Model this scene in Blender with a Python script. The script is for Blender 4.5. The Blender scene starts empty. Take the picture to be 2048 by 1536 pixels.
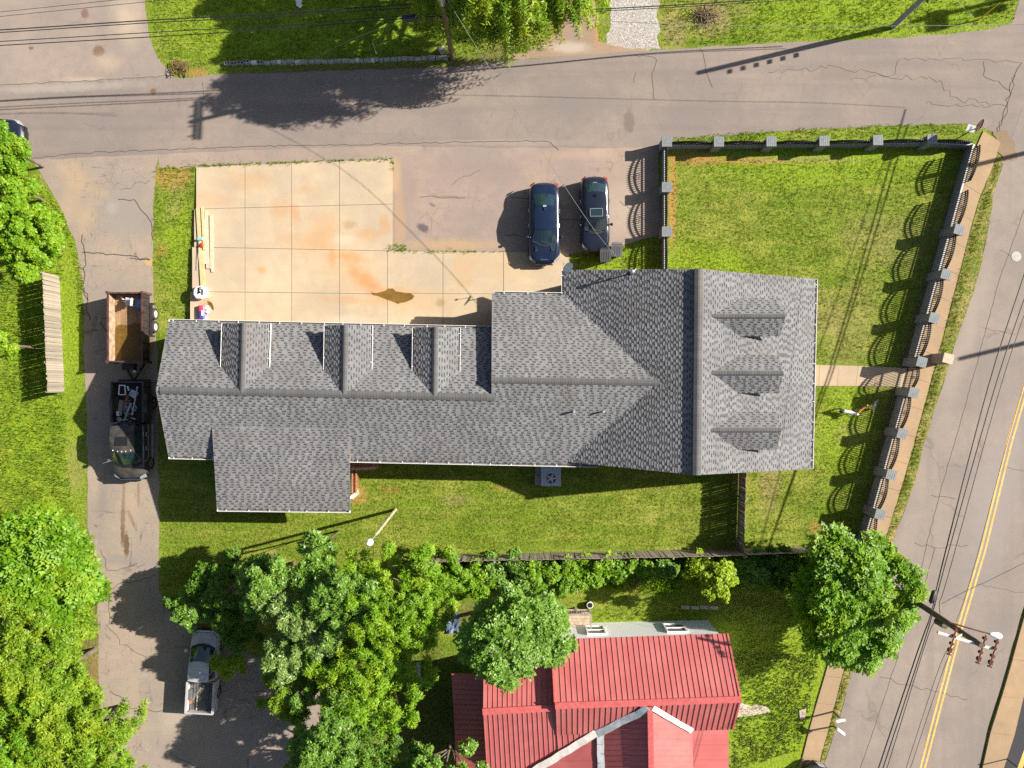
import bpy, bmesh, math, random
import numpy as np
from mathutils import Vector, Matrix

sc = bpy.context.scene
COL = sc.collection
rnd = random.Random(7)

# ------------------------------------------------------------------ camera, sky, sun, exposure
CAM_H = 44.5            # drone height in metres
FPX = 1447.0            # focal length in photo pixels (2048 wide)
cam_d = bpy.data.cameras.new("camera")
cam_d.sensor_width = 36.0
cam_d.lens = FPX / 2048.0 * 36.0
cam_d.clip_end = 2000.0
cam = bpy.data.objects.new("camera", cam_d)
cam.location = (0, 0, CAM_H)
COL.objects.link(cam)
sc.camera = cam

SUN_TAN = 0.595
SUN_EL = math.atan(SUN_TAN)
SUN_DIR = Vector((0.972 * math.cos(SUN_EL), 0.236 * math.cos(SUN_EL), math.sin(SUN_EL))).normalized()
world = bpy.data.worlds.new("World")
sc.world = world
world.use_nodes = True
wn = world.node_tree
wn.nodes.clear()
sky = wn.nodes.new("ShaderNodeTexSky")
sky.sky_type = 'NISHITA'
sky.sun_disc = False
sky.sun_elevation = SUN_EL
sky.sun_rotation = math.atan2(SUN_DIR.x, SUN_DIR.y)
sky.air_density = 1.0
sky.dust_density = 1.5
hs = wn.nodes.new("ShaderNodeHueSaturation")
hs.inputs['Saturation'].default_value = 0.9
bg = wn.nodes.new("ShaderNodeBackground")
bg.inputs['Strength'].default_value = 0.05
wo = wn.nodes.new("ShaderNodeOutputWorld")
wn.links.new(sky.outputs[0], hs.inputs['Color'])
wn.links.new(hs.outputs[0], bg.inputs['Color'])
wn.links.new(bg.outputs[0], wo.inputs['Surface'])

sun_d = bpy.data.lights.new("sun", 'SUN')
sun_d.energy = 5.0
sun_d.angle = math.radians(0.5)
sun_d.color = (1.0, 0.93, 0.82)
sun = bpy.data.objects.new("sun", sun_d)
sun.rotation_euler = SUN_DIR.to_track_quat('Z', 'Y').to_euler()
sun.location = (30, 8, 60)
COL.objects.link(sun)

sc.view_settings.view_transform = 'Standard'
sc.view_settings.look = 'None'
sc.view_settings.exposure = 1.18
sc.view_settings.gamma = 1.0
sc.view_settings.use_curve_mapping = False
sc.render.engine = 'CYCLES'
sc.cycles.max_bounces = 6
sc.cycles.transparent_max_bounces = 6
sc.cycles.use_denoising = False

# ------------------------------------------------------------------ helpers
M0 = CAM_H / FPX        # metres per photo pixel on the ground


def P(px, py, h=0.0):
    """world point at height h that the photograph shows at pixel (px, py)"""
    k = (CAM_H - h) / FPX
    return Vector(((px - 1024) * k, -(py - 768) * k, h))


class MB:
    def __init__(s):
        s.v = []
        s.f = []
        s.m = []

    def add(s, vs, fs, mi=0):
        o = len(s.v)
        s.v.extend([tuple(v) for v in vs])
        for f in fs:
            s.f.append(tuple(i + o for i in f))
            s.m.append(mi)

    def quad(s, a, b, c, d, mi=0):
        s.add([a, b, c, d], [(0, 1, 2, 3)], mi)

    def box(s, lo, hi, mi=0):
        x0, y0, z0 = lo
        x1, y1, z1 = hi
        s.add([(x0, y0, z0), (x1, y0, z0), (x1, y1, z0), (x0, y1, z0), (x0, y0, z1), (x1, y0, z1), (x1, y1, z1), (x0, y1, z1)],
              [(3, 2, 1, 0), (4, 5, 6, 7), (0, 1, 5, 4), (1, 2, 6, 5), (2, 3, 7, 6), (3, 0, 4, 7)], mi)

    def obox(s, c, ax, ay, az, mi=0):
        """oriented box from its centre and three half axes"""
        c, ax, ay, az = Vector(c), Vector(ax), Vector(ay), Vector(az)
        vs = [c + i * ax + j * ay + k * az for k in (-1, 1) for (i, j) in ((-1, -1), (1, -1), (1, 1), (-1, 1))]
        s.add(vs, [(3, 2, 1, 0), (4, 5, 6, 7), (0, 1, 5, 4), (1, 2, 6, 5), (2, 3, 7, 6), (3, 0, 4, 7)], mi)

    def bar(s, a, b, w, h, mi=0, up=(0, 0, 1)):
        a, b = Vector(a), Vector(b)
        d = (b - a)
        L = d.length
        d.normalize()
        u = Vector(up)
        if abs(d.dot(u)) > 0.98:
            u = Vector((1, 0, 0))
        sd = d.cross(u).normalized()
        u = sd.cross(d).normalized()
        s.obox((a + b) / 2, d * L / 2, sd * w / 2, u * h / 2, mi)

    def prism(s, poly, z0, z1, mi=0):
        """poly: list of (x, y) counter-clockwise or not"""
        n = len(poly)
        area = sum(poly[i][0] * poly[(i + 1) % n][1] - poly[(i + 1) % n][0] * poly[i][1] for i in range(n))
        if area < 0:
            poly = poly[::-1]
        vs = [(p[0], p[1], z0) for p in poly] + [(p[0], p[1], z1) for p in poly]
        fs = [tuple(range(n))[::-1], tuple(range(n, 2 * n))] + [(i, (i + 1) % n, n + (i + 1) % n, n + i) for i in range(n)]
        s.add(vs, fs, mi)

    def sheet(s, pts, mi=0):
        n = len(pts)
        area = sum(pts[i][0] * pts[(i + 1) % n][1] - pts[(i + 1) % n][0] * pts[i][1] for i in range(n))
        if area < 0:
            pts = pts[::-1]
        s.add(pts, [tuple(range(n))], mi)

    def tube(s, pts, r, n=6, mi=0, caps=True):
        pts = [Vector(p) for p in pts]
        rs = r if isinstance(r, (list, tuple)) else [r] * len(pts)
        ring = []
        ref = None
        for i, p in enumerate(pts):
            d = (pts[min(i + 1, len(pts) - 1)] - pts[max(i - 1, 0)])
            if d.length < 1e-9:
                d = Vector((0, 0, 1))
            d.normalize()
            if ref is None:
                ref = Vector((0, 0, 1)) if abs(d.z) < 0.9 else Vector((1, 0, 0))
            a = d.cross(ref).normalized()
            b = a.cross(d).normalized()
            ref = b
            ring.append([p + rs[i] * (math.cos(2 * math.pi * k / n) * a + math.sin(2 * math.pi * k / n) * b) for k in range(n)])
        vs = [v for rr in ring for v in rr]
        fs = []
        for i in range(len(pts) - 1):
            for k in range(n):
                k2 = (k + 1) % n
                fs.append((i * n + k, i * n + k2, (i + 1) * n + k2, (i + 1) * n + k))
        if caps:
            fs.append(tuple(range(n))[::-1])
            fs.append(tuple((len(pts) - 1) * n + k for k in range(n)))
        s.add(vs, fs, mi)

    def cyl(s, c, r, z0, z1, n=16, mi=0, r2=None):
        r2 = r if r2 is None else r2
        vs = [(c[0] + r * math.cos(2 * math.pi * k / n), c[1] + r * math.sin(2 * math.pi * k / n), z0) for k in range(n)]
        vs += [(c[0] + r2 * math.cos(2 * math.pi * k / n), c[1] + r2 * math.sin(2 * math.pi * k / n), z1) for k in range(n)]
        fs = [tuple(range(n))[::-1], tuple(range(n, 2 * n))] + [(k, (k + 1) % n, n + (k + 1) % n, n + k) for k in range(n)]
        s.add(vs, fs, mi)

    def dome(s, c, r, rz, n=14, m=6, mi=0, full=False):
        vs, fs = [], []
        lo = -m if full else 0
        rows = list(range(lo, m))
        for j in rows:
            a = math.pi / 2 * j / m
            for k in range(n):
                t = 2 * math.pi * k / n
                vs.append((c[0] + r * math.cos(a) * math.cos(t), c[1] + r * math.cos(a) * math.sin(t), c[2] + rz * math.sin(a)))
        top = len(vs)
        vs.append((c[0], c[1], c[2] + rz))
        for j in range(len(rows) - 1):
            for k in range(n):
                k2 = (k + 1) % n
                fs.append((j * n + k, j * n + k2, (j + 1) * n + k2, (j + 1) * n + k))
        j = len(rows) - 1
        for k in range(n):
            fs.append((j * n + k, j * n + (k + 1) % n, top))
        s.add(vs, fs, mi)

    def loft(s, rings, closed=True, mi=0, caps=True):
        n = len(rings[0])
        vs = [v for r in rings for v in r]
        fs = []
        for i in range(len(rings) - 1):
            for k in range(n if closed else n - 1):
                k2 = (k + 1) % n
                fs.append((i * n + k, i * n + k2, (i + 1) * n + k2, (i + 1) * n + k))
        if caps:
            fs.append(tuple(range(n))[::-1])
            fs.append(tuple((len(rings) - 1) * n + k for k in range(n)))
        s.add(vs, fs, mi)


OFF = {}                # world location of a thing, for parts given in world coordinates
VISMATS = {}


def mesh_from(mb, name, mats, smooth=False, off=(0, 0, 0)):
    me = bpy.data.meshes.new(name)
    o = Vector(off)
    me.from_pydata([Vector(v) - o for v in mb.v], [], mb.f)
    if not isinstance(mats, (list, tuple)):
        mats = [mats]
    for m in mats:
        me.materials.append(m)
    if len(mats) > 1:
        me.polygons.foreach_set("material_index", mb.m)
    if smooth:
        me.polygons.foreach_set("use_smooth", [True] * len(mb.f))
        try:
            me.set_sharp_from_angle(angle=math.radians(42))
        except Exception:
            pass
    me.update()
    return me


def obj(name, mb, mats, parent=None, smooth=False, world=True, kind=None, label=None):
    off = OFF.get(parent.name, Vector((0, 0, 0))) if (parent is not None and world) else Vector((0, 0, 0))
    me = mesh_from(mb, name, mats, smooth, off)
    o = bpy.data.objects.new(name, me)
    COL.objects.link(o)
    if parent is not None:
        o.parent = parent
        OFF[o.name] = OFF.get(parent.name, Vector((0, 0, 0)))
    else:
        OFF[o.name] = Vector((0, 0, 0))
    if kind:
        o["kind"] = kind
    if label:
        o["label"] = label
    return o


def link_mesh(name, me, parent=None, mw=None):
    o = bpy.data.objects.new(name, me)
    COL.objects.link(o)
    if parent is not None:
        o.parent = parent
        OFF[o.name] = OFF.get(parent.name, Vector((0, 0, 0)))
    if mw is not None:
        o.matrix_local = mw
    return o


def thing(name, label, cat, loc=(0, 0, 0), rz=0.0, group=None):
    o = bpy.data.objects.new(name, None)
    o.empty_display_size = 0.3
    COL.objects.link(o)
    o.location = loc
    o.rotation_euler = (0, 0, rz)
    o["label"] = label
    o["category"] = cat
    if group:
        o["group"] = group
    OFF[o.name] = Vector(loc)
    return o


def tag(o, label, cat, group=None):
    o["label"] = label
    o["category"] = cat
    if group:
        o["group"] = group
    return o


def centred(mb, name, mats, label, cat, group=None, smooth=False):
    """one-mesh thing whose origin sits at its base"""
    xs = [v[0] for v in mb.v]
    ys = [v[1] for v in mb.v]
    zs = [v[2] for v in mb.v]
    c = Vector(((min(xs) + max(xs)) / 2, (min(ys) + max(ys)) / 2, min(zs)))
    me = mesh_from(mb, name, mats, smooth, c)
    o = bpy.data.objects.new(name, me)
    o.location = c
    COL.objects.link(o)
    return tag(o, label, cat, group)


def struct(name, mb, mats, smooth=False):
    o = obj(name, mb, mats, None, smooth)
    o["kind"] = "structure"
    return o


# ------------------------------------------------------------------ materials
class NT:
    def __init__(s, name):
        s.mat = bpy.data.materials.new(name)
        s.mat.use_nodes = True
        s.t = s.mat.node_tree
        s.b = s.t.nodes["Principled BSDF"]
        s.out = s.t.nodes["Material Output"]
        s.co = None

    def n(s, kind, **kw):
        nd = s.t.nodes.new(kind)
        for k, v in kw.items():
            setattr(nd, k, v)
        return nd

    def link(s, a, b):
        s.t.links.new(a, b)

    def coord(s):
        if s.co is None:
            s.co = s.n("ShaderNodeTexCoord").outputs['Object']
        return s.co

    def scaled(s, sx, sy, sz, rot=0.0):
        m = s.n("ShaderNodeMapping")
        m.inputs['Scale'].default_value = (sx, sy, sz)
        m.inputs['Rotation'].default_value = (0, 0, rot)
        s.link(s.coord(), m.inputs['Vector'])
        return m.outputs[0]

    def noise(s, scale, detail=3.0, rough=0.55, vec=None, dist=0.0):
        nd = s.n("ShaderNodeTexNoise")
        nd.inputs['Scale'].default_value = scale
        nd.inputs['Detail'].default_value = detail
        nd.inputs['Roughness'].default_value = rough
        nd.inputs['Distortion'].default_value = dist
        s.link(vec if vec is not None else s.coord(), nd.inputs['Vector'])
        return nd.outputs['Fac']

    def ramp(s, fac, lo, hi, a=0.0, b=1.0, smooth=True):
        nd = s.n("ShaderNodeMapRange")
        nd.interpolation_type = 'SMOOTHSTEP' if smooth else 'LINEAR'
        nd.inputs['From Min'].default_value = lo
        nd.inputs['From Max'].default_value = hi
        nd.inputs['To Min'].default_value = a
        nd.inputs['To Max'].default_value = b
        s.link(fac, nd.inputs['Value'])
        return nd.outputs[0]

    def math(s, op, a, b=None):
        nd = s.n("ShaderNodeMath", operation=op)
        for i, x in enumerate((a, b)):
            if x is None:
                continue
            if isinstance(x, (int, float)):
                nd.inputs[i].default_value = x
            else:
                s.link(x, nd.inputs[i])
        return nd.outputs[0]

    def mix(s, fac, a, b, blend='MIX'):
        nd = s.n("ShaderNodeMix", data_type='RGBA', blend_type=blend)
        for i, x in ((0, fac), (6, a), (7, b)):
            if isinstance(x, (int, float)):
                nd.inputs[i].default_value = x
            elif isinstance(x, (tuple, list)):
                nd.inputs[i].default_value = (x[0], x[1], x[2], 1)
            else:
                s.link(x, nd.inputs[i])
        return nd.outputs[2]

    def island(s):
        return s.n("ShaderNodeNewGeometry").outputs['Random Per Island']

    def objrand(s):
        return s.n("ShaderNodeObjectInfo").outputs['Random']

    def blob(s, px, py, rx, ry, rot=0.0, soft=0.5, wob=0.35, wscale=1.2):
        """1 inside an uneven ellipse on the ground at a photo pixel; radii in photo pixels"""
        c = P(px, py)
        m = s.n("ShaderNodeMapping", vector_type='TEXTURE')
        m.inputs['Location'].default_value = (c.x, c.y, 0)
        m.inputs['Rotation'].default_value = (0, 0, -rot)
        m.inputs['Scale'].default_value = (rx * M0, ry * M0, 1e4)
        s.link(s.coord(), m.inputs['Vector'])
        ln = s.n("ShaderNodeVectorMath", operation='LENGTH')
        s.link(m.outputs[0], ln.inputs[0])
        nz = s.noise(wscale, 4.0, 0.6)
        d = s.math('ADD', ln.outputs['Value'], s.math('MULTIPLY', s.math('SUBTRACT', nz, 0.5), wob * 2))
        return s.ramp(d, 1.0 - soft, 1.0 + soft * 0.3, 1.0, 0.0)

    def color(s, c):
        if isinstance(c, (tuple, list)):
            s.b.inputs['Base Color'].default_value = (c[0], c[1], c[2], 1)
        else:
            s.link(c, s.b.inputs['Base Color'])

    def bump(s, h, strength=0.3, dist=0.02):
        nd = s.n("ShaderNodeBump")
        nd.inputs['Strength'].default_value = strength
        nd.inputs['Distance'].default_value = dist
        s.link(h, nd.inputs['Height'])
        s.link(nd.outputs[0], s.b.inputs['Normal'])
        return nd

    def done(s, rough=0.8, metal=0.0, spec=None, coat=0.0):
        s.b.inputs['Roughness'].default_value = rough
        s.b.inputs['Metallic'].default_value = metal
        if spec is not None:
            s.b.inputs['Specular IOR Level'].default_value = spec
        if coat:
            s.b.inputs['Coat Weight'].default_value = coat
            s.b.inputs['Coat Roughness'].default_value = 0.03
        return s.mat


def simple(name, c, rough=0.6, metal=0.0, spec=None, coat=0.0, var=0.15, scale=6.0, bump=0.0, bscale=None):
    """a plain material with a little grain"""
    t = NT(name)
    nz = t.noise(scale, 4.0, 0.6)
    d = tuple(x * (1 - var) for x in c)
    l = tuple(min(1, x * (1 + var)) for x in c)
    t.color(t.mix(t.ramp(nz, 0.3, 0.7), d, l))
    if bump:
        t.bump(t.noise(bscale or scale * 4, 3.0), bump, 0.01)
    return t.done(rough, metal, spec, coat)
# ------------------------------------------------------------------ ground materials
def grass_mat(name, lush, dry, dirt_shade_blobs=(), lush_blobs=(), dark=0.0):
    t = NT(name)
    big = t.noise(0.16, 4.0, 0.6)
    mid = t.noise(0.9, 5.0, 0.65)
    fine = t.noise(6.5, 3.0, 0.7)
    vfine = t.noise(19.0, 2.0, 0.6)
    streak = t.noise(1.0, 3.0, 0.6, t.scaled(0.25, 2.2, 1, 0.12))
    yel = t.math('ADD', t.math('MULTIPLY', t.ramp(big, 0.38, 0.68), 0.6), t.math('MULTIPLY', t.ramp(streak, 0.40, 0.66), 0.7))
    base = t.mix(t.math('MINIMUM', yel, 1.0), lush, dry)
    base = t.mix(t.ramp(mid, 0.3, 0.66, 0.6, 0.0), base, tuple(c * 0.62 for c in lush))
    clump = t.math('ADD', t.math('MULTIPLY', fine, 0.65), t.math('MULTIPLY', vfine, 0.35))
    base = t.mix(t.ramp(clump, 0.36, 0.52, 0.85, 0.0), base, tuple(c * 0.34 for c in lush))
    base = t.mix(t.ramp(clump, 0.52, 0.68, 0.0, 0.6), base, (dry[0] * 1.15, dry[1] * 1.25, dry[2] * 1.2))
    for (px, py, rx, ry, rot) in lush_blobs:
        base = t.mix(t.math('MULTIPLY', t.blob(px, py, rx, ry, rot, 0.6, 0.4, 0.5), 0.7), base,
                     t.mix(t.ramp(clump, 0.36, 0.62), (0.09, 0.18, 0.006), (0.265, 0.365, 0.018)))
    for (px, py, rx, ry, rot, col, amt) in dirt_shade_blobs:
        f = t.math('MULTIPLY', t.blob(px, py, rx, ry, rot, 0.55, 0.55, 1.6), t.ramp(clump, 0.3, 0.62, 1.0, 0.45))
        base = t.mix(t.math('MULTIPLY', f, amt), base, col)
    t.color(base)
    t.bump(t.math('ADD', clump, t.math('MULTIPLY', mid, 0.5)), 0.9, 0.10)
    return t.done(0.9, 0, 0.15)


CLAY = (0.42, 0.20, 0.075)
TAN = (0.30, 0.22, 0.11)
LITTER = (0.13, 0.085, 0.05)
LUSH = (0.130, 0.208, 0.013)
DRY = (0.268, 0.282, 0.05)

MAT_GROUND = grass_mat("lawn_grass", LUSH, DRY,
    dirt_shade_blobs=[(345, 350, 45, 35, 0, CLAY, 1.0), (325, 500, 14, 16, 0, CLAY, .9), (350, 400, 22, 60, .2, TAN, .55),
                (1390, 320, 60, 14, 0, CLAY, 1), (1345, 400, 10, 110, 0, CLAY, 1), (1500, 322, 90, 8, 0, CLAY, .9), (1600, 320, 140, 7, 0, TAN, .8),
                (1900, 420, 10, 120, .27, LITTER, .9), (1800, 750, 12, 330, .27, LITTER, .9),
                (1540, 960, 26, 40, .2, TAN, .8), (1540, 1000, 26, 40, .2, TAN, .5), (715, 990, 22, 22, 0, CLAY, .8), (1480, 960, 26, 16, 0, CLAY, .5),
                (780, 980, 26, 10, .2, CLAY, .5), (910, 1000, 40, 12, 0, TAN, .6), (1000, 975, 28, 8, 0, CLAY, .5), (545, 1105, 12, 9, 0, TAN, .8),
                (1700, 870, 40, 30, 0, TAN, .4), (1640, 1060, 28, 20, .5, CLAY, .7), (1700, 650, 60, 110, .3, TAN, .42), (1640, 620, 40, 70, -.5, TAN, .5),
                (1780, 480, 110, 60, .2, TAN, .42), (1490, 850, 40, 14, 0, TAN, .2),
                (1150, 95, 50, 28, 0, TAN, 1), (1125, 60, 26, 60, 0, CLAY, .7), (1350, 55, 32, 44, 0, TAN, 1), (1420, 45, 50, 34, 0, TAN, .95), (1440, 20, 80, 22, 0, TAN, .6),
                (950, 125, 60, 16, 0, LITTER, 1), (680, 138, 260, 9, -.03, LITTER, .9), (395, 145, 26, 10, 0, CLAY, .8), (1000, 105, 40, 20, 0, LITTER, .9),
                (180, 1230, 22, 180, 0, LITTER, .9), (195, 1350, 20, 50, 0, (.26, .15, .08), .8), (150, 940, 26, 60, 0, TAN, .5), (105, 350, 20, 30, .6, TAN, .7),
                (1290, 1150, 46, 22, 0, TAN, .8), (1360, 1140, 60, 16, 0, TAN, .7), (960, 1160, 60, 18, 0, CLAY, .6), (1240, 1175, 90, 8, 0, CLAY, .8),
                (850, 1420, 100, 150, 0, (.03, .03, .012), 1.0), (950, 1240, 60, 40, 0, LITTER, .9), (420, 1230, 90, 60, 0, LITTER, .8), (1700, 1120, 30, 30, 0, TAN, .6)],  # near-black blob paints the deep yard shade behind the red house
    lush_blobs=[(70, 640, 130, 330, 0), (70, 980, 120, 190, 0), (1450, 1330, 420, 130, 0), (1560, 1480, 130, 120, 0), (600, 40, 340, 110, 0), (1750, 30, 330, 60, 0),
                (1420, 560, 140, 90, .3), (1690, 850, 60, 130, .2), (1640, 330, 280, 60, 0), (1230, 525, 70, 30, 0), (350, 470, 34, 120, 0)])

MAT_STRIP = grass_mat("verge_grass", (0.14, 0.18, 0.02), (0.36, 0.28, 0.11))


def asphalt_mat(name, c, blobs=(), grain=0.35, crack=0.3, stripes=None, warm=(1.06, 1.0, .92), crack_scale=0.35, scuff=0.0):
    t = NT(name)
    big = t.noise(0.22, 5.0, 0.62)
    mid = t.noise(1.7, 4.0, 0.6)
    fine = t.noise(14.0, 3.0, 0.75)
    base = t.mix(t.ramp(big, 0.32, 0.7), tuple(x * 0.84 for x in c), tuple(min(1, x * w * 1.06) for x, w in zip(c, warm)))
    base = t.mix(t.ramp(mid, 0.35, 0.7, 0.0, 0.35), base, tuple(x * 0.80 for x in c))
    if stripes:
        sx, sy, rot, amt = stripes
        st = t.noise(1.0, 3.0, 0.55, t.scaled(sx, sy, 1, rot))
        base = t.mix(t.ramp(st, 0.45, 0.7, 0.0, amt), base, (c[0] * .66, c[1] * .67, c[2] * .72))
    base = t.mix(t.ramp(fine, 0.33, 0.5, grain, 0.0), base, tuple(x * 0.55 for x in c))
    base = t.mix(t.ramp(fine, 0.55, 0.75, 0.0, grain), base, tuple(min(1, x * 1.35) for x in c))
    if crack:
        vo = t.n("ShaderNodeTexVoronoi", feature='DISTANCE_TO_EDGE')
        vo.inputs['Scale'].default_value = crack_scale
        wv = t.n("ShaderNodeVectorMath", operation='ADD')
        nz = t.n("ShaderNodeTexNoise")
        nz.inputs['Scale'].default_value = 1.2
        nz.inputs['Detail'].default_value = 4
        t.link(t.coord(), nz.inputs['Vector'])
        t.link(t.coord(), wv.inputs[0])
        t.link(nz.outputs['Color'], wv.inputs[1])
        t.link(wv.outputs[0], vo.inputs['Vector'])
        gate = t.ramp(t.noise(0.35, 2.0), 0.48, 0.62)
        base = t.mix(t.math('MULTIPLY', t.ramp(vo.outputs['Distance'], 0.004, 0.016, crack, 0.0), gate), base, tuple(x * 0.35 for x in c))
    if scuff:
        for (sx, sy, rt) in ((3.2, .5, 0.0), (.55, 2.6, .25), (2.2, .6, .7)):
            sn = t.noise(1.0, 4.0, 0.7, t.scaled(sx, sy, 1, rt), .8)
            gt = t.ramp(t.noise(.3 + sx * .05, 3.0), .42, .6)
            base = t.mix(t.math('MULTIPLY', t.ramp(sn, .60, .68, 0, scuff), gt), base, tuple(x * .38 for x in c))
            base = t.mix(t.math('MULTIPLY', t.ramp(sn, .30, .38, scuff * .5, 0), gt), base, tuple(min(1, x * 1.35) for x in c))
    for (px, py, rx, ry, rot, col, amt, soft) in blobs:
        f = t.blob(px, py, rx, ry, rot, soft, 0.62 if min(rx, ry) < 12 else 0.55, 4.5 if min(rx, ry) < 7 else (2.2 if min(rx, ry) < 20 else 1.1))
        base = t.mix(t.math('MULTIPLY', f, amt), base, col)
    t.color(base)
    t.bump(fine, 0.25, 0.01)
    return t.done(0.88, 0, 0.25)


SAND = (0.40, 0.29, 0.17)
OIL = (0.13, 0.09, 0.07)
MAT_STREET = asphalt_mat("old_asphalt", (0.245, 0.207, 0.187), crack=.2, scuff=.2, stripes=(0.05, 1.1, 0.035, 0.4), blobs=[
    (1258, 243, 12, 26, 0, (0.15, 0.125, 0.11), .8, .3), (200, 168, 12, 8, 0, (0.13, .11, .1), .8, .3), (135, 180, 8, 6, 0, (0.15, .13, .12), .7, .4),
    (307, 183, 7, 7, 0, (.16, .09, .05), .9, .4), (1160, 205, 130, 40, 0, (0.19, 0.165, 0.15), .7, .9), (1400, 225, 140, 20, 0, (0.19, .165, .15), .4, .9),
    (1680, 150, 90, 12, -.05, (.19, .155, .13), .6, .8), (250, 235, 300, 16, -.04, (0.19, .165, .15), .6, .9), (130, 175, 200, 12, -.05, (.33, .3, .27), .6, .8),
    (1000, 285, 200, 8, 0, (.3, .24, .2), .6, .8)])
MAT_AVENUE = asphalt_mat("avenue_asphalt", (0.255, 0.218, 0.195), stripes=(1.6, 0.05, -0.265, 0.3), blobs=[
    (1940, 640, 26, 200, .27, (.33, .27, .22), .5, .9), (1760, 1250, 26, 300, .27, (.33, .27, .22), .45, .9), (1990, 1000, 60, 260, .27, (.27, .235, .225), .6, .9)], crack_scale=0.18)
MAT_LOT = asphalt_mat("lot_paving", (0.285, 0.238, 0.21), scuff=.15, stripes=(0.05, .4, 0.1, 0.2), blobs=[
    (197, 102, 14, 12, 0, (.17, .11, .08), .95, .3), (170, 28, 10, 12, 0, (.16, .09, .07), .8, .6), (62, 96, 6, 4, 0, OIL, .8, .5), (225, 122, 8, 6, 0, OIL, .5, .6),
    (255, 40, 40, 60, 0, (.42, .34, .25), .8, .9), (215, 125, 36, 20, 0, (.38, .3, .22), .8, .9), (170, 160, 60, 8, 0, (.4, .32, .25), .6, .8)])
MAT_APRON = asphalt_mat("parking_asphalt", (0.30, 0.24, 0.208), crack=0.35, scuff=.3, blobs=[
    (845, 455, 14, 9, .5, (.1, .08, .085), .9, .5), (895, 495, 12, 4, .3, (.1, .08, .09), .8, .5), (800, 440, 14, 80, 0, (.38, .24, .14), .7, .8), (900, 490, 120, 14, 0, (.38, .26, .15), .8, .8),
    (790, 350, 14, 40, 0, (.4, .27, .16), .8, .6), (895, 394, 50, 4, .03, (.17, .14, .12), .5, .6), (865, 410, 8, 4, .4, (.14, .11, .1), .7, .5), (1150, 310, 80, 12, 0, (.36, .25, .19), .6, .9),
    (1200, 305, 22, 14, 0, (.36, .29, .22), .5, .7), (960, 340, 120, 40, 0, (.23, .18, .165), .5, .9), (1255, 420, 60, 80, 0, (.4, .33, .26), .5, .9), (820, 380, 24, 60, 0, (.23, .17, .15), .4, .8)], crack_scale=.5)
MAT_DRIVE = asphalt_mat("driveway_concrete", (0.30, 0.25, 0.21), grain=.5, crack=0.35, scuff=.75, crack_scale=0.55, blobs=[
    (150, 350, 50, 30, .9, SAND, .5, .95), (172, 440, 22, 46, .25, SAND, .55, .95), (200, 385, 26, 12, .3, SAND, .4, .9), (305, 525, 26, 8, .1, (.45, .29, .14), .9, .6), (140, 400, 30, 50, .4, SAND, .4, .95),
    (246, 1040, 5, 62, .02, (.12, .075, .04), .9, .4), (253, 1090, 6, 30, 0, (.12, .075, .04), .95, .3), (263, 1038, 4, 26, -.4, (.13, .085, .045), .85, .4), (277, 990, 3.5, 26, 0, (.15, .095, .045), .85, .4),
    (248, 985, 3.5, 24, 0, (.13, .08, .045), .85, .4), (262, 1000, 30, 70, 0, (.36, .28, .20), .55, .95), (205, 1000, 14, 60, .1, (.17, .15, .14), .45, .8),
    (240, 1120, 60, 14, 0, (.2, .18, .17), .6, .8), (250, 420, 46, 70, 0, (.25, .22, .2), .7, .7), (225, 415, 14, 16, 0, (.3, .28, .27), .6, .8), (265, 640, 40, 60, 0, (.3, .24, .16), .5, .8),
    (300, 690, 10, 24, 0, (.19, .14, .07), .8, .5), (360, 1440, 60, 40, 0, (.38, .32, .25), .5, .8), (255, 1400, 30, 60, .2, (.34, .28, .21), .5, .9), (195, 300, 80, 20, 0, (.35, .27, .19), .6, .9)])
MAT_WALK = asphalt_mat("sidewalk_concrete", (0.36, 0.255, 0.16), grain=.2, crack=0.2, warm=(1.05, 1, .93))
MAT_PATH = asphalt_mat("path_concrete", (0.44, 0.345, 0.24), grain=.15, crack=0)
RUST = (0.47, 0.20, 0.05)
MAT_PAD = asphalt_mat("pad_concrete", (0.465, 0.378, 0.27), grain=0.14, crack=0, warm=(1.04, 1.0, .93), blobs=[
    (735, 565, 64, 18, .72, RUST, .62, .95), (700, 513, 42, 12, .1, RUST, .55, .95), (664, 518, 11, 22, 0, RUST, .5, .8), (645, 465, 40, 50, .5, RUST, .38, .95), (700, 540, 80, 50, .6, RUST, .25, .98), (590, 430, 14, 26, -.2, RUST, .4, .95),
    (560, 420, 30, 26, 0, RUST, .3, .9), (600, 485, 60, 28, .3, RUST, .22, .9), (525, 540, 14, 9, .2, RUST, .5, .8), (700, 600, 90, 10, .05, RUST, .3, .9), (425, 400, 60, 20, 0, RUST, .2, .9),
    (500, 360, 60, 24, 0, RUST, .25, .9), (615, 380, 28, 10, 0, RUST, .25, .9), (735, 470, 30, 18, 0, RUST, .35, .8), (700, 450, 16, 10, 0, (.36, .24, .13), .7, .7), (770, 450, 14, 22, 0, RUST, .4, .8),
    (930, 530, 34, 40, .3, (.46, .30, .16), .5, .7), (1010, 530, 60, 34, .2, (.46, .31, .17), .4, .8), (880, 605, 12, 10, 0, (.2, .17, .13), .75, .7), (930, 565, 24, 14, 0, (.43, .28, .14), .5, .8),
    (790, 590, 46, 18, .1, RUST, .5, .8), (830, 600, 100, 30, 0, (.5, .32, .15), .4, .9), (690, 480, 30, 12, 0, (.53, .47, .38), .4, .7), (700, 640, 60, 12, 0, (.55, .48, .38), .4, .8), (415, 610, 14, 16, .3, (.34, .21, .1), .5, .6)])
MAT_MUD = simple("muddy_water", (0.17, 0.095, 0.022), 0.12, var=0.2, scale=2.0, spec=.4)
MAT_CRACK = simple("crack_fill", (0.07, 0.055, 0.045), 0.9)
MAT_SEAM = simple("seam_line", (0.15, 0.125, 0.105), 0.9)
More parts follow.
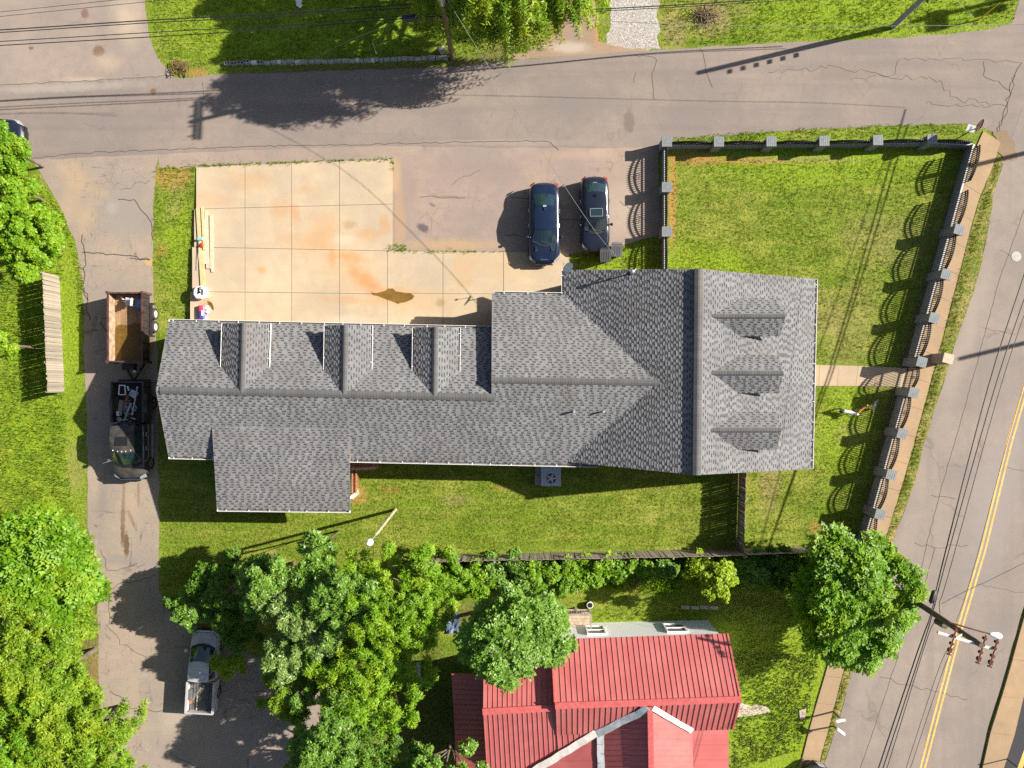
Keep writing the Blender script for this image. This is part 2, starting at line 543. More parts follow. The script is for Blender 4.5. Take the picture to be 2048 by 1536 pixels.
MAT_YELLOW = None
t = NT("yellow_road_paint")
w = t.noise(5.0, 4.0, 0.7)
t.color(t.mix(t.ramp(w, 0.38, 0.5, 0.7, 0.0), t.mix(t.ramp(t.noise(1.1), .3, .7), (0.62, 0.36, 0.06), (0.68, 0.44, 0.12)), (0.33, 0.25, 0.16)))
MAT_YELLOW = t.done(0.8)
t = NT("white_gravel")
vo = t.n("ShaderNodeTexVoronoi")
vo.inputs['Scale'].default_value = 26.0
t.link(t.coord(), vo.inputs['Vector'])
bw = t.n("ShaderNodeRGBToBW")
t.link(vo.outputs['Color'], bw.inputs[0])
g = t.mix(t.ramp(bw.outputs[0], 0.1, 0.9), (0.17, 0.155, 0.14), (0.52, 0.49, 0.46))
g = t.mix(t.ramp(t.noise(1.1, 4), .5, .7, 0, .6), g, (0.33, .26, .19))
g = t.mix(t.math('MULTIPLY', t.blob(1175, 95, 90, 30, 0, .8, .5), .5), g, (0.36, .28, .21))
t.color(g)
t.bump(vo.outputs['Distance'], 0.4, 0.03)
MAT_GRAVEL = t.done(0.9)

# ------------------------------------------------------------------ ground, roads and paths
mb = MB()
mb.quad((-400, -400, 0), (400, -400, 0), (400, 400, 0), (-400, 400, 0))
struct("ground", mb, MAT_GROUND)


def flat(name, pts, z, mat):
    m = MB()
    q = [P(x, y) for x, y in pts]
    m.sheet([(v.x, v.y, z) for v in q])
    return struct(name, m, mat)


def wob(pts, step=22, amp=2.2, seed=0, closed=True):
    """split a pixel outline finely and make it uneven, like worn edges"""
    r = random.Random(seed)
    out = []
    n = len(pts)
    for i in range(n if closed else n - 1):
        a, b = pts[i], pts[(i + 1) % n]
        L = math.hypot(b[0] - a[0], b[1] - a[1])
        k = max(1, int(min(L, 2600) / step))
        for j in range(k):
            f = j / k
            x, y = a[0] + (b[0] - a[0]) * f, a[1] + (b[1] - a[1]) * f
            inside = -40 < x < 2090 and -40 < y < 1580
            am = amp if (inside and j) else (amp * .3 if inside else 0)
            out.append((x + r.uniform(-am, am), y + r.uniform(-am, am)))
    if not closed:
        out.append(pts[-1])
    return out


# street along the top, with the parking lot and apron sheets beside it
flat("parking_lot", wob([(-900, -700), (270, -700), (289, -20), (291, 20), (298, 70), (316, 118), (336, 140), (348, 158), (345, 172), (0, 190), (-900, 230)], seed=1, amp=1.2), 0.006, MAT_LOT)
flat("street", wob([(-2500, 280), (-200, 178), (0, 170), (345, 154), (360, 156), (450, 149), (900, 134), (1010, 121), (1120, 112), (1320, 99), (1600, 84), (1800, 76), (1960, 62), (2024, 46),
                    (2060, -60), (2400, -900), (2700, -900), (2300, 200), (2100, 330), (2010, 330), (1992, 268), (1950, 249), (1800, 250), (1560, 262), (1330, 281), (1308, 296), (760, 292), (420, 303), (66, 320), (-200, 330), (-2500, 430)], seed=2, amp=1.6), 0.010, MAT_STREET)
flat("parking_apron", wob([(318, 296), (760, 284), (1320, 284), (1316, 330), (1322, 470), (1285, 478), (1240, 492), (1210, 502), (1140, 508), (780, 508), (782, 330), (318, 336)], seed=3, amp=1.0), 0.005, MAT_APRON)
flat("driveway", wob([(62, 316), (320, 300), (312, 336), (306, 420), (304, 520), (311, 640), (316, 760), (318, 1050), (318, 1180), (345, 1230), (470, 1290), (640, 1380), (660, 1700), (150, 1700), (205, 1500), (200, 1400), (196, 1250), (194, 1120), (176, 1060), (174, 860), (170, 740), (164, 560), (150, 480), (128, 430), (104, 385), (84, 350)], seed=4, amp=2.4), 0.0075, MAT_DRIVE)
flat("gravel_drive", wob([(1206, 106), (1214, 70), (1222, 20), (1226, -40), (1230, -700), (1318, -700), (1316, 20), (1320, 98), (1290, 104)], 12, seed=5, amp=5), 0.004, MAT_GRAVEL)
flat("dirt_drive", wob([(1000, 118), (1060, 100), (1110, 70), (1126, -40), (1126, -400), (1190, -400), (1190, 20), (1196, 82), (1230, 92), (1290, 98), (1300, 106), (1120, 118)], 12, seed=15, amp=3), 0.0065,
     asphalt_mat("bare_dirt", (0.31, 0.225, 0.155), grain=.5, crack=0, scuff=.4, blobs=[(1150, 70, 26, 34, 0, (.26, .19, .15), .8, .6), (1195, 40, 6, 60, 0, CLAY, .9, .6), (1140, 95, 50, 14, 0, (.42, .36, .31), .7, .7), (1165, 10, 24, 40, 0, (.3, .17, .09), .8, .7)]))

# avenue on the right: west edge, then east edge
AV_W = [(2420, -760), (2060, 180), (2008, 318), (1986, 388), (1974, 470), (1952, 565), (1911, 682), (1879, 790), (1850, 880), (1820, 990), (1792, 1062), (1764, 1150), (1711, 1314), (1694, 1378), (1671, 1459), (1646, 1536), (1560, 1800)]
AV_E = [(1880, 1800), (1958, 1536), (1978, 1447), (2006, 1364), (2037, 1247), (2052, 1200), (2180, 800), (2420, 200), (2800, -760)]
flat("avenue", wob(AV_W + AV_E, seed=6, amp=1.3), 0.0135, MAT_AVENUE)


def offset_line(pts, d):
    """parallel polyline in world metres, d to the left"""
    q = [Vector((v.x, v.y)) for v in (P(*p) for p in pts)]
    out = []
    for i, p in enumerate(q):
        t_ = (q[min(i + 1, len(q) - 1)] - q[max(i - 1, 0)]).normalized()
        out.append(p + Vector((-t_.y, t_.x)) * d)
    return out


def ribbon(mb, pts, w, z, d0=0.0):
    a = offset_line(pts, d0 - w / 2)
    b = offset_line(pts, d0 + w / 2)
    for i in range(len(a) - 1):
        mb.quad((a[i].x, a[i].y, z), (a[i + 1].x, a[i + 1].y, z), (b[i + 1].x, b[i + 1].y, z), (b[i].x, b[i].y, z))


CL = [(2120, 540), (2050, 778), (2020, 880), (1966, 1100), (1948, 1160), (1911, 1285), (1878, 1410), (1845, 1536), (1790, 1730)]
for d in (-0.13, 0.13):
    mb = MB()
    ribbon(mb, CL, 0.12, 0.0185, d)
    o = struct("yellow_line", mb, MAT_YELLOW)


def crack_line(mb, pts, w=0.025, z=0.019, seed=0, amp=3.0, step=10):
    ribbon(mb, wob(pts, step, amp, seed, False), w, z)


mb = MB()
cl = [([(2048, 420), (1998, 560), (1950, 740), (1880, 985), (1852, 1095), (1830, 1200), (1790, 1330), (1740, 1480), (1720, 1536)], .03, 1),
      ([(1985, 300), (2030, 150), (2044, 125)], .05, 4), ([(2030, 150), (2010, 230), (1985, 300)], .03, 5),
      ([(1538, 145), (1680, 134), (1760, 150), (1880, 160), (1900, 195), (1980, 210)], .02, 6), ([(1700, 160), (1790, 148), (1795, 120), (1900, 118), (2040, 125)], .02, 4),
      ([(1966, 122), (1966, 150), (2020, 182)], .03, 5), ([(1850, 205), (1930, 212), (2012, 212)], .025, 6), ([(1400, 98), (1412, 130), (1425, 175)], .025, 5),
      ([(1270, 108), (1313, 120), (1306, 160), (1310, 200)], .025, 5), ([(1272, 145), (1268, 165)], .02, 3), ([(60, 318), (160, 306), (300, 301), (500, 293), (760, 288), (1030, 282), (1100, 284), (1118, 300)], .032, 1.8),
      ([(0, 170), (150, 163), (342, 152)], .025, 1.6), ([(405, 165), (407, 190)], .02, 2), ([(1862, 990), (1910, 998)], .03, 3), ([(1830, 1085), (1868, 1095), (1935, 1090)], .03, 5),
      ([(1758, 1355), (1800, 1368), (1880, 1385), (1935, 1398)], .03, 4), ([(1870, 1095), (1855, 1152), (1845, 1176)], .03, 2), ([(1950, 1168), (2000, 1178), (2048, 1184)], .02, 3),
      ([(2000, 500), (2036, 520)], .02, 3), ([(1965, 655), (2030, 670)], .02, 2), ([(2010, 932), (2048, 942)], .02, 3)]
for i, (p, w_, a_) in enumerate(cl):
    crack_line(mb, p, w_, 0.0165, i, a_)
struct("road_cracks", mb, MAT_CRACK)
mb = MB()
for i, (p, w_, a_) in enumerate([([(165, 505), (225, 508), (250, 512), (300, 520)], .06, 3), ([(165, 470), (170, 520), (168, 560), (180, 640)], .06, 4), ([(236, 400), (268, 400), (300, 440), (306, 480)], .05, 3),
                      ([(260, 516), (300, 520)], .05, 3), ([(840, 395), (930, 395)], .025, 3), ([(905, 370), (960, 340)], .02, 4), ([(1290, 440), (1240, 402)], .02, 3), ([(1020, 395), (1060, 398)], .025, 2), ([(1120, 440), (1200, 442)], .025, 3),
                      ([(1010, 470), (1060, 472)], .03, 2), ([(205, 1180), (260, 1165), (310, 1150)], .03, 5), ([(217, 1160), (217, 1250)], .03, 3), ([(210, 1250), (240, 1290), (300, 1320)], .03, 6), ([(220, 1380), (280, 1425), (330, 1420)], .04, 5),
                      ([(200, 1100), (215, 1140), (290, 1128)], .03, 5), ([(350, 1510), (400, 1536)], .03, 5), ([(240, 380), (300, 360)], .02, 4), ([(170, 575), (176, 600)], .06, 5)]):
    crack_line(mb, p, w_, 0.0125, 40 + i, a_)
struct("paving_cracks", mb, MAT_CRACK)

# sidewalk beside the avenue, slab by slab, and the verge between it and the road
SW_L = [(1966, 262), (1936, 330), (1886, 500), (1848, 630), (1815, 745), (1794, 830), (1763, 945), (1730, 1070), (1722, 1150), (1690, 1230), (1658, 1312), (1646, 1364), (1626, 1427), (1604, 1515), (1560, 1680)]
SW_R = [(2000, 285), (1992, 318), (1955, 400), (1928, 505), (1893, 640), (1862, 755), (1838, 845), (1808, 955), (1772, 1070), (1750, 1150), (1722, 1235), (1693, 1312), (1680, 1364), (1664, 1427), (1640, 1515), (1600, 1680)]


def lerp_line(pts, n):
    q = [Vector(p) for p in pts]
    d = [0]
    for i in range(len(q) - 1):
        d.append(d[-1] + (q[i + 1] - q[i]).length)
    out = []
    for k in range(n + 1):
        t_ = d[-1] * k / n
        i = max(j for j in range(len(d)) if d[j] <= t_ + 1e-9)
        i = min(i, len(q) - 2)
        f = (t_ - d[i]) / (d[i + 1] - d[i])
        out.append(q[i].lerp(q[i + 1], f))
    return out


def slab_walk(name, left, right, n, z, mat, gap=0.3, seed=3):
    r = random.Random(seed)
    base = MB()
    base.sheet([(P(*p).x, P(*p).y, 0.0028) for p in left] + [(P(*p).x, P(*p).y, 0.0028) for p in right[::-1]])
    root = struct(name, base, MAT_SEAM)
    L, R = lerp_line(left, n), lerp_line(right, n)
    for k in range(n):
        c = [L[k], R[k], R[k + 1], L[k + 1]]
        m = Vector((sum(p[0] for p in c) / 4, sum(p[1] for p in c) / 4))
        q = []
        for p in c:
            dv = (m - Vector(p))
            pp = Vector(p) + dv.normalized() * gap
            w_ = P(pp.x, pp.y)
            q.append((w_.x, w_.y))
        b = MB()
        dz = r.uniform(-0.008, 0.008)
        b.prism(q, 0.003, z + dz)
        obj("slab", b, mat, root)
    return root


slab_walk("sidewalk", SW_L, SW_R, 26, 0.06, MAT_WALK)
EW_L = [(2195, 810), (2140, 960), (2056, 1203), (2041, 1250), (2010, 1366), (1982, 1449), (1962, 1538), (1900, 1760)]
EW_R = [(2240, 820), (2180, 980), (2094, 1220), (2080, 1275), (2048, 1377), (2033, 1449), (2004, 1538), (1940, 1760)]
slab_walk("far_sidewalk", EW_L, EW_R, 13, 0.12, MAT_WALK, 0.25)
flat("far_pavement", [(2094, 1220), (2050, 1377), (2035, 1449), (2006, 1538), (1942, 1760), (2300, 1760), (2500, 1200)], 0.005,
     asphalt_mat("dark_asphalt", (0.05, 0.05, 0.056), grain=.3, crack=.3))
mb = MB()
ribbon(mb, [(2075, 1440), (2040, 1536), (2010, 1640)], 0.3, 0.0095)
struct("parking_line", mb, MAT_YELLOW)
slab_walk("front_path", [(1600, 729), (1700, 731), (1832, 737)], [(1600, 772), (1700, 772), (1822, 774)], 6, 0.035, MAT_PATH, 0.3)

VE = [(2002, 300), (2000, 330)]
vr = AV_W[2:]
flat("verge", wob([(1996, 312), (1958, 400), (1931, 505), (1896, 640), (1865, 755), (1841, 845), (1811, 955), (1775, 1070), (1753, 1150), (1725, 1235), (1696, 1312), (1683, 1364), (1667, 1427), (1643, 1515), (1605, 1680), (1600, 1690)] + AV_W[2:-1][::-1], seed=8, amp=2.0), 0.0205, MAT_STRIP)
flat("dirt_patch", wob([(1985, 262), (2012, 262), (2030, 290), (2036, 318), (2010, 322), (1996, 305)], 8, 4, 9), 0.024,
     asphalt_mat("washed_soil", (0.245, 0.175, 0.115), grain=.4, crack=0))

# ------------------------------------------------------------------ concrete pad of single slabs


def pad_z(px, py):
    return 0.035 + 0.26 * max(0.0, min(1.0, (560 - px) / 170)) * max(0.0, min(1.0, (py - 330) / 250))


XS = [392, 490, 583, 679, 785]
YS = [(334, 318), (418, 408), (494, 502), (583, 588), (672, 676)]
mb = MB()
mb.sheet([tuple(P(x, y).xy) + (0.0025,) for x, y in [(394, 336), (783, 322), (783, 505), (1136, 507), (1134, 600), (1000, 640), (990, 690), (394, 690)]])
pad = struct("concrete_pad", mb, MAT_SEAM)


def slab(parent, quad_px):
    m = Vector((sum(p[0] for p in quad_px) / 4, sum(p[1] for p in quad_px) / 4))
    tops = []
    for p in quad_px:
        q = Vector(p) + (m - Vector(p)).normalized() * 0.55
        z = pad_z(*p)
        tops.append(P(q.x, q.y, z))
    b = MB()
    n = 4
    vs = [(v.x, v.y, 0.0035) for v in tops] + [tuple(v) for v in tops]
    b.add(vs, [(4, 7, 6, 5), (0, 4, 5, 1), (1, 5, 6, 2), (2, 6, 7, 3), (3, 7, 4, 0)])
    return obj("slab", b, MAT_PAD, parent)


def pad_y(j, x):
    a, b = YS[j]
    return a + (b - a) * (x - 392) / (785 - 392)


for i in range(4):
    for j in range(4):
        x0, x1 = XS[i], XS[i + 1]
        if j >= 2 and i == 3:
            x1 = 775
        dx = -4 * j if i == 0 else 0
        slab(pad, [(x0 + dx, pad_y(j, x0)), (x1, pad_y(j, x1)), (x1, pad_y(j + 1, x1)), (x0 + dx, pad_y(j + 1, x0))])
LX = [775, 886, 1007, 1138]
for i in range(3):
    y0, y1 = 502, 587
    slab(pad, [(LX[i], y0 + i), (LX[i + 1], y0 + i + 1), (LX[i + 1], y1 + i), (LX[i], y1 + i - 1)])
    if i < 2:
        slab(pad, [(LX[i], y1 + i - 1), (LX[i + 1], y1 + i), (LX[i + 1], 690), (LX[i], 690)])
    else:
        slab(pad, [(LX[i], y1 + i - 1), (LX[i + 1], y1 + i), (LX[i + 1], 640), (LX[i], 640)])
mb = MB()
pud = [(742, 585), (752, 586), (762, 584), (772, 581), (776, 577), (786, 577), (792, 583), (806, 585), (822, 587), (829, 592), (825, 598), (812, 604), (800, 606), (796, 608), (788, 604), (776, 600), (766, 596), (756, 592), (746, 590)]
mb.sheet([tuple(P(x, y, .042).xy) + (0.042,) for x, y in pud])
struct("puddle", mb, MAT_MUD)
# ------------------------------------------------------------------ the grey shingled house
def shingle_mat(name, lo, hi):
    t = NT(name)
    c = t.mix(t.island(), lo, hi)
    c = t.mix(t.ramp(t.noise(0.5, 4, .6), .4, .68, 0, .35), c, tuple(x * .62 for x in lo))
    c = t.mix(t.ramp(t.noise(60, 2, .7), .3, .7, .35, 0), c, tuple(x * .5 for x in lo))
    c = t.mix(t.ramp(t.noise(0.35, 3, .6, t.scaled(1, 1, 1, 1.0)), .52, .7, 0, .25), c, (0.15, 0.125, 0.115))
    t.color(c)
    t.bump(t.noise(70, 2), .3, .004)
    return t.done(0.92, 0, .2)


MAT_SH_TAB = shingle_mat("shingle_tab", (0.18, 0.18, 0.187), (0.25, 0.248, 0.25))
MAT_SH_BASE = shingle_mat("shingle_base", (0.065, 0.066, 0.07), (0.09, 0.09, 0.095))
MAT_CAP = shingle_mat("ridge_cap_shingle", (0.105, 0.104, 0.106), (0.138, 0.136, 0.137))
MAT_DECK = simple("roof_deck", (0.10, 0.10, 0.10), 0.9)
MAT_WHITE = simple("white_trim", (0.76, 0.74, 0.72), 0.45, var=.05)
MAT_GUT_IN = simple("gutter_inside", (0.16, 0.155, 0.15), 0.7)
t = NT("house_brick")
br = t.n("ShaderNodeTexBrick")
br.inputs['Color1'].default_value = (0.30, 0.12, 0.07, 1)
br.inputs['Color2'].default_value = (0.22, 0.085, 0.055, 1)
br.inputs['Mortar'].default_value = (0.36, 0.33, 0.30, 1)
br.inputs['Scale'].default_value = 1.0
br.inputs['Brick Width'].default_value = 0.22
br.inputs['Row Height'].default_value = 0.075
br.inputs['Mortar Size'].default_value = 0.008
cx = t.n("ShaderNodeSeparateXYZ")
t.link(t.coord(), cx.inputs[0])
cc = t.n("ShaderNodeCombineXYZ")
t.link(t.math('ADD', cx.outputs[0], cx.outputs[1]), cc.inputs[0])
t.link(cx.outputs[2], cc.inputs[1])
t.link(cc.outputs[0], br.inputs['Vector'])
t.color(br.outputs['Color'])
t.bump(br.outputs['Fac'], -.4, .01)
MAT_BRICK = t.done(0.85)
MAT_GLASS = simple("window_glass", (0.03, 0.04, 0.05), 0.05, spec=.8, var=.1)
MAT_DARKMETAL = simple("dark_metal", (0.03, 0.03, 0.032), 0.45, .5)

HC = P(985, 790)
house = thing("grey_roof_house", "large one-storey house with a grey shingle roof of several gables and white gutters", "house", (HC.x, HC.y, 0))


def lerp(a, b, f):
    return a + (b - a) * f


def roof_plane(parent, tA, tB, bA, bB, seed, expo=0.142, thick=0.14, shingles=True):
    """tA, tB: ridge ends; bA, bB: eave ends below them"""
    tA, tB, bA, bB = map(Vector, (tA, tB, bA, bB))
    n = (tB - tA).cross(bA - tA)
    if n.z < 0:
        n = -n
    n.normalize()
    m = MB()
    dn = Vector((0, 0, -thick))
    top = [bA, bB, tB, tA]
    m.add(top + [p + dn for p in top], [(0, 1, 2, 3), (7, 6, 5, 4), (0, 4, 5, 1), (1, 5, 6, 2), (2, 6, 7, 3), (3, 7, 4, 0)])
    deck = obj("roof_slope", m, MAT_DECK, parent)
    if not shingles:
        return deck
    r = random.Random(seed)
    L = ((tA - bA).length + (tB - bB).length) / 2
    rows = max(2, int(round(L / expo)))
    m = MB()
    for k in range(rows):
        f0, f1 = k / rows, min(1.0, (k + 1.15) / rows)
        a0, b0 = lerp(bA, tA, f0), lerp(bB, tB, f0)
        a1, b1 = lerp(bA, tA, f1), lerp(bB, tB, f1)
        w = (b0 - a0).length
        dirn = (b0 - a0).normalized()
        # base strips, about a metre long each
        u = -r.uniform(0, 0.9)
        while u < w:
            s0, s1 = max(0, u) / w, min(w, u + 0.98) / w
            if s1 > s0:
                p0, p1 = lerp(a0, b0, s0) + n * .014, lerp(a0, b0, s1) + n * .014
                q0, q1 = lerp(a1, b1, s0) + n * .004, lerp(a1, b1, s1) + n * .004
                h0, h1 = p0.lerp(q0, .46), p1.lerp(q1, .46)
                m.quad(p0, p1, h1, h0, 1)
                m.quad(h0, h1, q1, q0, 0)
                m.quad(p0 - n * .014, p1 - n * .014, p1, p0, 1)
            u += 1.0
        u = -r.uniform(0, .25)
        while u < w:
            tw = r.choice((.15, .18, .22, .27, .32)) * r.uniform(.9, 1.1)
            s0, s1 = max(0, u) / w, min(w, u + tw) / w
            if s1 > s0 + 1e-4:
                p0, p1 = lerp(a0, b0, s0), lerp(a0, b0, s1)
                q0, q1 = lerp(a1, b1, s0), lerp(a1, b1, s1)
                lo, hi = n * .026, n * .006
                m.add([p0 + lo, p1 + lo, q1 + hi, q0 + hi, p0 + n * .012, p1 + n * .012], [(0, 1, 2, 3), (4, 5, 1, 0)], 0)
            u += tw + r.choice((.14, .17, .2, .22)) * r.uniform(.9, 1.1)
    o = obj("shingles", m, [MAT_SH_TAB, MAT_SH_BASE], deck, kind="stuff")
    return deck


def ridge_cap(parent, a, b, nl, nr, half=0.19, lift=0.055, seed=1, piece=0.155):
    """overlapping cap pieces along a ridge; nl, nr: unit vectors down each slope"""
    a, b = Vector(a), Vector(b)
    nl, nr = Vector(nl).normalized(), Vector(nr).normalized()
    L = (b - a).length
    d = (b - a) / L
    n = int(L / piece)
    up = Vector((0, 0, 1))
    m = MB()
    for k in range(n):
        c0, c1 = a + d * (L * k / n), a + d * (L * (k + .97) / n)
        h0, h1 = lift + .006, lift
        ring = []
        for c, h in ((c0, h0), (c1, h1)):
            ring.append([c + nl * half + up * .004, c + nl * half + up * h, c + nl * .05 + up * (h + .012), c + nr * .05 + up * (h + .012), c + nr * half + up * h, c + nr * half + up * .004])
        m.loft(ring, closed=False, caps=False)
    return obj("ridge_cap", m, MAT_CAP, parent)


def gutter(parent, a, b, out, w=0.12, hangers=1.2, seed=0, inside=None):
    a, b, out = Vector(a), Vector(b), Vector(out).normalized()
    up = Vector((0, 0, 1))
    m = MB()
    d = (b - a).normalized()
    L = (b - a).length
    z0, z1 = -0.13, -0.015
    # back, floor, front lip
    for (o0, o1, za, zb, mi) in ((0.0, w, z0, z0 + .012, 1), (w, w + .022, z0, z1 + .012, 0), (-0.01, 0.008, z0, z1 - .03, 0)):
        c = (a + b) / 2 + out * (o0 + o1) / 2 + up * (za + zb) / 2
        m.obox(c, d * L / 2, out * (o1 - o0) / 2, up * (zb - za) / 2, mi)
    r = random.Random(seed)
    u = r.uniform(.2, .6)
    while u < L:
        c = a + d * u + out * w / 2 + up * (z1 - .006)
        m.obox(c, d * .018, out * w / 2, up * .005, 0)
        u += hangers * r.uniform(.85, 1.15)
    for e in (a + d * .006, b - d * .006):
        m.obox(e + out * w / 2 + up * (z0 + z1) / 2, d * .006, out * w / 2, up * (z1 - z0) / 2, 0)
    return obj("gutter", m, [MAT_WHITE, MAT_GUT_IN], parent)


def slope_dir(ridge_pt, eave_pt, along):
    v = Vector(eave_pt) - Vector(ridge_pt)
    along = Vector(along).normalized()
    return (v - along * v.dot(along)).normalized()


# left wing
Lr0, Lr1 = P(312, 780, 4.5), P(990, 795, 4.5)
Ln0, Ln1 = P(337, 643, 3.1), P(990, 657, 3.1)
Ls0, Ls1 = P(337, 913, 3.1), P(990, 925, 3.1)
roof_plane(house, Lr0, Lr1, Ln0, Ln1, 1)
roof_plane(house, Lr0, Lr1, Ls0, Ls1, 2)
dL = Lr1 - Lr0
ridge_cap(house, Lr0.lerp(Lr1, .012), Lr1, slope_dir(Lr0, Ln0, dL), slope_dir(Lr0, Ls0, dL), .21)
# centre wing
Cr0, Cr1 = P(983, 760, 4.75), P(1345, 766, 4.75)
Cn0, Cn1 = P(984, 587, 3.1), P(1240, 592, 3.1)
Cs0, Cs1 = P(984, 926, 3.1), P(1240, 931, 3.1)
Cn1b, Cs1b = P(1345, 594, 3.1), P(1345, 933, 3.1)
roof_plane(house, Cr0, Cr1, Cn0, Cn1b, 3)
roof_plane(house, Cr0, Cr1, Cs0, P(1330, 932, 3.1), 4)
dC = Cr1 - Cr0
ridge_cap(house, Cr0, P(1326, 765.5, 4.75), slope_dir(Cr0, Cn0, dC), slope_dir(Cr0, Cs0, dC), .18)
# main wing
Mr0, Mr1 = P(1397, 538, 5.4), P(1393, 950, 5.4)
Ml0, Ml1 = P(1128, 540, 3.1), Vector((2.975, -4.44, 3.1))
Me0, Me1 = P(1631, 558, 2.5), P(1622, 938, 2.5)
roof_plane(house, Mr0, Mr1, Ml0, Ml1, 5)
roof_plane(house, Mr0, Mr1, Me0, Me1, 6)
dM = Mr1 - Mr0
ridge_cap(house, Mr0, Mr1, slope_dir(Mr0, Ml0, dM), slope_dir(Mr0, Me0, dM), .24, .17)
# rear lean-to
roof_plane(house, P(424, 853, 3.78), P(698, 858, 3.78), P(434, 1018, 2.9), P(700, 1021, 2.9), 7)


def tri_wall(mb, pts, thick, nrm):
    nrm = Vector(nrm).normalized() * thick
    vs = [Vector(p) for p in pts]
    n = len(vs)
    mb.add(vs + [v + nrm for v in vs], [tuple(range(n)), tuple(range(n, 2 * n))[::-1]] + [(i, n + i, n + (i + 1) % n, (i + 1) % n) for i in range(n)])


# cross gables on the front of the left wing
DORM = [(447, 537, 487, 483, 645, 782), (652, 741, 690, 688, 649, 786), (829, 917, 871, 869, 653, 790)]
for i, (xl, xr, xm, xm2, yf, yr) in enumerate(DORM):
    rf, rb = P(xm, yf + 1, 4.53), P(xm2, yr + 3, 4.53)
    ef, er = P(xl, yf + 2, 4.04), P(xr, yf + 2, 4.04)
    el2, er2 = ef + (rb - rf), er + (rb - rf)
    roof_plane(house, rf, rb, ef, el2, 20 + i, thick=.08)
    roof_plane(house, rf, rb, er, er2, 30 + i, thick=.08)
    ridge_cap(house, rf, rb, slope_dir(rf, ef, rb - rf), slope_dir(rf, er, rb - rf), .17, .045)
    f = 0.62
    gutter(house, ef.lerp(el2, 0.0), ef.lerp(el2, f + .02), (-1, 0, 0), .1, 1.4, i)
    gutter(house, er.lerp(er2, 0.0), er.lerp(er2, f + .02), (1, 0, 0), .1, 1.4, i + 5)
    m = MB()
    ins = Vector((0.13, -0.16, 0))
    a, b = ef + Vector((.13, -.16, -.06)), er + Vector((-.13, -.16, -.06))
    c = rf + Vector((0, -.16, -.08))
    tri_wall(m, [Vector((a.x, a.y, 3.0)), Vector((b.x, b.y, 3.0)), b, c, a], -.1, (0, 1, 0))
    for s, p in ((1, a), (-1, b)):
        m.box((min(p.x, p.x + s * .1), p.y - 2.6, 3.0), (max(p.x, p.x + s * .1), p.y - .1, p.z - .02))
    obj("gable_wall", m, MAT_BRICK, house)

# three dormers on the right-hand slope
for i, (yr, yn, ys, xo) in enumerate([(632, 597, 672, 0), (746, 711, 786, -4), (860, 824, 899, -8)]):
    r0, r1 = P(1424 + xo, yr, 5.07), P(1571 + xo, yr, 5.07)
    n0, n1 = P(1425 + xo, yn, 4.42), P(1561 + xo, yn, 4.42)
    s0, s1 = P(1425 + xo, ys, 4.42), P(1561 + xo, ys, 4.42)
    roof_plane(house, r0, r1, n0, n1, 40 + i, thick=.06)
    roof_plane(house, r0, r1, s0, s1, 50 + i, thick=.06)
    ridge_cap(house, r0, r1, slope_dir(r0, n0, r1 - r0), slope_dir(r0, s0, r1 - r0), .15, .05)
    m = MB()
    x = n1.x - .35
    ya, yb = n0.y - .18, s0.y + .18
    tri_wall(m, [Vector((x, ya, 3.3)), Vector((x, yb, 3.3)), Vector((x, yb, 4.4)), Vector((x, r0.y, 4.95)), Vector((x, ya, 4.4))], -.1, (1, 0, 0))
    m.box((n0.x, ya - .08, 3.6), (x - .1, ya, 4.40))
    m.box((n0.x, yb, 3.6), (x - .1, yb + .08, 4.40))
    dw = obj("dormer_wall", m, MAT_WHITE, house)
    m = MB()
    m.box((x + .003, r0.y - .3, 3.95), (x + .03, r0.y + .3, 4.5))
    obj("window", m, MAT_GLASS, dw)

# gutters
o_n, o_s = Vector((0.02, 1, 0)), Vector((-0.02, -1, 0))
gutter(house, Ln0, P(985, 657, 3.1), o_n, seed=1)
gutter(house, P(988, 587, 3.1), P(1126, 590, 3.1), o_n, seed=2)
gutter(house, Ml0 + Vector((0, -.02, 0)), P(1128, 588, 3.1), (-1, 0, 0), seed=3)
gutter(house, Ls0, P(426, 915, 3.1), o_s, seed=4)
gutter(house, P(699, 920, 3.1), P(1194, 930, 3.1), o_s, seed=5)
gutter(house, P(434, 1018, 2.9), P(700, 1021, 2.9), o_s, seed=6)
gutter(house, Me0, Me1, (1, 0, 0), seed=7)

# walls
m = MB()


def wall_run(pts, z1):
    m.prism([(p.x, p.y) for p in pts], 0.0, z1)


i = .45
wall_run([Ln0 + Vector((i + .1, -i, 0)), Ln1 + Vector((0, -i, 0)), Ls1 + Vector((0, i, 0)), Ls0 + Vector((i + .1, i, 0))], 2.93)
wall_run([Cn0 + Vector((.15, -i, 0)), Cn1 + Vector((0, -i, 0)), Cs1 + Vector((0, i, 0)), Cs0 + Vector((.15, i, 0))], 2.935)
wall_run([Ml0 + Vector((i, -.35, 0)), Vector((Me0.x - i, Me0.y - .35, 0)), Vector((Me1.x - i, Me1.y + .35, 0)), Vector((Ml1.x + i, Ml1.y + .1, 0))], 2.35)
wall_run([P(434, 918, 2.9) + Vector((.3, 0, 0)), P(700, 918, 2.9) + Vector((-1.6, 0, 0)), P(700, 1021, 2.9) + Vector((-1.6, .5, 0)), P(434, 1018, 2.9) + Vector((.3, .5, 0))], 2.70)
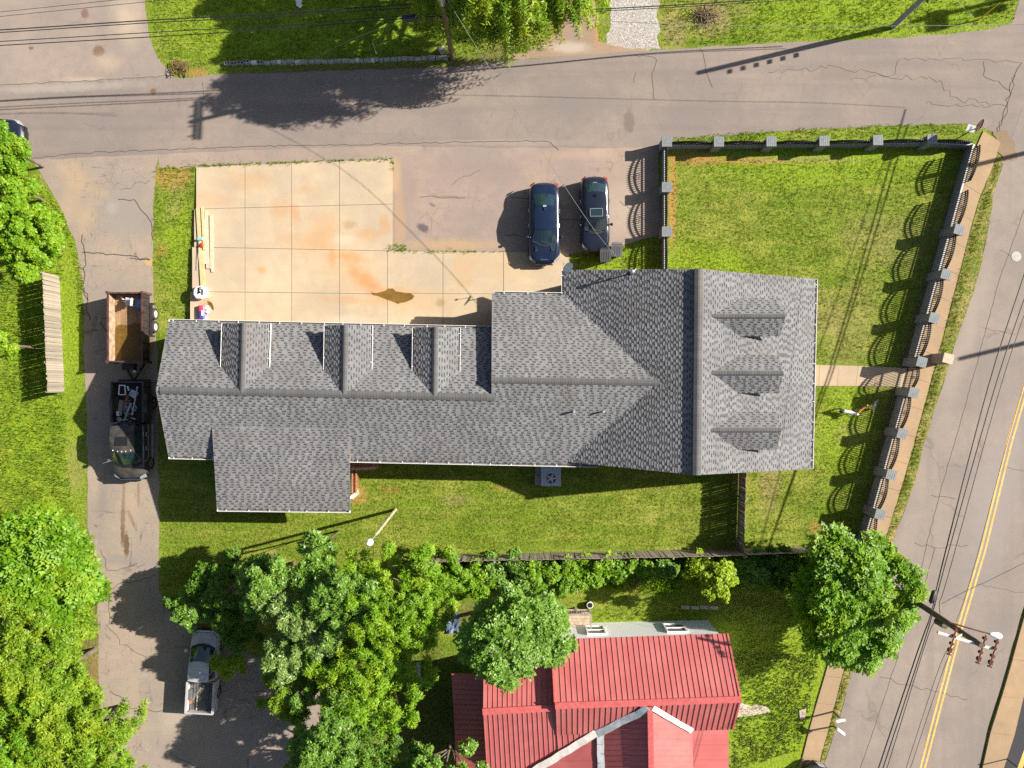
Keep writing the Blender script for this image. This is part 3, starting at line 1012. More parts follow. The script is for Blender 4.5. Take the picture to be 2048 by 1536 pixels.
# gable ends
up = Vector((0, 0, 1))
tri_wall(m, [Ln0 + Vector((.55, -i, -.17)), Ls0 + Vector((.55, i, -.17)), Lr0 + Vector((.30, 0, -.17))], .1, (1, 0, 0))
tri_wall(m, [Vector((Cn0.x + .15, Cn0.y - i, 2.9)), Vector((Cs0.x + .15, Cs0.y + i, 2.9)), Cr0 + Vector((.15, 0, -.17))], .1, (1, 0, 0))
tri_wall(m, [Vector((Ml0.x + i, Ml0.y - .35, 2.2)), Vector((Me0.x - i, Me0.y - .35, 2.2)), Vector((Me0.x - i, Me0.y - .35, 2.5)), Mr0 + Vector((0, -.35, -.17)), Vector((Ml0.x + i, Ml0.y - .35, 3.0))], .1, (0, -1, 0))
tri_wall(m, [Vector((Ml1.x + i, Ml1.y + .1, 2.2)), Vector((Me1.x - i, Me1.y + .35, 2.2)), Vector((Me1.x - i, Me1.y + .35, 2.5)), Mr1 + Vector((0, .35, -.17)), Vector((Ml1.x + i, Ml1.y + .1, 3.0))], .1, (0, 1, 0))
for (a, b) in ((P(424, 858, 3.7), P(434, 915, 3.3)), (P(697, 858, 3.7), P(698, 920, 3.3))):
    tri_wall(m, [Vector((a.x, a.y, 3.0)), Vector((b.x, b.y, 3.0)), b + Vector((0, 0, .02)), a], .05, (1, 0, 0))
walls = obj("wall", m, MAT_BRICK, house)
# porch posts under the lean-to
for px in (560, 690):
    q = P(px, 1012, 2.9)
    m = MB()
    m.box((q.x - .07, q.y - .07 + .3, 0), (q.x + .07, q.y + .07 + .3, 2.76))
    obj("porch_post", m, MAT_WHITE, house)
# front windows and doors, seen only from the side
for (a, b, f, kind_) in ((Me0, Me1, .15, 'w'), (Me0, Me1, .32, 'w'), (Me0, Me1, .5, 'd'), (Me0, Me1, .68, 'w'), (Me0, Me1, .85, 'w')):
    c = a.lerp(b, f)
    m = MB()
    if kind_ == 'w':
        m.box((c.x - i + .01, c.y - .5, .8), (c.x - i + .05, c.y + .5, 2.05))
        w_ = obj("window", m, MAT_WHITE, house)
        m = MB()
        m.box((c.x - i + .03, c.y - .42, .88), (c.x - i + .065, c.y + .42, 1.97))
        obj("pane", m, MAT_GLASS, w_)
    else:
        m.box((c.x - i + .01, c.y - .47, .05), (c.x - i + .06, c.y + .47, 2.1))
        obj("door", m, MAT_WHITE, house)
for px in (380, 590, 790):
    q = P(px, 660, 3)
    m = MB()
    m.box((q.x - 1.25, Ln0.y - i - .03, .05), (q.x + 1.25, Ln0.y - i + .05, 2.2))
    obj("garage_door", m, MAT_WHITE, house)

# vent pipes, service mast and dish on the roof
MAT_PIPE = simple("vent_pipe_metal", (0.55, 0.55, 0.56), 0.35, .6)
zs = lambda p: Cs0.z + (Cr0.z - Cs0.z) * (p.y - Cs0.y) / (Cr0.y - Cs0.y)
for px, lab in ((1148, 'w'), (1207, 'e')):
    q = P(px, 823, 4.3)
    z = zs(q)
    m = MB()
    m.cyl((q.x, q.y), .15, z - .05, z + .04, 12, 0, .09)
    m.cyl((q.x, q.y), .05, z, z + .36, 10)
    m.cyl((q.x, q.y), .075, z + .34, z + .40, 10)
    obj("vent_pipe", m, MAT_PIPE, house, smooth=True)
# ------------------------------------------------------------------ the red metal roof house
t = NT("red_metal")
c = t.mix(t.ramp(t.noise(.8, 4, .6), .35, .7), (0.40, 0.105, 0.10), (0.46, 0.14, 0.13))
c = t.mix(t.math('MULTIPLY', t.objrand(), .35), c, (0.38, 0.095, 0.09))
t.color(c)
MAT_RED = t.done(0.42, 0.0, .45)
MAT_RED_DARK = simple("red_trim", (0.45, 0.10, 0.095), .4)
MAT_FLASH = simple("galvanised_flashing", (0.55, 0.57, 0.58), .4, .5, var=.2, scale=3)
MAT_WHITEFLASH = simple("white_flashing", (0.7, 0.66, 0.6), .5, .1, var=.12, scale=3)
MAT_SIDING = simple("white_siding", (0.84, 0.84, 0.84), .5, var=.04)

RC = P(1300, 1400)
red = thing("red_roof_house", "white sided house under a red ribbed metal roof with a cross gable", "house", (RC.x, RC.y, 0))


def metal_plane(parent, tA, tB, bA, bB, sheet=0.92, ribs=3, seed=0, thick=.05, rib_h=.034, clip=None):
    """sheets run from ridge (t) to eave (b); one object per sheet"""
    tA, tB, bA, bB = map(Vector, (tA, tB, bA, bB))
    n = (tB - tA).cross(bA - tA)
    if n.length < 1e-6:
        n = (bB - bA).cross(tA - bA)
    if n.z < 0:
        n = -n
    n.normalize()
    W = max((tB - tA).length, (bB - bA).length)
    k = max(1, int(round(W / sheet)))
    for s in range(k):
        f0, f1 = s / k + .004 / k, (s + 1) / k - .004 / k
        m = MB()
        a, b, c_, d = lerp(bA, bB, f0), lerp(bA, bB, f1), lerp(tA, tB, f1), lerp(tA, tB, f0)
        dn = n * -thick
        m.add([a, b, c_, d, a + dn, b + dn, c_ + dn, d + dn], [(0, 1, 2, 3), (7, 6, 5, 4), (0, 4, 5, 1), (1, 5, 6, 2), (2, 6, 7, 3), (3, 7, 4, 0)])
        for r_ in range(ribs):
            g = f0 + (f1 - f0) * (r_ + .12) / ribs
            gw = (f1 - f0) / ribs
            e0, e1 = lerp(bA, bB, g), lerp(bA, bB, g + gw * .14)
            u0, u1 = lerp(tA, tB, g), lerp(tA, tB, g + gw * .14)
            em, um = (e0 + e1) / 2, (u0 + u1) / 2
            q = .3
            m.add([e0, e0.lerp(em, q) + n * rib_h, e1.lerp(em, q) + n * rib_h, e1, u0, u0.lerp(um, q) + n * rib_h, u1.lerp(um, q) + n * rib_h, u1],
                  [(0, 1, 5, 4), (1, 2, 6, 5), (2, 3, 7, 6), (0, 3, 2, 1)])
        obj("roof_panel", m, MAT_RED, parent)


def strip(parent, name, pts, w, th, mat, lift=.06, wav=0.0, seed=0):
    m = MB()
    r = random.Random(seed)
    pts = [Vector(p) + Vector((0, 0, lift)) for p in pts]
    if wav:
        full = []
        for a, b in zip(pts[:-1], pts[1:]):
            k = max(2, int((b - a).length / .5))
            for j in range(k):
                full.append(a.lerp(b, j / k) + Vector((r.uniform(-wav, wav), r.uniform(-wav, wav), 0)))
        pts = full + [pts[-1]]
    for a, b in zip(pts[:-1], pts[1:]):
        m.bar(a, b + (b - a).normalized() * .01, w, th)
    return obj(name, m, mat, parent)


# main block, right of the step
A_r0, A_r1 = P(1110, 1411, 5.0), P(1481, 1398, 5.0)
A_n0, A_n1 = P(1103, 1279, 2.95), P(1455, 1267, 2.95)
A_s0, A_s1 = P(1112, 1470, 3.83), P(1465, 1459, 3.85)
metal_plane(red, A_r0, A_r1, A_n0, A_n1, seed=1)
metal_plane(red, A_r0, A_r1, A_s0, A_s1, seed=2)
strip(red, "ridge_flashing", [A_r0, A_r1], .36, .03, MAT_RED_DARK, .05)
# left block, a step lower, its south slope running on below
B_r0, B_r1 = P(965, 1423, 4.55), P(1112, 1415, 4.55)
B_n0, B_n1 = P(966, 1320, 2.95), P(1112, 1316, 2.95)
B_s0, B_s1 = P(985, 1600, 2.55), P(1230, 1590, 2.55)
metal_plane(red, B_r0, B_r1, B_n0, B_n1, seed=3)
metal_plane(red, B_r0, B_r1, P(976, 1600, 1.95), P(1122, 1592, 1.95), seed=4)
strip(red, "ridge_flashing", [B_r0, B_r1 - Vector((.05, 0, 0))], .36, .03, MAT_RED_DARK, .05)
# south slope going on east of it down to the valley
metal_plane(red, P(1112, 1467, 3.85), P(1215, 1464, 3.85), P(1122, 1592, 2.05), P(1215, 1590, 2.05), seed=5)
# low roof along the west side
metal_plane(red, P(966, 1350, 2.9), P(985, 1620, 2.9), P(903, 1347, 2.3), P(918, 1620, 2.3), seed=6, sheet=.92)
# south cross gable: dark west side, bright east side
G_r0, G_r1 = P(1300, 1413, 4.95), P(1304, 1640, 4.95)
G_w0, G_w1 = P(1204, 1413, 3.68), P(1204, 1640, 3.68)
G_e0, G_e1 = P(1384, 1413, 3.85), P(1388, 1640, 3.85)
metal_plane(red, G_r0, G_r1, G_w0, G_w1, seed=7)
metal_plane(red, G_r0, G_r1, G_e0, G_e1, seed=8, rib_h=.02)
strip(red, "ridge_flashing", [G_r0, G_r1], .3, .03, MAT_RED_DARK, .05)
# lower roofs either side of it
metal_plane(red, P(1383, 1459, 3.35), P(1386, 1640, 3.35), P(1457, 1459, 3.15), P(1458, 1640, 3.15), seed=9, rib_h=.015)
metal_plane(red, P(1196, 1462, 3.80), P(1198, 1640, 3.80), P(1030, 1462, 2.75), P(1030, 1640, 2.75), seed=10, rib_h=.015)
strip(red, "valley_flashing", [P(1296, 1416, 4.97), P(1255, 1436, 4.48), P(1193, 1467, 3.92)], .42, .02, MAT_FLASH, .07, .05, 1)
strip(red, "valley_flashing", [P(1190, 1466, 3.90), P(1120, 1508, 3.40), P(1050, 1551, 2.88)], .42, .02, MAT_WHITEFLASH, .09, .05, 2)
strip(red, "valley_flashing", [P(1306, 1415, 4.97), P(1384, 1461, 3.93)], .3, .02, MAT_WHITEFLASH, .07, .02, 3)
strip(red, "step_flashing", [P(1201, 1468, 3.84), P(1203, 1640, 3.84)], .4, .02, MAT_FLASH, .05, .02, 4)
# rake trims
for a, b in ((A_r1, A_n1), (A_r1, A_s1), (A_r0, A_n0)):
    strip(red, "rake_trim", [a, b], .1, .06, MAT_RED_DARK, .02)
# step wall
m = MB()
tri_wall(m, [A_r0 + Vector((.05, 0, -.06)), A_n0 + Vector((.05, 0, -.06)), A_n0 + Vector((.05, 0, -.8)), A_r0 + Vector((.05, 0, -.9))], .06, (1, 0, 0))
# walls
ins = .38
wx0, wx1 = P(970, 1400).x, 12.02
wy1 = -14.75
wyR = -14.50
wy = lambda x: wy1 + (wyR - wy1) * (x - A_n0.x) / (wx1 - A_n0.x)
for poly, z1 in (([(A_n0.x + .25, wy1), (wx1, wyR), (wx1, A_s1.y + .3), (A_n0.x + .25, A_s1.y + .3)], 2.85), ([(B_n0.x + .3, B_n0.y - .3), (A_n0.x + .2, B_n0.y - .3), (A_n0.x + .2, -24), (B_n0.x + .6, -24)], 2.25),
                 ([(P(1215, 1500, 3).x, A_s0.y - .1), (P(1376, 1500, 3).x, A_s0.y - .1), (P(1376, 1500, 3).x, -25), (P(1215, 1500, 3).x, -25)], 3.3)):
    m.prism(poly, 0, z1)
tri_wall(m, [Vector((wx1 - .05, wyR - .05, 2.8)), Vector((wx1 - .05, A_s1.y + .3, 2.8)), Vector((wx1 - .05, A_s1.y + .3, 3.8)), Vector((wx1 - .05, A_r1.y, 4.85))], .1, (-1, 0, 0))
rw = obj("wall", m, MAT_SIDING, red)
# lap boards on the north wall
z = .12
while z < 2.72:
    m = MB()
    m.add([(A_n0.x + .25, wy1 + .002, z + .17), (wx1, wyR + .002, z + .17), (wx1, wyR + .005, z), (A_n0.x + .25, wy1 + .005, z), (A_n0.x + .25, wy1, z - .004), (wx1, wyR, z - .004)], [(0, 3, 2, 1), (3, 4, 5, 2)])
    obj("siding_board", m, MAT_SIDING, rw)
    z += .175
for px, w_ in ((1192, .95), (1352, 1.05)):
    cx_ = P(px, 1262, 1.7).x
    m = MB()
    y = wy(cx_) + .03
    for (x0, x1, z0, z1) in ((-w_ / 2 - .1, -w_ / 2, .75, 2.2), (w_ / 2, w_ / 2 + .1, .75, 2.2), (-w_ / 2, w_ / 2, .72, .84), (-w_ / 2, w_ / 2, 2.1, 2.2), (-w_ / 2, w_ / 2, 1.42, 1.5)):
        m.box((cx_ + x0, y - .03, z0), (cx_ + x1, y + .07, z1))
    wf = obj("window", m, MAT_WHITE, red)
    m = MB()
    m.box((cx_ - w_ / 2, y - .02, .84), (cx_ + w_ / 2, y + .01, 2.1))
    obj("pane", m, MAT_GLASS, wf)
m = MB()
m.box((A_n0.x, A_n0.y - .30, 2.80), (A_n1.x, A_n0.y - .12, 2.86))
obj("soffit", m, MAT_WHITE, red)

# wooden back steps by the white wall
MAT_PALE = simple("pale_wood", (0.42, 0.33, 0.24), .8, var=.25, scale=5)
MAT_GREYWOOD = simple("grey_weathered_wood", (0.27, 0.23, 0.185), .85, var=.3, scale=4)
q0, q1 = P(1124, 1222, .5), P(1180, 1246, .5)
steps = thing("wooden_landing", "small pale wooden landing with slatted rail beside the white siding wall", "deck", ((q0.x + q1.x) / 2, (q0.y + q1.y) / 2, 0))
x0, x1, y1, y0 = q0.x, q1.x, q0.y + .1, q1.y - .5
k = 7
for j in range(k):
    m = MB()
    yy = y0 + (y1 - y0) * j / k
    m.box((x0, yy, .42), (x1, yy + (y1 - y0) / k - .015, .46))
    obj("plank", m, MAT_PALE, steps)
for x in (x0 + .05, (x0 + x1) / 2, x1 - .05):
    for y in (y0 + .05, y1 - .05):
        m = MB()
        m.box((x - .045, y - .045, 0), (x + .045, y + .045, 1.3 if y > (y0 + y1) / 2 else .42))
        obj("post", m, MAT_PALE, steps)
for zz in (.62, 1.3):
    m = MB()
    m.box((x0, y1 - .1, zz), (x1, y1, zz + .05))
    obj("rail", m, MAT_GREYWOOD, steps)
for j in range(11):
    m = MB()
    x = x0 + (x1 - x0) * (j + .5) / 11
    m.box((x - .02, y1 - .07, .67), (x + .02, y1 - .03, 1.3))
    obj("baluster", m, MAT_PALE, steps)
m = MB()
m.box((x1 - .08, y0, 1.3), (x1, y1 - .1, 1.35))
obj("rail", m, MAT_GREYWOOD, steps)
q = P(1180, 1210, .3)
m = MB()
m.cyl((q.x, q.y), .17, 0, .36, 14, 0, .2)
m.cyl((q.x, q.y), .16, .361, .37, 14, 1)
centred(m, "flower_pot", [MAT_WHITE, MAT_DARKMETAL], "round white pot standing at the corner of the wooden landing", "pot", smooth=True)
# stepping stones of the red house
MAT_STONE = simple("pale_stone", (0.44, 0.36, 0.29), .85, var=.15, scale=2)
for pts, lab in (([(1480, 1404), (1500, 1412), (1512, 1408), (1536, 1414), (1540, 1424), (1506, 1430), (1474, 1434)], "broken pale concrete path slab against the red-roofed house's east end"),
                 ([(1598, 1420), (1612, 1416), (1610, 1438), (1600, 1440)], "lone pale paving stone beside the tan sidewalk in clover lawn")):
    m = MB()
    m.prism([tuple(P(*p).xy) for p in pts], 0, .05)
    centred(m, "paving_slab", MAT_STONE, lab, "paving stone")
m = MB()
q = [P(x, y) for x, y in ((1366, 1211), (1386, 1212), (1388, 1219), (1367, 1219))]
for kx in range(4):
    mm = MB()
    p = P(1370 + kx * 19, 1214 + (kx % 2))
    mm.prism([(p.x - .26, p.y - .1), (p.x + .25, p.y - .11), (p.x + .27, p.y + .1), (p.x - .25, p.y + .11)], 0, .07)
    o = centred(mm, "edging_stone", MAT_STONE, "tan edging stone in a row across the shady grass north of the red roof", "stone", "edging stones north of the red roof")
# ------------------------------------------------------------------ masonry and iron fence round the front yard
MAT_BLOCK = simple("dark_grey_masonry", (0.19, 0.195, 0.205), .85, var=.15, scale=5, bump=.3)
MAT_CAPSTONE = simple("slate_cap", (0.175, 0.19, 0.20), .7, var=.16, scale=7)
MAT_COPING = simple("pale_coping", (0.48, 0.46, 0.44), .75, var=.12, scale=6)
MAT_IRON = simple("black_iron", (0.014, 0.014, 0.016), .5, .3)


def copy_tree(o, loc, rz, scale=(1, 1, 1), parent=None):
    c = o.copy()
    COL.objects.link(c)
    if parent is None:
        c.location, c.rotation_euler, c.scale = loc or (0, 0, 0), (0, 0, rz or 0), scale
    else:
        c.parent = parent
    for ch in o.children:
        copy_tree(ch, None, None, parent=c)
    return c


def make_pillar(h):
    t = thing("fence_pillar", "x", "pillar", (0, 0, 0))
    m = MB()
    m.box((-.25, -.25, 0), (.25, .25, h - .09))
    obj("pillar_shaft", m, MAT_BLOCK, t)
    m = MB()
    m.box((-.30, -.30, h - .088), (.30, .30, h - .02))
    for i in range(5):
        x0 = -.30 + .12 * i
        m.box((x0 + .006, -.302, h - .0195), (x0 + .114, .302, h))
    for y in (-.1, .1):
        m.box((-.303, y - .008, h - .0185), (.303, y + .008, h + .004))
    obj("pillar_cap", m, MAT_CAPSTONE, t)
    return t


def make_panel(L, z0, zt, rise, n=16, gate=False):
    """iron panel along x from 0 to L; two arched rails, pickets and a scroll"""
    t = thing("iron_fence_panel", "x", "fence panel", (0, 0, 0))
    arch = lambda x: zt - rise + rise * math.sin(math.pi * x / L) ** .8 if 0 < x < L else zt - rise
    for k, dz in enumerate((0.0, -.2)):
        m = MB()
        pts = [(x, 0, arch(x) + dz) for x in [L * i / 14 for i in range(15)]]
        for a, b in zip(pts[:-1], pts[1:]):
            m.bar(a, b, .06, .065)
        obj("arched_rail", m, MAT_IRON, t)
    m = MB()
    m.box((0, -.03, z0 + .1), (L, .03, z0 + .15))
    obj("bottom_rail", m, MAT_IRON, t)
    if gate:
        m = MB()
        m.box((0, -.03, z0 + (zt - z0) * .5), (L, .03, z0 + (zt - z0) * .5 + .06))
        obj("mid_rail", m, MAT_IRON, t)
    for i in range(n):
        x = L * (i + .5) / n
        m = MB()
        zz = arch(x) + .10
        m.box((x - .021, -.021, z0 + .005), (x + .021, .021, zz - .05))
        m.add([(x - .03, -.02, zz - .05), (x + .03, -.02, zz - .05), (x + .03, .02, zz - .05), (x - .03, .02, zz - .05), (x, 0, zz + .04)], [(0, 1, 4), (1, 2, 4), (2, 3, 4), (3, 0, 4), (3, 2, 1, 0)])
        obj("picket", m, MAT_IRON, t)
    m = MB()
    zc = (z0 + .15 + zt - .2) / 2 + (.2 if gate else 0)
    for cx_, cz in ((-.13, .0), (.13, 0), (0, .11), (0, -.11)):
        pts = [(L / 2 + cx_ + .09 * math.cos(a) * (1 - a / 14), -.0, zc + cz + .09 * math.sin(a) * (1 - a / 14)) for a in [i * .7 for i in range(10)]]
        m.tube(pts, .013, 4)
    obj("scroll", m, MAT_IRON, t)
    return t


def place_pillars(pts, h, rz, labels, group, first):
    out = []
    for i, (x, y) in enumerate(pts):
        q = P(x, y, h)
        o = first if i == 0 else copy_tree(first, None, 0)
        o.location, o.rotation_euler = (q.x, q.y, 0), (0, 0, rz)
        o["label"], o["group"], o["category"] = labels[i], group, "pillar"
        out.append(q)
    return out


ordn = ["first", "second", "third", "fourth", "fifth", "sixth", "seventh", "eighth", "ninth", "tenth", "eleventh"]
TOPH, RIGH = 1.25, 1.62
pt = make_pillar(TOPH)
pr = make_pillar(RIGH)
G1, G2, G3 = "pillars of the fence along the side street", "pillars of the fence beside the parked cars", "pillars of the fence along the avenue"
top_px = [(1334, 283), (1438, 283), (1543, 282.5), (1649, 281.5), (1756.5, 280), (1865, 278)]
q_top = place_pillars(top_px, TOPH, .01, ["grey capped corner pillar where the street fence meets the parking area"] + ["grey capped pillar of the street-side fence, %s past the parking corner" % ordn[i] for i in range(5)], G1, pt)
left_px = [(1334, 374), (1334, 463)]
q_left = place_pillars(left_px, TOPH, 0, ["grey capped pillar across from the dark car's rear, nearest the street corner", "grey capped pillar beside the wheeled bins, nearest the roof"], G2, copy_tree(pt, None, 0))
right_px = [(1919, 459), (1893, 548.5), (1869, 636), (1844, 724), (1828, 785.5), (1805, 867.5), (1783, 949.5), (1760.5, 1029), (1738, 1108)]
rl = ["grey capped pillar of the avenue fence, first below the stop sign", "grey capped pillar of the avenue fence, second below the stop sign", "grey capped pillar of the avenue fence, third below the stop sign",
      "grey capped gate pillar right behind the beige brick mailbox", "grey capped gate pillar on the far side of the path from the brick mailbox", "grey capped pillar of the avenue fence, level with the lowest front dormer",
      "grey capped pillar of the avenue fence, level with the house's lower roof corner", "grey capped pillar of the avenue fence, last one clear of the tree", "grey capped fence pillar under the edge of the bright street tree"]
q_right = place_pillars(right_px, RIGH, -.266, rl, G3, pr)
cor = P(1967, 278, RIGH)
cor0 = Vector((cor.x, cor.y, 0))


def wall_line(name, label, pts, h, th, mat=MAT_BLOCK):
    t = thing(name, label, "wall", (pts[0][0], pts[0][1], 0))
    m, m2 = MB(), MB()
    for a, b in zip(pts[:-1], pts[1:]):
        a, b = Vector((a[0], a[1], 0)), Vector((b[0], b[1], 0))
        d = (b - a).normalized()
        m.bar(a + Vector((0, 0, h / 2)) + d * .01, b + Vector((0, 0, h / 2)) - d * .01, th, h)
        m2.bar(a + Vector((0, 0, h + .02)) + d * .02, b + Vector((0, 0, h + .02)) - d * .02, .10, .036)
    obj("wall_body", m, mat, t)
    obj("coping", m2, MAT_COPING, t)
    return t


W_TOP, W_R = .62, .72
wall_line("low_fence_wall", "low dark masonry wall with iron panels along the side street", [tuple(q_top[0].xy), tuple(q_top[-1].xy), tuple(cor0.xy)], W_TOP, .15)
roof_end = P(1334, 560, 0)
wall_line("low_fence_wall", "low dark masonry wall with iron panels between the parked cars and lawn", [tuple(q_top[0].xy), (q_left[1].x, 6.0)], W_TOP, .15)
wall_line("low_fence_wall", "low dark masonry wall with iron panels along the avenue above the gate", [tuple(cor0.xy), tuple(q_right[3].xy)], W_R, .15)
wall_line("low_fence_wall", "low dark masonry wall with iron panels along the avenue below the gate", [tuple(q_right[4].xy), tuple(q_right[8].xy)], W_R, .15)

PL = 2.5
pan_t = make_panel(PL, W_TOP + .04, TOPH + .02, .22)
pan_r = make_panel(PL, W_R + .04, RIGH + .02, .28)
used = {}


def place_panel(proto, a, b, label, group):
    d = (b - a)
    d.z = 0
    L = d.length - .56
    d.normalize()
    s = Vector((a.x, a.y, 0)) + d * .28
    rz = math.atan2(d.y, d.x)
    if proto.name not in used:
        used[proto.name] = 1
        o = proto
        o.location, o.rotation_euler, o.scale = s, (0, 0, rz), (L / PL, 1, 1)
    else:
        o = copy_tree(proto, s, rz, (L / PL, 1, 1))
    o["label"], o["group"], o["category"] = label, group, "fence panel"
    return o


GP1, GP2, GP3 = "iron panels along the side street", "iron panels beside the parked cars", "iron panels along the avenue"
for i in range(5):
    place_panel(pan_t, q_top[i], q_top[i + 1], "black arched iron fence panel along the street, %s from the parking corner" % ordn[i], GP1)
place_panel(pan_t, q_top[5], cor0, "black iron fence panel ending at the stop sign corner", GP1)
place_panel(pan_t, q_top[0], q_left[0], "black iron fence panel beside the dark car's rear end", GP2)
place_panel(pan_t, q_left[0], q_left[1], "black iron fence panel beside the dark car's bonnet and the bins", GP2)
place_panel(pan_t, q_left[1], Vector((q_left[1].x, q_left[1].y - 2.75, 0)), "black iron fence panel running in under the roof edge", GP2)
mid = cor0.lerp(Vector((q_right[0].x, q_right[0].y, 0)), .5)
place_panel(pan_r, cor0, mid, "black iron fence panel right below the stop sign corner", GP3)
place_panel(pan_r, mid, q_right[0], "black iron fence panel just above the first avenue pillar", GP3)
for i, lab in ((0, "between the first and second avenue pillars"), (1, "between the second and third avenue pillars"), (2, "between the third pillar and the brick mailbox"),
               (4, "just below the front gate, beside the three dogs"), (5, "level with the lowest front dormer"), (6, "level with the house's lower roof corner"), (7, "next to the bright street tree")):
    place_panel(pan_r, q_right[i], q_right[i + 1], "black arched iron fence panel " + lab, GP3)
gate = make_panel(PL, .10, RIGH + .05, .3, 12, True)
place_panel(gate, q_right[3], q_right[4], "black iron front gate across the pale concrete path", "g")
gate.name = "front_gate"
gate["category"] = "gate"
del gate["group"]

# brick mailbox column by the gate
MAT_BEIGE = simple("beige_brick", (0.47, 0.37, 0.27), .85, var=.14, scale=8, bump=.2)
MAT_TAUPE = simple("taupe_brick", (0.30, 0.25, 0.21), .85, var=.2, scale=9, bump=.3)
q = P(1897, 717, 1.4)
col = thing("mailbox_column", "beige topped brick mailbox column standing on the verge by the front gate", "mailbox", (q.x, q.y, 0), -.26)
for k in range(18):
    m = MB()
    z = k * .074
    m.box((-.29, -.27, z), (.29, .27, z + .066))
    obj("brick_course", m, MAT_TAUPE, col, world=False)
m = MB()
m.box((-.31, -.29, 1.332), (.31, .29, 1.4))
obj("cap", m, MAT_BEIGE, col, world=False)
m = MB()
m.box((.29, -.12, .9), (.31, .12, 1.15))
obj("mail_door", m, MAT_DARKMETAL, col, world=False)

# ------------------------------------------------------------------ board fences


def board_mat(name, c, var=.35):
    t = NT(name)
    k = t.mix(t.objrand(), tuple(x * (1 - var) for x in c), tuple(x * (1 + var * .7) for x in c))
    k = t.mix(t.ramp(t.noise(3.0, 5, .7, t.scaled(1, 1, .15)), .35, .7, .45, 0), k, tuple(x * .5 for x in c))
    t.color(k)
    return t.done(.88)


MAT_BOARD = board_mat("grey_board", (0.30, 0.255, 0.20))
MAT_BOARD2 = board_mat("brown_board", (0.36, 0.30, 0.245))


def board_fence(label, a, b, h, n, mat, seed, skip=(), posts=5, side=1):
    r = random.Random(seed)
    a, b = Vector((a.x, a.y, 0)), Vector((b.x, b.y, 0))
    d = (b - a)
    L = d.length
    d.normalize()
    nrm = Vector((-d.y, d.x, 0)) * side
    t = thing("wooden_fence", label, "fence", a)
    w = L / n
    protos = []
    for k in range(5):
        m = MB()
        hh = h + r.uniform(-.03, .03)
        m.obox((0, 0, hh / 2 + .02), d * (w * .47), nrm * .01, Vector((0, 0, hh / 2)))
        protos.append(mesh_from(m, "fence_board", mat))
    for k in range(n):
        if k in skip:
            continue
        o = link_mesh("fence_board", protos[r.randrange(5)], t)
        o.location = d * (w * (k + .5)) + nrm * r.uniform(-.006, .006)
        o.rotation_euler = (r.uniform(-.012, .012), r.uniform(-.012, .012), 0)
    for z in (.35, h - .3):
        m = MB()
        m.bar(a + nrm * -.045 + Vector((0, 0, z)), b + nrm * -.045 + Vector((0, 0, z)), .04, .09)
        obj("fence_rail", m, mat, t)
    for k in range(posts + 1):
        m = MB()
        m.bar(a + d * (L * k / posts) + nrm * -.12, a + d * (L * k / posts) + nrm * -.12 + Vector((0, 0, h - .05)), .09, .09)
        obj("fence_post", m, mat, t)
    return t


board_fence("weathered grey board fence standing alone in the tall grass by the driveway", P(119, 553), P(129, 783), 1.62, 50, MAT_BOARD, 1, posts=4, side=1)
board_fence("board fence running from the house corner across the yard to the back fence", P(1478, 938), P(1473, 1098), 1.38, 38, MAT_BOARD, 2, skip=(), posts=3, side=-1)
board_fence("long low board fence along the back of the yard beside the hedge", P(852, 1110), P(1473, 1097.5), 1.75, 132, MAT_BOARD2, 3, posts=9, side=1)
board_fence("board fence along the lower front yard ending under the street tree", P(1476, 1097), P(1712, 1089), 1.7, 52, MAT_BOARD2, 4, posts=4, side=1)

# ------------------------------------------------------------------ loose block wall along the upper lawn
MAT_CBLOCK = simple("concrete_block", (0.34, 0.31, 0.29), .9, var=.22, scale=6)
MAT_WBLOCK = simple("white_block", (0.62, 0.61, 0.60), .85, var=.1)
bw_ = P(450, 128)
bwall = thing("block_wall", "low dry-laid row of concrete blocks edging the shaded lawn above the street", "wall", (bw_.x, bw_.y, 0))
r = random.Random(5)
xx = 450.0
while xx < 893:
    yy = 128 + (-128 + 116) * ((xx - 450) / 443.0) ** 1.6 + r.uniform(-1, 1)
    ln = r.choice((12.5, 12.5, 13, 8))
    white = r.random() < .2
    m = MB()
    rot = r.uniform(-.12, .12) + .03
    c = P(xx + ln / 2, yy)
    zz = .2 + r.choice((0, 0, .0, .12))
    d = Vector((math.cos(rot), math.sin(rot), 0))
    e = Vector((-d.y, d.x, 0))
    m.obox(c + Vector((0, 0, zz / 2)), d * (ln * M0 / 2 - .012), e * .1, Vector((0, 0, zz / 2)))
    if not white and xx < 520:
        for s in (-.09, .09):
            m.obox(c + d * s + Vector((0, 0, zz + .001)), d * .06, e * .06, Vector((0, 0, .004)), 1)
    obj("block", m, [MAT_WBLOCK if white else MAT_CBLOCK, MAT_DARKMETAL], bwall)
    xx += ln + .6
c = P(885, 102)
m = MB()
m.obox(c + Vector((0, 0, .12)), Vector((.17, .12, 0)), Vector((-.09, .13, 0)), Vector((0, 0, .12)))
centred(m, "concrete_block", MAT_CBLOCK, "single tilted grey block off the row beside the pole foot", "block")
for (a, b, lab) in (((582, 132), (612, 122), "long pale stick leaning across the block row on the shaded lawn"), ((745, 84), (753, 108), "short pale stake lying on the shaded lawn above the block row")):
    m = MB()
    m.bar(P(*a, .06) + Vector((0, 0, .06)), P(*b, .22) + Vector((0, 0, .06)), .05, .05)
    centred(m, "stick", MAT_PALE, lab, "stick")

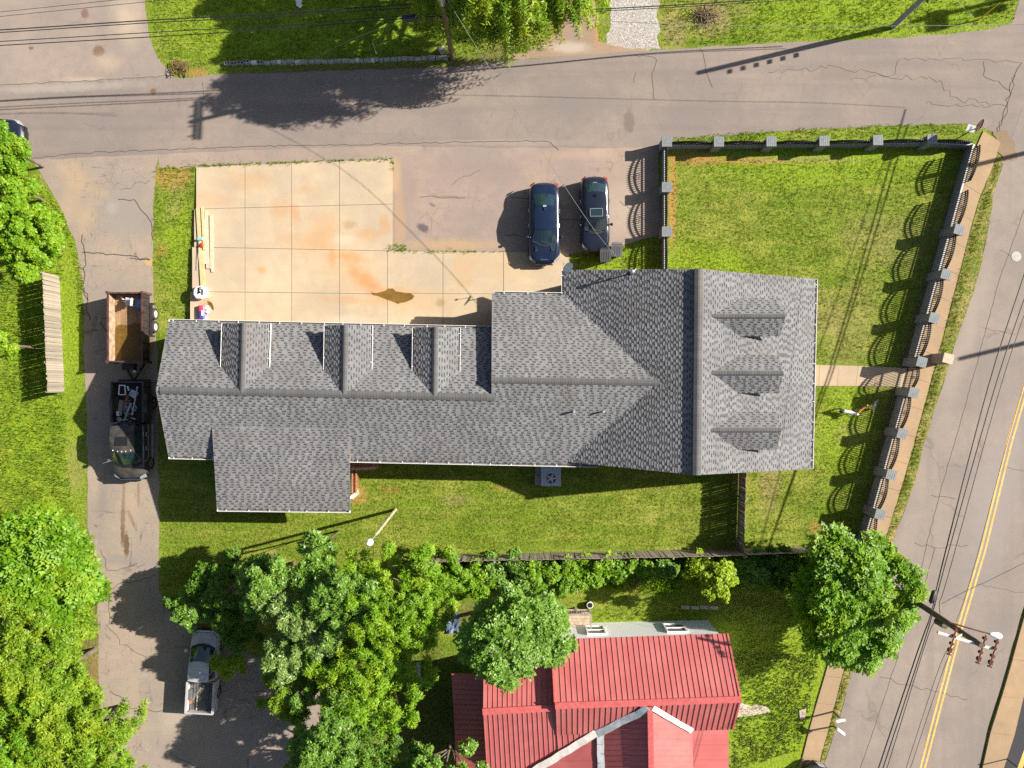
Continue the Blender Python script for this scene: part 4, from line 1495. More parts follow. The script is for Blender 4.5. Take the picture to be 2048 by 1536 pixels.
# ------------------------------------------------------------------ rear deck steps, air conditioner, lamp pole
MAT_REDWOOD = simple("red_stained_wood", (0.34, 0.15, 0.075), .7, var=.25, scale=4)
q = P(728, 940, .9)
deck = thing("wooden_deck", "small red brown wooden deck with lattice rail under the rear eave", "deck", (q.x, q.y, 0))
xa, xb = P(690, 940, .9).x, P(757, 940, .9).x
ya, yb = P(728, 920, .9).y + .5, P(728, 938, .9).y
n = 9
for k in range(n):
    m = MB()
    y = yb + (ya - yb) * k / n
    m.box((xa, y, .84), (xb - (.15 if k == 0 else 0), y + (ya - yb) / n - .012, .88))
    obj("plank", m, MAT_REDWOOD, deck)
for (x0, y0_) in ((xa + .1, yb), (xb - .2, yb), (xb - .2, ya - .1)):
    m = MB()
    m.box((x0, y0_, 0), (x0 + .09, y0_ + .09, .83))
    obj("post", m, MAT_REDWOOD, deck)
m = MB()
m.bar(P(703, 938, 1.5), P(752, 936, 1.2), .16, .05)
obj("hand_rail", m, MAT_PALE, deck)
lx0, lx1 = P(703.5, 960, 1.0).x, P(711, 960, 1.0).x
ly0, ly1 = P(707, 986, 1.0).y, P(707, 940, 1.0).y
for (x0, w_) in ((lx0, .07), (lx1, .07)):
    m = MB()
    m.box((x0, ly0, .92), (x0 + w_, ly1, 1.02))
    obj("rail", m, MAT_REDWOOD, deck)
for k in range(15):
    m = MB()
    y = ly0 + (ly1 - ly0) * (k + .5) / 15
    m.box((lx0 + .02, y - .02, .3 + .0), (lx1 + .05, y + .02, .9))
    obj("slat", m, MAT_REDWOOD, deck)
m = MB()
m.bar(P(702, 992, .85), P(717, 980, .7), .14, .05)
obj("stair_tread", m, MAT_PALE, deck)
m = MB()
m.bar(P(704, 997, .55), P(719, 985, .45), .14, .05)
obj("stair_tread", m, MAT_PALE, deck)

MAT_AC = simple("sky_tinted_metal", (0.33, 0.40, 0.46), .4, .2, var=.06)  # bluish skylight cast put into the cabinet's colour
q = P(1102, 953, .9)
ac = thing("air_conditioner", "square sky-tinted outdoor air conditioner with round fan under the eave", "air conditioner", (q.x, q.y, 0))
m = MB()
m.box((q.x - .95, q.y - .62, 0), (q.x + .62, q.y + .75, .1))
obj("pad", m, MAT_CBLOCK, ac)
m = MB()
m.box((q.x - .58, q.y - .56, .102), (q.x + .58, q.y + .60, .88))
m.box((q.x - .6, q.y - .58, .882), (q.x + .6, q.y + .62, .91))
obj("cabinet", m, MAT_AC, ac)
fc = (q.x + .02, q.y - .12)
m = MB()
m.cyl(fc, .30, .912, .918, 20, 0)
obj("fan_well", m, MAT_DARKMETAL, ac)
m = MB()
for k in range(5):
    a = k * 2 * math.pi / 5
    m.obox((fc[0] + .15 * math.cos(a), fc[1] + .15 * math.sin(a), .925), Vector((math.cos(a), math.sin(a), 0)) * .12, Vector((-math.sin(a), math.cos(a), 0)) * .045, Vector((0, 0, .003)))
m.cyl(fc, .055, .92, .94, 10)
obj("fan_blades", m, MAT_PIPE, ac)
m = MB()
for rr in (.12, .21, .3):
    m.tube([(fc[0] + rr * math.cos(a), fc[1] + rr * math.sin(a), .945) for a in [i * 2 * math.pi / 20 for i in range(21)]], .009, 4)
obj("fan_guard", m, MAT_PIPE, ac)

MAT_POLEWOOD = simple("weathered_pole_wood", (0.36, 0.30, 0.21), .85, var=.25, scale=3)
MAT_DARKPOLE = simple("creosoted_pole_wood", (0.085, 0.065, 0.045), .8, var=.3, scale=3)
b0 = P(791, 1019, 0)
p1 = P(752, 1069, 6.6)
p2 = P(739, 1085, 8.3)
lp = thing("yard_lamp_pole", "leaning grey wooden pole with a white lamp on the back lawn", "lamp post", b0)
m = MB()
m.tube([b0, b0.lerp(p1, .5), p1], [.10, .09, .08], 10)
obj("pole", m, MAT_POLEWOOD, lp, smooth=True)
m = MB()
m.tube([p1 - Vector((0, 0, .5)), p2], .035, 6)
obj("lamp_arm", m, MAT_PIPE, lp)
m = MB()
m.dome((p2.x, p2.y, p2.z), .17, .15)
m.cyl((p2.x, p2.y), .18, p2.z - .1, p2.z, 14)
m.cyl((p2.x, p2.y), .08, p2.z + .18, p2.z + .3, 10)
obj("lamp_head", m, MAT_WHITE, lp, smooth=True)

# service mast and satellite dish on the main roof
q = P(1262, 546, 4.5)
mast = thing("service_mast", "electric service mast with insulators at the upper edge of the main roof", "mast", (q.x, q.y, 4.15))
m = MB()
m.tube([(q.x, q.y, 4.12), (q.x, q.y, 5.0)], .045, 8)
obj("conduit", m, MAT_PIPE, mast)
m = MB()
m.dome((q.x, q.y, 5.0), .12, .12, 10, 4)
m.tube([(q.x, q.y, 5.05), (q.x + .18, q.y + .12, 5.0), (q.x + .2, q.y + .22, 4.85)], .03, 6)
obj("weather_head", m, MAT_PIPE, mast, smooth=True)
m = MB()
m.cyl((q.x, q.y), .16, 4.24, 4.34, 10, 0, .07)
obj("roof_boot", m, MAT_DARKMETAL, mast)
m = MB()
m.tube([(q.x, q.y, 4.95), (q.x + .1, q.y + .25, 4.8), (q.x + .22, q.y + .2, 4.7), (q.x + .15, q.y, 4.75)], .015, 5)
obj("drip_loop", m, MAT_IRON, mast)
q = P(1137, 538, 3.6)
dish = thing("satellite_dish", "pale satellite dish mounted at the roof corner above the concrete slabs", "satellite dish", (q.x, q.y + .05, 2.95))
m = MB()
ax = Vector((-.55, .35, .75)).normalized()
s1 = ax.cross(Vector((0, 0, 1))).normalized()
s2 = s1.cross(ax)
rings = []
c0 = Vector((q.x, q.y + .05, 3.6))
for k in range(5):
    rr = .04 + .29 * k / 4
    rings.append([c0 + ax * (rr * rr * .7) + s1 * (rr * math.cos(a)) + s2 * (rr * .92 * math.sin(a)) for a in [i * 2 * math.pi / 20 for i in range(20)]])
m.loft(rings, True, 0, False)
m.loft([[p - ax * .012 for p in rg] for rg in rings], True, 0, True)
obj("reflector", m, simple("dish_grey", (.62, .62, .63), .45, var=.04), dish, smooth=True)
m = MB()
m.tube([c0 - s2 * .28, c0 + ax * .42 - s2 * .05], .015, 5)
m.obox(c0 + ax * .45 - s2 * .03, ax * .05, s1 * .04, s2 * .04)
obj("feed_arm", m, MAT_PIPE, dish)
m = MB()
m.tube([c0 - ax * .02, c0 - Vector((0, .05, .3)), c0 - Vector((-.05, .25, .6))], .025, 6)
obj("mast", m, MAT_PIPE, dish)

# ------------------------------------------------------------------ utility poles
MAT_BROWNCER = simple("brown_porcelain", (0.11, 0.035, 0.02), .3)
MAT_GREYWASH = simple("bleached_crossarm", (0.55, 0.54, 0.50), .8, var=.12)


def pole(label, base, top, r0=.16, r1=.11, mat=MAT_DARKPOLE):
    b, t_ = Vector(base), Vector(top)
    t = thing("utility_pole", label, "utility pole", (b.x, b.y, 0))
    m = MB()
    m.tube([b.lerp(t_, k / 6) for k in range(7)], [r0 + (r1 - r0) * k / 6 for k in range(7)], 10)
    obj("pole", m, mat, t, smooth=True)
    return t


def crossarm(t, c, d, L, mat, pins=4, w=.11):
    c, d = Vector(c), Vector(d).normalized()
    m = MB()
    m.bar(c - d * L / 2, c + d * L / 2, w, w)
    o = obj("crossarm", m, mat, t)
    for k in range(pins):
        f = (k + .5) / pins - .5
        m = MB()
        p = c + d * L * f * 1.02
        m.cyl((p.x, p.y), .03, p.z + w / 2, p.z + .2, 6)
        m.cyl((p.x, p.y), .06, p.z + .12, p.z + .19, 8)
        m.cyl((p.x, p.y), .045, p.z + .19, p.z + .25, 8)
        obj("insulator", m, MAT_BROWNCER, o)
    return o


# street pole at the top
A0 = P(905, 117)
A1 = Vector((A0.x, A0.y, 9.9))
pa = pole("mossy brown utility pole rising from the roadside beside the willow-like tree", A0, A1, .17, .12, simple("mossy_pole_wood", (0.15, 0.12, 0.05), .85, var=.35, scale=2))
crossarm(pa, A1 + Vector((-.16, 0, -.3)), (0.05, 1, 0), 2.4, MAT_DARKPOLE, 4)
crossarm(pa, A1 + Vector((.16, 0, -.3)), (0.05, 1, 0), 2.4, MAT_DARKPOLE, 0)
m = MB()
m.cyl((A0.x + .05, A0.y - .38), .2, 7.2, 8.0, 14)
m.cyl((A0.x + .05, A0.y - .38), .05, 8.0, 8.2, 8)
obj("transformer", m, MAT_PIPE, pa, smooth=True)
m = MB()
m.obox(Vector((A0.x - .3, A0.y - .05, 4.9)), Vector((.28, 0, 0)), Vector((0, .05, 0)), Vector((0, 0, .04)))
obj("bracket", m, simple("orange_bracket", (.45, .2, .12), .6), pa)
# grey pole at the upper right
B0 = P(1785, 54)
pb = pole("grey utility pole leaning out of the upper lawn near the street corner", B0, B0 + Vector((.1, .1, 7.4)), .17, .14, simple("grey_pole_wood", (0.26, 0.25, 0.24), .75, var=.2, scale=3))
for k in range(6):
    m = MB()
    z = 3.6 + k * .5
    m.box((B0.x + .02, B0.y - .42, z), (B0.x + .1, B0.y - .16, z + .16))
    obj("standoff_bracket", m, MAT_DARKMETAL, pb)
# poles across the avenue, whose shadows fall into the picture
for (bx, by, h, lab) in ((2352, -84, 10.0, "tall dark utility pole with a transformer beyond the street corner"), (2449, 589, 10.0, "tall dark utility pole across the avenue from the brick mailbox"), (2381, 226, 10.2, "tall dark utility pole across the avenue from the stop sign")):
    c0 = P(bx, by)
    t_ = pole(lab, c0, c0 + Vector((0, 0, h)), .17, .13)
    if by < 0:
        m = MB()
        m.cyl((c0.x + .1, c0.y - .42), .24, 6.6, 7.6, 14)
        obj("transformer", m, MAT_PIPE, t_, smooth=True)
        m = MB()
        m.obox(c0 + Vector((.0, -.3, 9.0)), Vector((.25, 0, 0)), Vector((0, .6, 0)), Vector((0, 0, .3)))
        obj("switch_box", m, MAT_DARKMETAL, t_)
# big pole beside the avenue, leaning out over the road
F0 = P(1752, 1150)
F1 = P(1963, 1291, 9.6)
pf = pole("dark utility pole with a white crossarm and street lamp over the avenue", F0, F1, .19, .13)
fd = (P(1988, 1298, 9.2) - P(1878, 1265, 9.2)).normalized()
ca = P(1934, 1282, 9.25)
m = MB()
m.bar(ca - fd * 1.5, ca + fd * 1.4, .12, .12)
arm = obj("crossarm", m, MAT_GREYWASH, pf)
perp = Vector((-fd.y, fd.x, 0))
for f in (-.75, .72, 1.32):
    m = MB()
    p = ca + fd * f
    a, b = p + perp * .55 + Vector((0, 0, .12)), p - perp * .85 + Vector((0, 0, .12))
    m.bar(a, b, .05, .05)
    for g in (.12, .35, .62, .85):
        c = a.lerp(b, g)
        for j in range(3):
            m.cyl((c.x, c.y), .085 - .02 * (j % 2), c.z - .12 + j * .06, c.z - .07 + j * .06, 8)
    for g in (.8, .9, 1.0):
        c = a.lerp(b, g)
        m.obox(c, fd * .085, perp * .035, Vector((0, 0, .06)))
    obj("insulator", m, MAT_BROWNCER, arm)
m = MB()
m.bar(F0.lerp(F1, .86), ca + fd * .75, .05, .05)
m.bar(F0.lerp(F1, .86), ca - fd * .55, .05, .05)
obj("brace", m, MAT_GREYWASH, pf)
la, lb = P(1900, 1245, 7.8), P(1984, 1269, 8.4)
m = MB()
m.tube([la, la.lerp(lb, .5) + Vector((0, 0, .08)), lb], .04, 6)
obj("lamp_arm", m, simple("rusty_steel", (.16, .06, .035), .7), pf)
m = MB()
d = (lb - la)
d.z = 0
d.normalize()
e = Vector((-d.y, d.x, 0))
rings = []
for f, w_ in ((-.1, .06), (.05, .13), (.3, .17), (.45, .14), (.52, .05)):
    c = lb + d * f
    rings.append([c + e * (w_ * math.cos(a)) + Vector((0, 0, w_ * .55 * math.sin(a))) for a in [i * 2 * math.pi / 10 for i in range(10)]])
m.loft(rings)
obj("lamp_head", m, simple("white_lamp_housing", (.72, .75, .8), .35), pf, smooth=True)
tp = F0.lerp(F1, .66)
m = MB()
m.cyl((tp.x + .05, tp.y - .3), .17, tp.z - .35, tp.z + .4, 12)
obj("cut_out", m, MAT_DARKPOLE, pf)

# ------------------------------------------------------------------ wires
MAT_WIRE = simple("black_cable", (0.012, 0.012, 0.014), .6)
MAT_WIREW = simple("bright_cable", (0.30, 0.29, 0.27), .4, .4)


def wire(label, pts, r=.025, mat=None, name="overhead_cable", group=None):
    q = [P(*p) for p in pts]
    out = []
    n = len(q)
    for i in range(n - 1):
        p0, p1_, p2_, p3 = q[max(i - 1, 0)], q[i], q[i + 1], q[min(i + 2, n - 1)]
        k = max(3, int((p2_ - p1_).length / 1.2))
        for j in range(k):
            t_ = j / k
            out.append(.5 * ((2 * p1_) + (p2_ - p0) * t_ + (2 * p0 - 5 * p1_ + 4 * p2_ - p3) * t_ ** 2 + (3 * p1_ - p0 - 3 * p2_ + p3) * t_ ** 3))
    out.append(q[-1])
    m = MB()
    m.tube(out, r, 5)
    return centred(m, name, mat or MAT_WIRE, label, "cable", group)


GA, GB = "cables running to the street pole", "cables along the avenue"
wire("uppermost black cable of the four crossing the parking lot to the street pole", [(-500, 90, 5.6), (0, 60, 5.3), (292, 41, 5.3), (512, 29, 5.4), (780, 11, 5.6), (866, 5, 5.9)], .03, None, group=GA)
wire("second black cable of the four crossing the parking lot, just below the uppermost", [(-500, 95, 5.5), (0, 65, 5.2), (292, 46, 5.2), (512, 35, 5.3), (800, 17, 5.6), (868, 12, 5.8)], .024, None, group=GA)
wire("third black cable of the four crossing the parking lot to the street pole", [(-500, 112, 5.3), (0, 83, 5.0), (300, 65, 5.0), (512, 53, 5.1), (780, 34, 5.3), (876, 27, 5.5)], .022, None, group=GA)
wire("lowest black cable of the four crossing the parking lot, carrying the dark splice case", [(-500, 120, 5.2), (0, 91, 4.9), (300, 74, 4.9), (512, 61, 5.0), (800, 38, 5.2), (880, 33, 5.4)], .025, None, group=GA)
wire("thin upper wire cutting the parking lot's top corner", [(-500, 74, 7.8), (0, 24, 7.5), (230, 0, 7.6), (600, -40, 8.6)], .012)
wire("thin lower wire cutting the parking lot's top corner", [(-500, 84, 7.8), (0, 33, 7.4), (330, 0, 7.5), (600, -26, 8.4)], .012)
wire("black paired cable from the willow-like tree over the gravel drive", [(890, 30, 5.2), (1129, 21, 4.2), (1300, 13, 3.9), (1536, -2, 3.6), (1850, -30, 4.0)], .03)
wire("black cable just under the paired cable over the gravel drive", [(892, 34, 5.1), (1129, 25, 4.1), (1300, 17, 3.8), (1536, 3, 3.5), (1850, -22, 3.9)], .02)
wire("long thin pale wire crossing the upper right lawn", [(1100, 36, 5.2), (1320, 47, 5.0), (1536, 52.5, 5.0), (1800, 52, 5.2), (2040, 49, 5.4), (2300, 40, 6)], .014, MAT_WIREW)
wire("pale twisted service drop from the street pole over the cars to the roof mast", [(850, -75, 9.0), (895, 0, 7.9), (1000, 170, 6.2), (1090, 312, 5.4), (1190, 462, 4.9), (1259, 542, 4.95)], .012, simple("twisted_drop_cable", (.16, .155, .15), .7))
wire("thin pale guy wire from the dark splice case down to the block row", [(808, 40, 5.1), (700, 80, 2.8), (628, 118, .3)], .012, MAT_WIREW)
wire("leftmost of the thick black cables along the avenue", [(2200, 80, 4.9), (2058, 520, 4.7), (1978, 768, 4.7), (1884, 1130, 5.1), (1863, 1225, 5.5), (1836, 1300, 5.3), (1757, 1536, 5.2), (1680, 1770, 5.6)], .033, None, group=GB)
wire("second thick black cable along the avenue, passing the pole's splice case", [(2215, 110, 5.0), (2072, 530, 4.8), (1992, 768, 4.8), (1890, 1130, 5.2), (1866, 1224, 5.6), (1843, 1300, 5.4), (1766, 1536, 5.3), (1690, 1770, 5.6)], .03, None, group=GB)
wire("thinner black cable looping past the leaning pole on the avenue", [(2230, 130, 5.6), (2083, 535, 5.5), (2003, 768, 5.5), (1896, 1152, 5.5), (1879, 1205, 5.6), (1880, 1232, 6.1), (1868, 1246, 5.9), (1850, 1290, 5.7), (1774, 1536, 5.5), (1700, 1770, 5.6)], .02, None, group=GB)
wire("thin high wire running beside the yellow line to the crossarm", [(2190, 330, 9.6), (2046, 775, 9.1), (1943, 1152, 9.0), (1912, 1243, 9.3)], .013)
wire("thin wire leaving the crossarm's brown insulators southward, left one", [(1903, 1292, 9.3), (1880, 1330, 9.1), (1812, 1536, 8.9), (1740, 1760, 9.2)], .013)
wire("thin wire leaving the crossarm's brown insulators southward, right one", [(1909, 1294, 9.3), (1890, 1330, 9.1), (1821, 1536, 8.9), (1750, 1760, 9.2)], .013)
wire("thin diagonal wire from the leaning pole over the yellow line", [(1882, 1208, 5.8), (1930, 1183, 5.9), (1990, 1155, 6.0), (2100, 1100, 6.4)], .012)
wire("thin pale stay at the upper right lawn's yellow guard", [(1880, -40, 3.2), (1912, 0, 2.0), (1946, 33, .1)], .012, MAT_WIREW)
a, b = P(807, 35, 5.1), P(842, 34, 5.2)
m = MB()
m.tube([a - Vector((.1, 0, 0)), a, b, b + Vector((.1, 0, 0))], [.08, .17, .17, .08], 10)
centred(m, "splice_case", simple("dark_blue_case", (.018, .022, .06), .4), "dark blue splice case hanging on the cables by the street pole", "splice case", smooth=True)
a, b = P(1868, 1184, 5.35), P(1862, 1203, 5.4)
m = MB()
m.tube([a + Vector((.02, .1, 0)), a, b, b - Vector((.02, .1, 0))], [.05, .12, .12, .05], 10)
centred(m, "splice_case", MAT_WIRE, "black splice case hanging on the avenue cables above the leaning pole", "splice case", smooth=True)
m = MB()
m.tube([P(1957, 40), P(1957, 40) + Vector((.02, .05, 1.9))], .04, 8)
centred(m, "guy_guard", simple("yellow_plastic", (.75, .45, .03), .5), "bright yellow guy wire guard standing in the upper right lawn", "guy guard", smooth=True)
m = MB()
m.tube([P(2011, 1516), P(2011, 1516) + Vector((0, 0, 1.05))], .035, 8)
centred(m, "metal_post", MAT_IRON, "thin black post at the edge of the dark lot across the avenue", "post")
# ------------------------------------------------------------------ vehicles
def paint(name, c, rough=.25, metal=.0, coat=1.0, dust=0.0, dustc=(.22, .19, .16)):
    t = NT(name)
    k = t.mix(t.ramp(t.noise(2.0, 4, .6), .3, .7), tuple(x * .9 for x in c), tuple(x * 1.1 for x in c))
    if dust:
        k = t.mix(t.math('MULTIPLY', t.ramp(t.noise(1.5, 5, .7), .25, .75), dust), k, dustc)
    t.color(k)
    return t.done(rough, metal, .12, coat)


MAT_NAVY = paint("navy_paint", (0.010, 0.018, 0.045), .22)
MAT_INK = paint("dark_blue_paint", (0.012, 0.016, 0.03), .3)
MAT_BLACKP = paint("dusty_black_paint", (0.018, 0.018, 0.017), .35, 0, .7, .35)
MAT_SILVER = paint("silver_paint", (0.44, 0.44, 0.455), .4, .1, .5, .1)
MAT_TYRE = simple("tyre_rubber", (0.03, 0.029, 0.028), .85, var=.2)
MAT_RIM = simple("wheel_rim", (0.45, 0.45, 0.46), .3, .8)
MAT_LAMP = simple("headlight_glass", (0.35, 0.36, 0.38), .12, .3)
MAT_TAIL = simple("red_tail_lens", (0.28, 0.006, 0.008), .2)
MAT_CHROME = simple("chrome", (0.75, 0.75, 0.76), .12, 1.0)
t = NT("vehicle_glass")
t.color((.012, .03, .04))
t.b.inputs['Specular IOR Level'].default_value = .9
MAT_VGLASS = t.done(.06, 0, .9, 1.0)
MAT_BLACKTRIM = simple("black_trim", (.012, .012, .012), .5)
SECT = [(.86, 0), (.97, .10), (1, .42), (.99, .66), (.955, .82), (.87, .93), (.62, .985), (.3, 1.0)]


def prof_z(prof, y):
    for (y0, z0), (y1, z1) in zip(prof[:-1], prof[1:]):
        if y0 <= y <= y1:
            f = (y - y0) / (y1 - y0)
            return z0 + (z1 - z0) * (f * f * (3 - 2 * f))
    return prof[0][1] if y < prof[0][0] else prof[-1][1]


def body_loft(y0, y1, W, prof, zs=.24, pw_f=7, pw_r=7, inv=2.2, n=26, taper=None):
    rings = []
    mid, half = (y0 + y1) / 2, (y1 - y0) / 2
    for i in range(n + 1):
        a = -math.cos(math.pi * i / n)
        t_ = max(-.996, min(.996, a))
        y = mid + t_ * half
        pw = pw_f if t_ > 0 else pw_r
        hw = W / 2 * (1 - abs(t_) ** pw) ** (1 / inv)
        if taper:
            hw *= taper(t_)
        zt = prof_z(prof, y)
        half_ring = [(hw * fx, y, zs + (zt - zs) * fz) for fx, fz in SECT]
        rings.append(half_ring + [(-x, yy, z) for x, yy, z in half_ring[::-1]])
    m = MB()
    m.loft(rings)
    return m


def cabin(rows, parent, mat, glass_rows=((0, 1), (3, 4)), side_split=(.0, .48, .52, 1.0), name="cabin", cols=9, offs=.008):
    """rows: (y at centre, y at sides, half width, z at centre, z at sides) from front base to rear base"""
    fr = [-1 + 2 * i / (cols - 1) for i in range(cols)]

    def pt(r, f):
        yc, ysd, hw, zc, zsd = rows[r]
        k = f * f
        return Vector((hw * f, yc + (ysd - yc) * k, zc + (zsd - zc) * k))
    m = MB()
    grid = [[pt(r, f) for f in fr] for r in range(len(rows))]
    for r in range(len(rows) - 1):
        for i in range(cols - 1):
            m.quad(grid[r][i], grid[r][i + 1], grid[r + 1][i + 1], grid[r + 1][i])
    for sgn in (0, cols - 1):
        poly = [grid[r][sgn] for r in range(len(rows))]
        m.add(poly, [tuple(range(len(poly)))])
    # floor
    m.quad(grid[0][0], grid[0][-1], grid[-1][-1], grid[-1][0])
    cab = obj(name, m, mat, parent, smooth=True, world=False)

    def patch(nm, ra, rb, f0, f1, u0, u1, mt, k=6):
        g = MB()
        q = [[None] * (k + 1) for _ in (0, 1)]
        for j, u in enumerate((u0, u1)):
            for i in range(k + 1):
                f = f0 + (f1 - f0) * i / k
                p = pt(ra, f).lerp(pt(rb, f), u)
                q[j][i] = p
        n = (q[0][k] - q[0][0]).cross(q[1][0] - q[0][0]).normalized()
        if n.z < 0:
            n = -n
        for i in range(k):
            g.quad(q[0][i] + n * offs, q[0][i + 1] + n * offs, q[1][i + 1] + n * offs, q[1][i] + n * offs)
        return obj(nm, g, mt, parent, smooth=True, world=False)
    for idx, (ra, rb) in enumerate(glass_rows):
        patch("windscreen" if idx == 0 else "rear_window", ra, rb, -.93, .93, .06, .94, MAT_VGLASS)
    # side windows: between the belt line and the roof edge
    last = len(rows) - 1
    for sgn in (-1, 1):
        b0, b1 = pt(0, sgn), pt(last, sgn)
        t0, t1 = pt(1, sgn), pt(last - 1, sgn)
        out = Vector((sgn, 0, .35)).normalized() * offs
        for (u0, u1) in ((side_split[0], side_split[1]), (side_split[2], side_split[3])):
            if u1 <= u0:
                continue
            g = MB()
            lo0, lo1 = b0.lerp(b1, .05 + .9 * u0), b0.lerp(b1, .05 + .9 * u1)
            hi0, hi1 = t0.lerp(t1, .02 + .96 * u0), t0.lerp(t1, .02 + .96 * u1)
            g.quad(lo0.lerp(hi0, .1) + out, lo1.lerp(hi1, .1) + out, lo1.lerp(hi1, .9) + out, lo0.lerp(hi0, .9) + out)
            obj("side_window", g, MAT_VGLASS, parent, world=False)
    return pt


def wheel(parent, x, y, r, w, sgn, rim=MAT_RIM):
    m = MB()
    n = 20
    prof = [(0, r * .6), (.0, r * .93), (w * .12, r), (w * .88, r), (w, r * .93), (w, r * .6)]
    rings = [[(x - sgn * d, y + rr * math.cos(a), r + rr * math.sin(a)) for a in [2 * math.pi * k / n for k in range(n)]] for d, rr in prof]
    m.loft(rings, caps=False)
    ty = obj("wheel", m, MAT_TYRE, parent, smooth=True, world=False)
    m = MB()
    rings = [[(x - sgn * d, y + rr * math.cos(a), r + rr * math.sin(a)) for a in [2 * math.pi * k / n for k in range(n)]] for d, rr in ((.02, r * .6), (.05, r * .5))]
    m.loft(rings)
    for k in range(5):
        a = 2 * math.pi * k / 5
        m.obox((x - sgn * .022, y + r * .3 * math.cos(a), r + r * .3 * math.sin(a)), (.012, 0, 0), (0, math.cos(a) * r * .27, math.sin(a) * r * .27), (0, -math.sin(a) * .05, math.cos(a) * .05))
    obj("rim", m, rim, ty, world=False)


def mirrors(parent, x, y, z, mat, s=(.10, .07, .07)):
    for sg in (-1, 1):
        m = MB()
        m.dome((sg * (x + s[0]), y, z), s[0], s[2], 10, 4, 0, True)
        m.box((min(sg * x * .96, sg * (x + .05)), y - .03, z - .02), (max(sg * x * .96, sg * (x + .05)), y + .03, z + .02))
        obj("mirror", m, mat, parent, smooth=True, world=False)


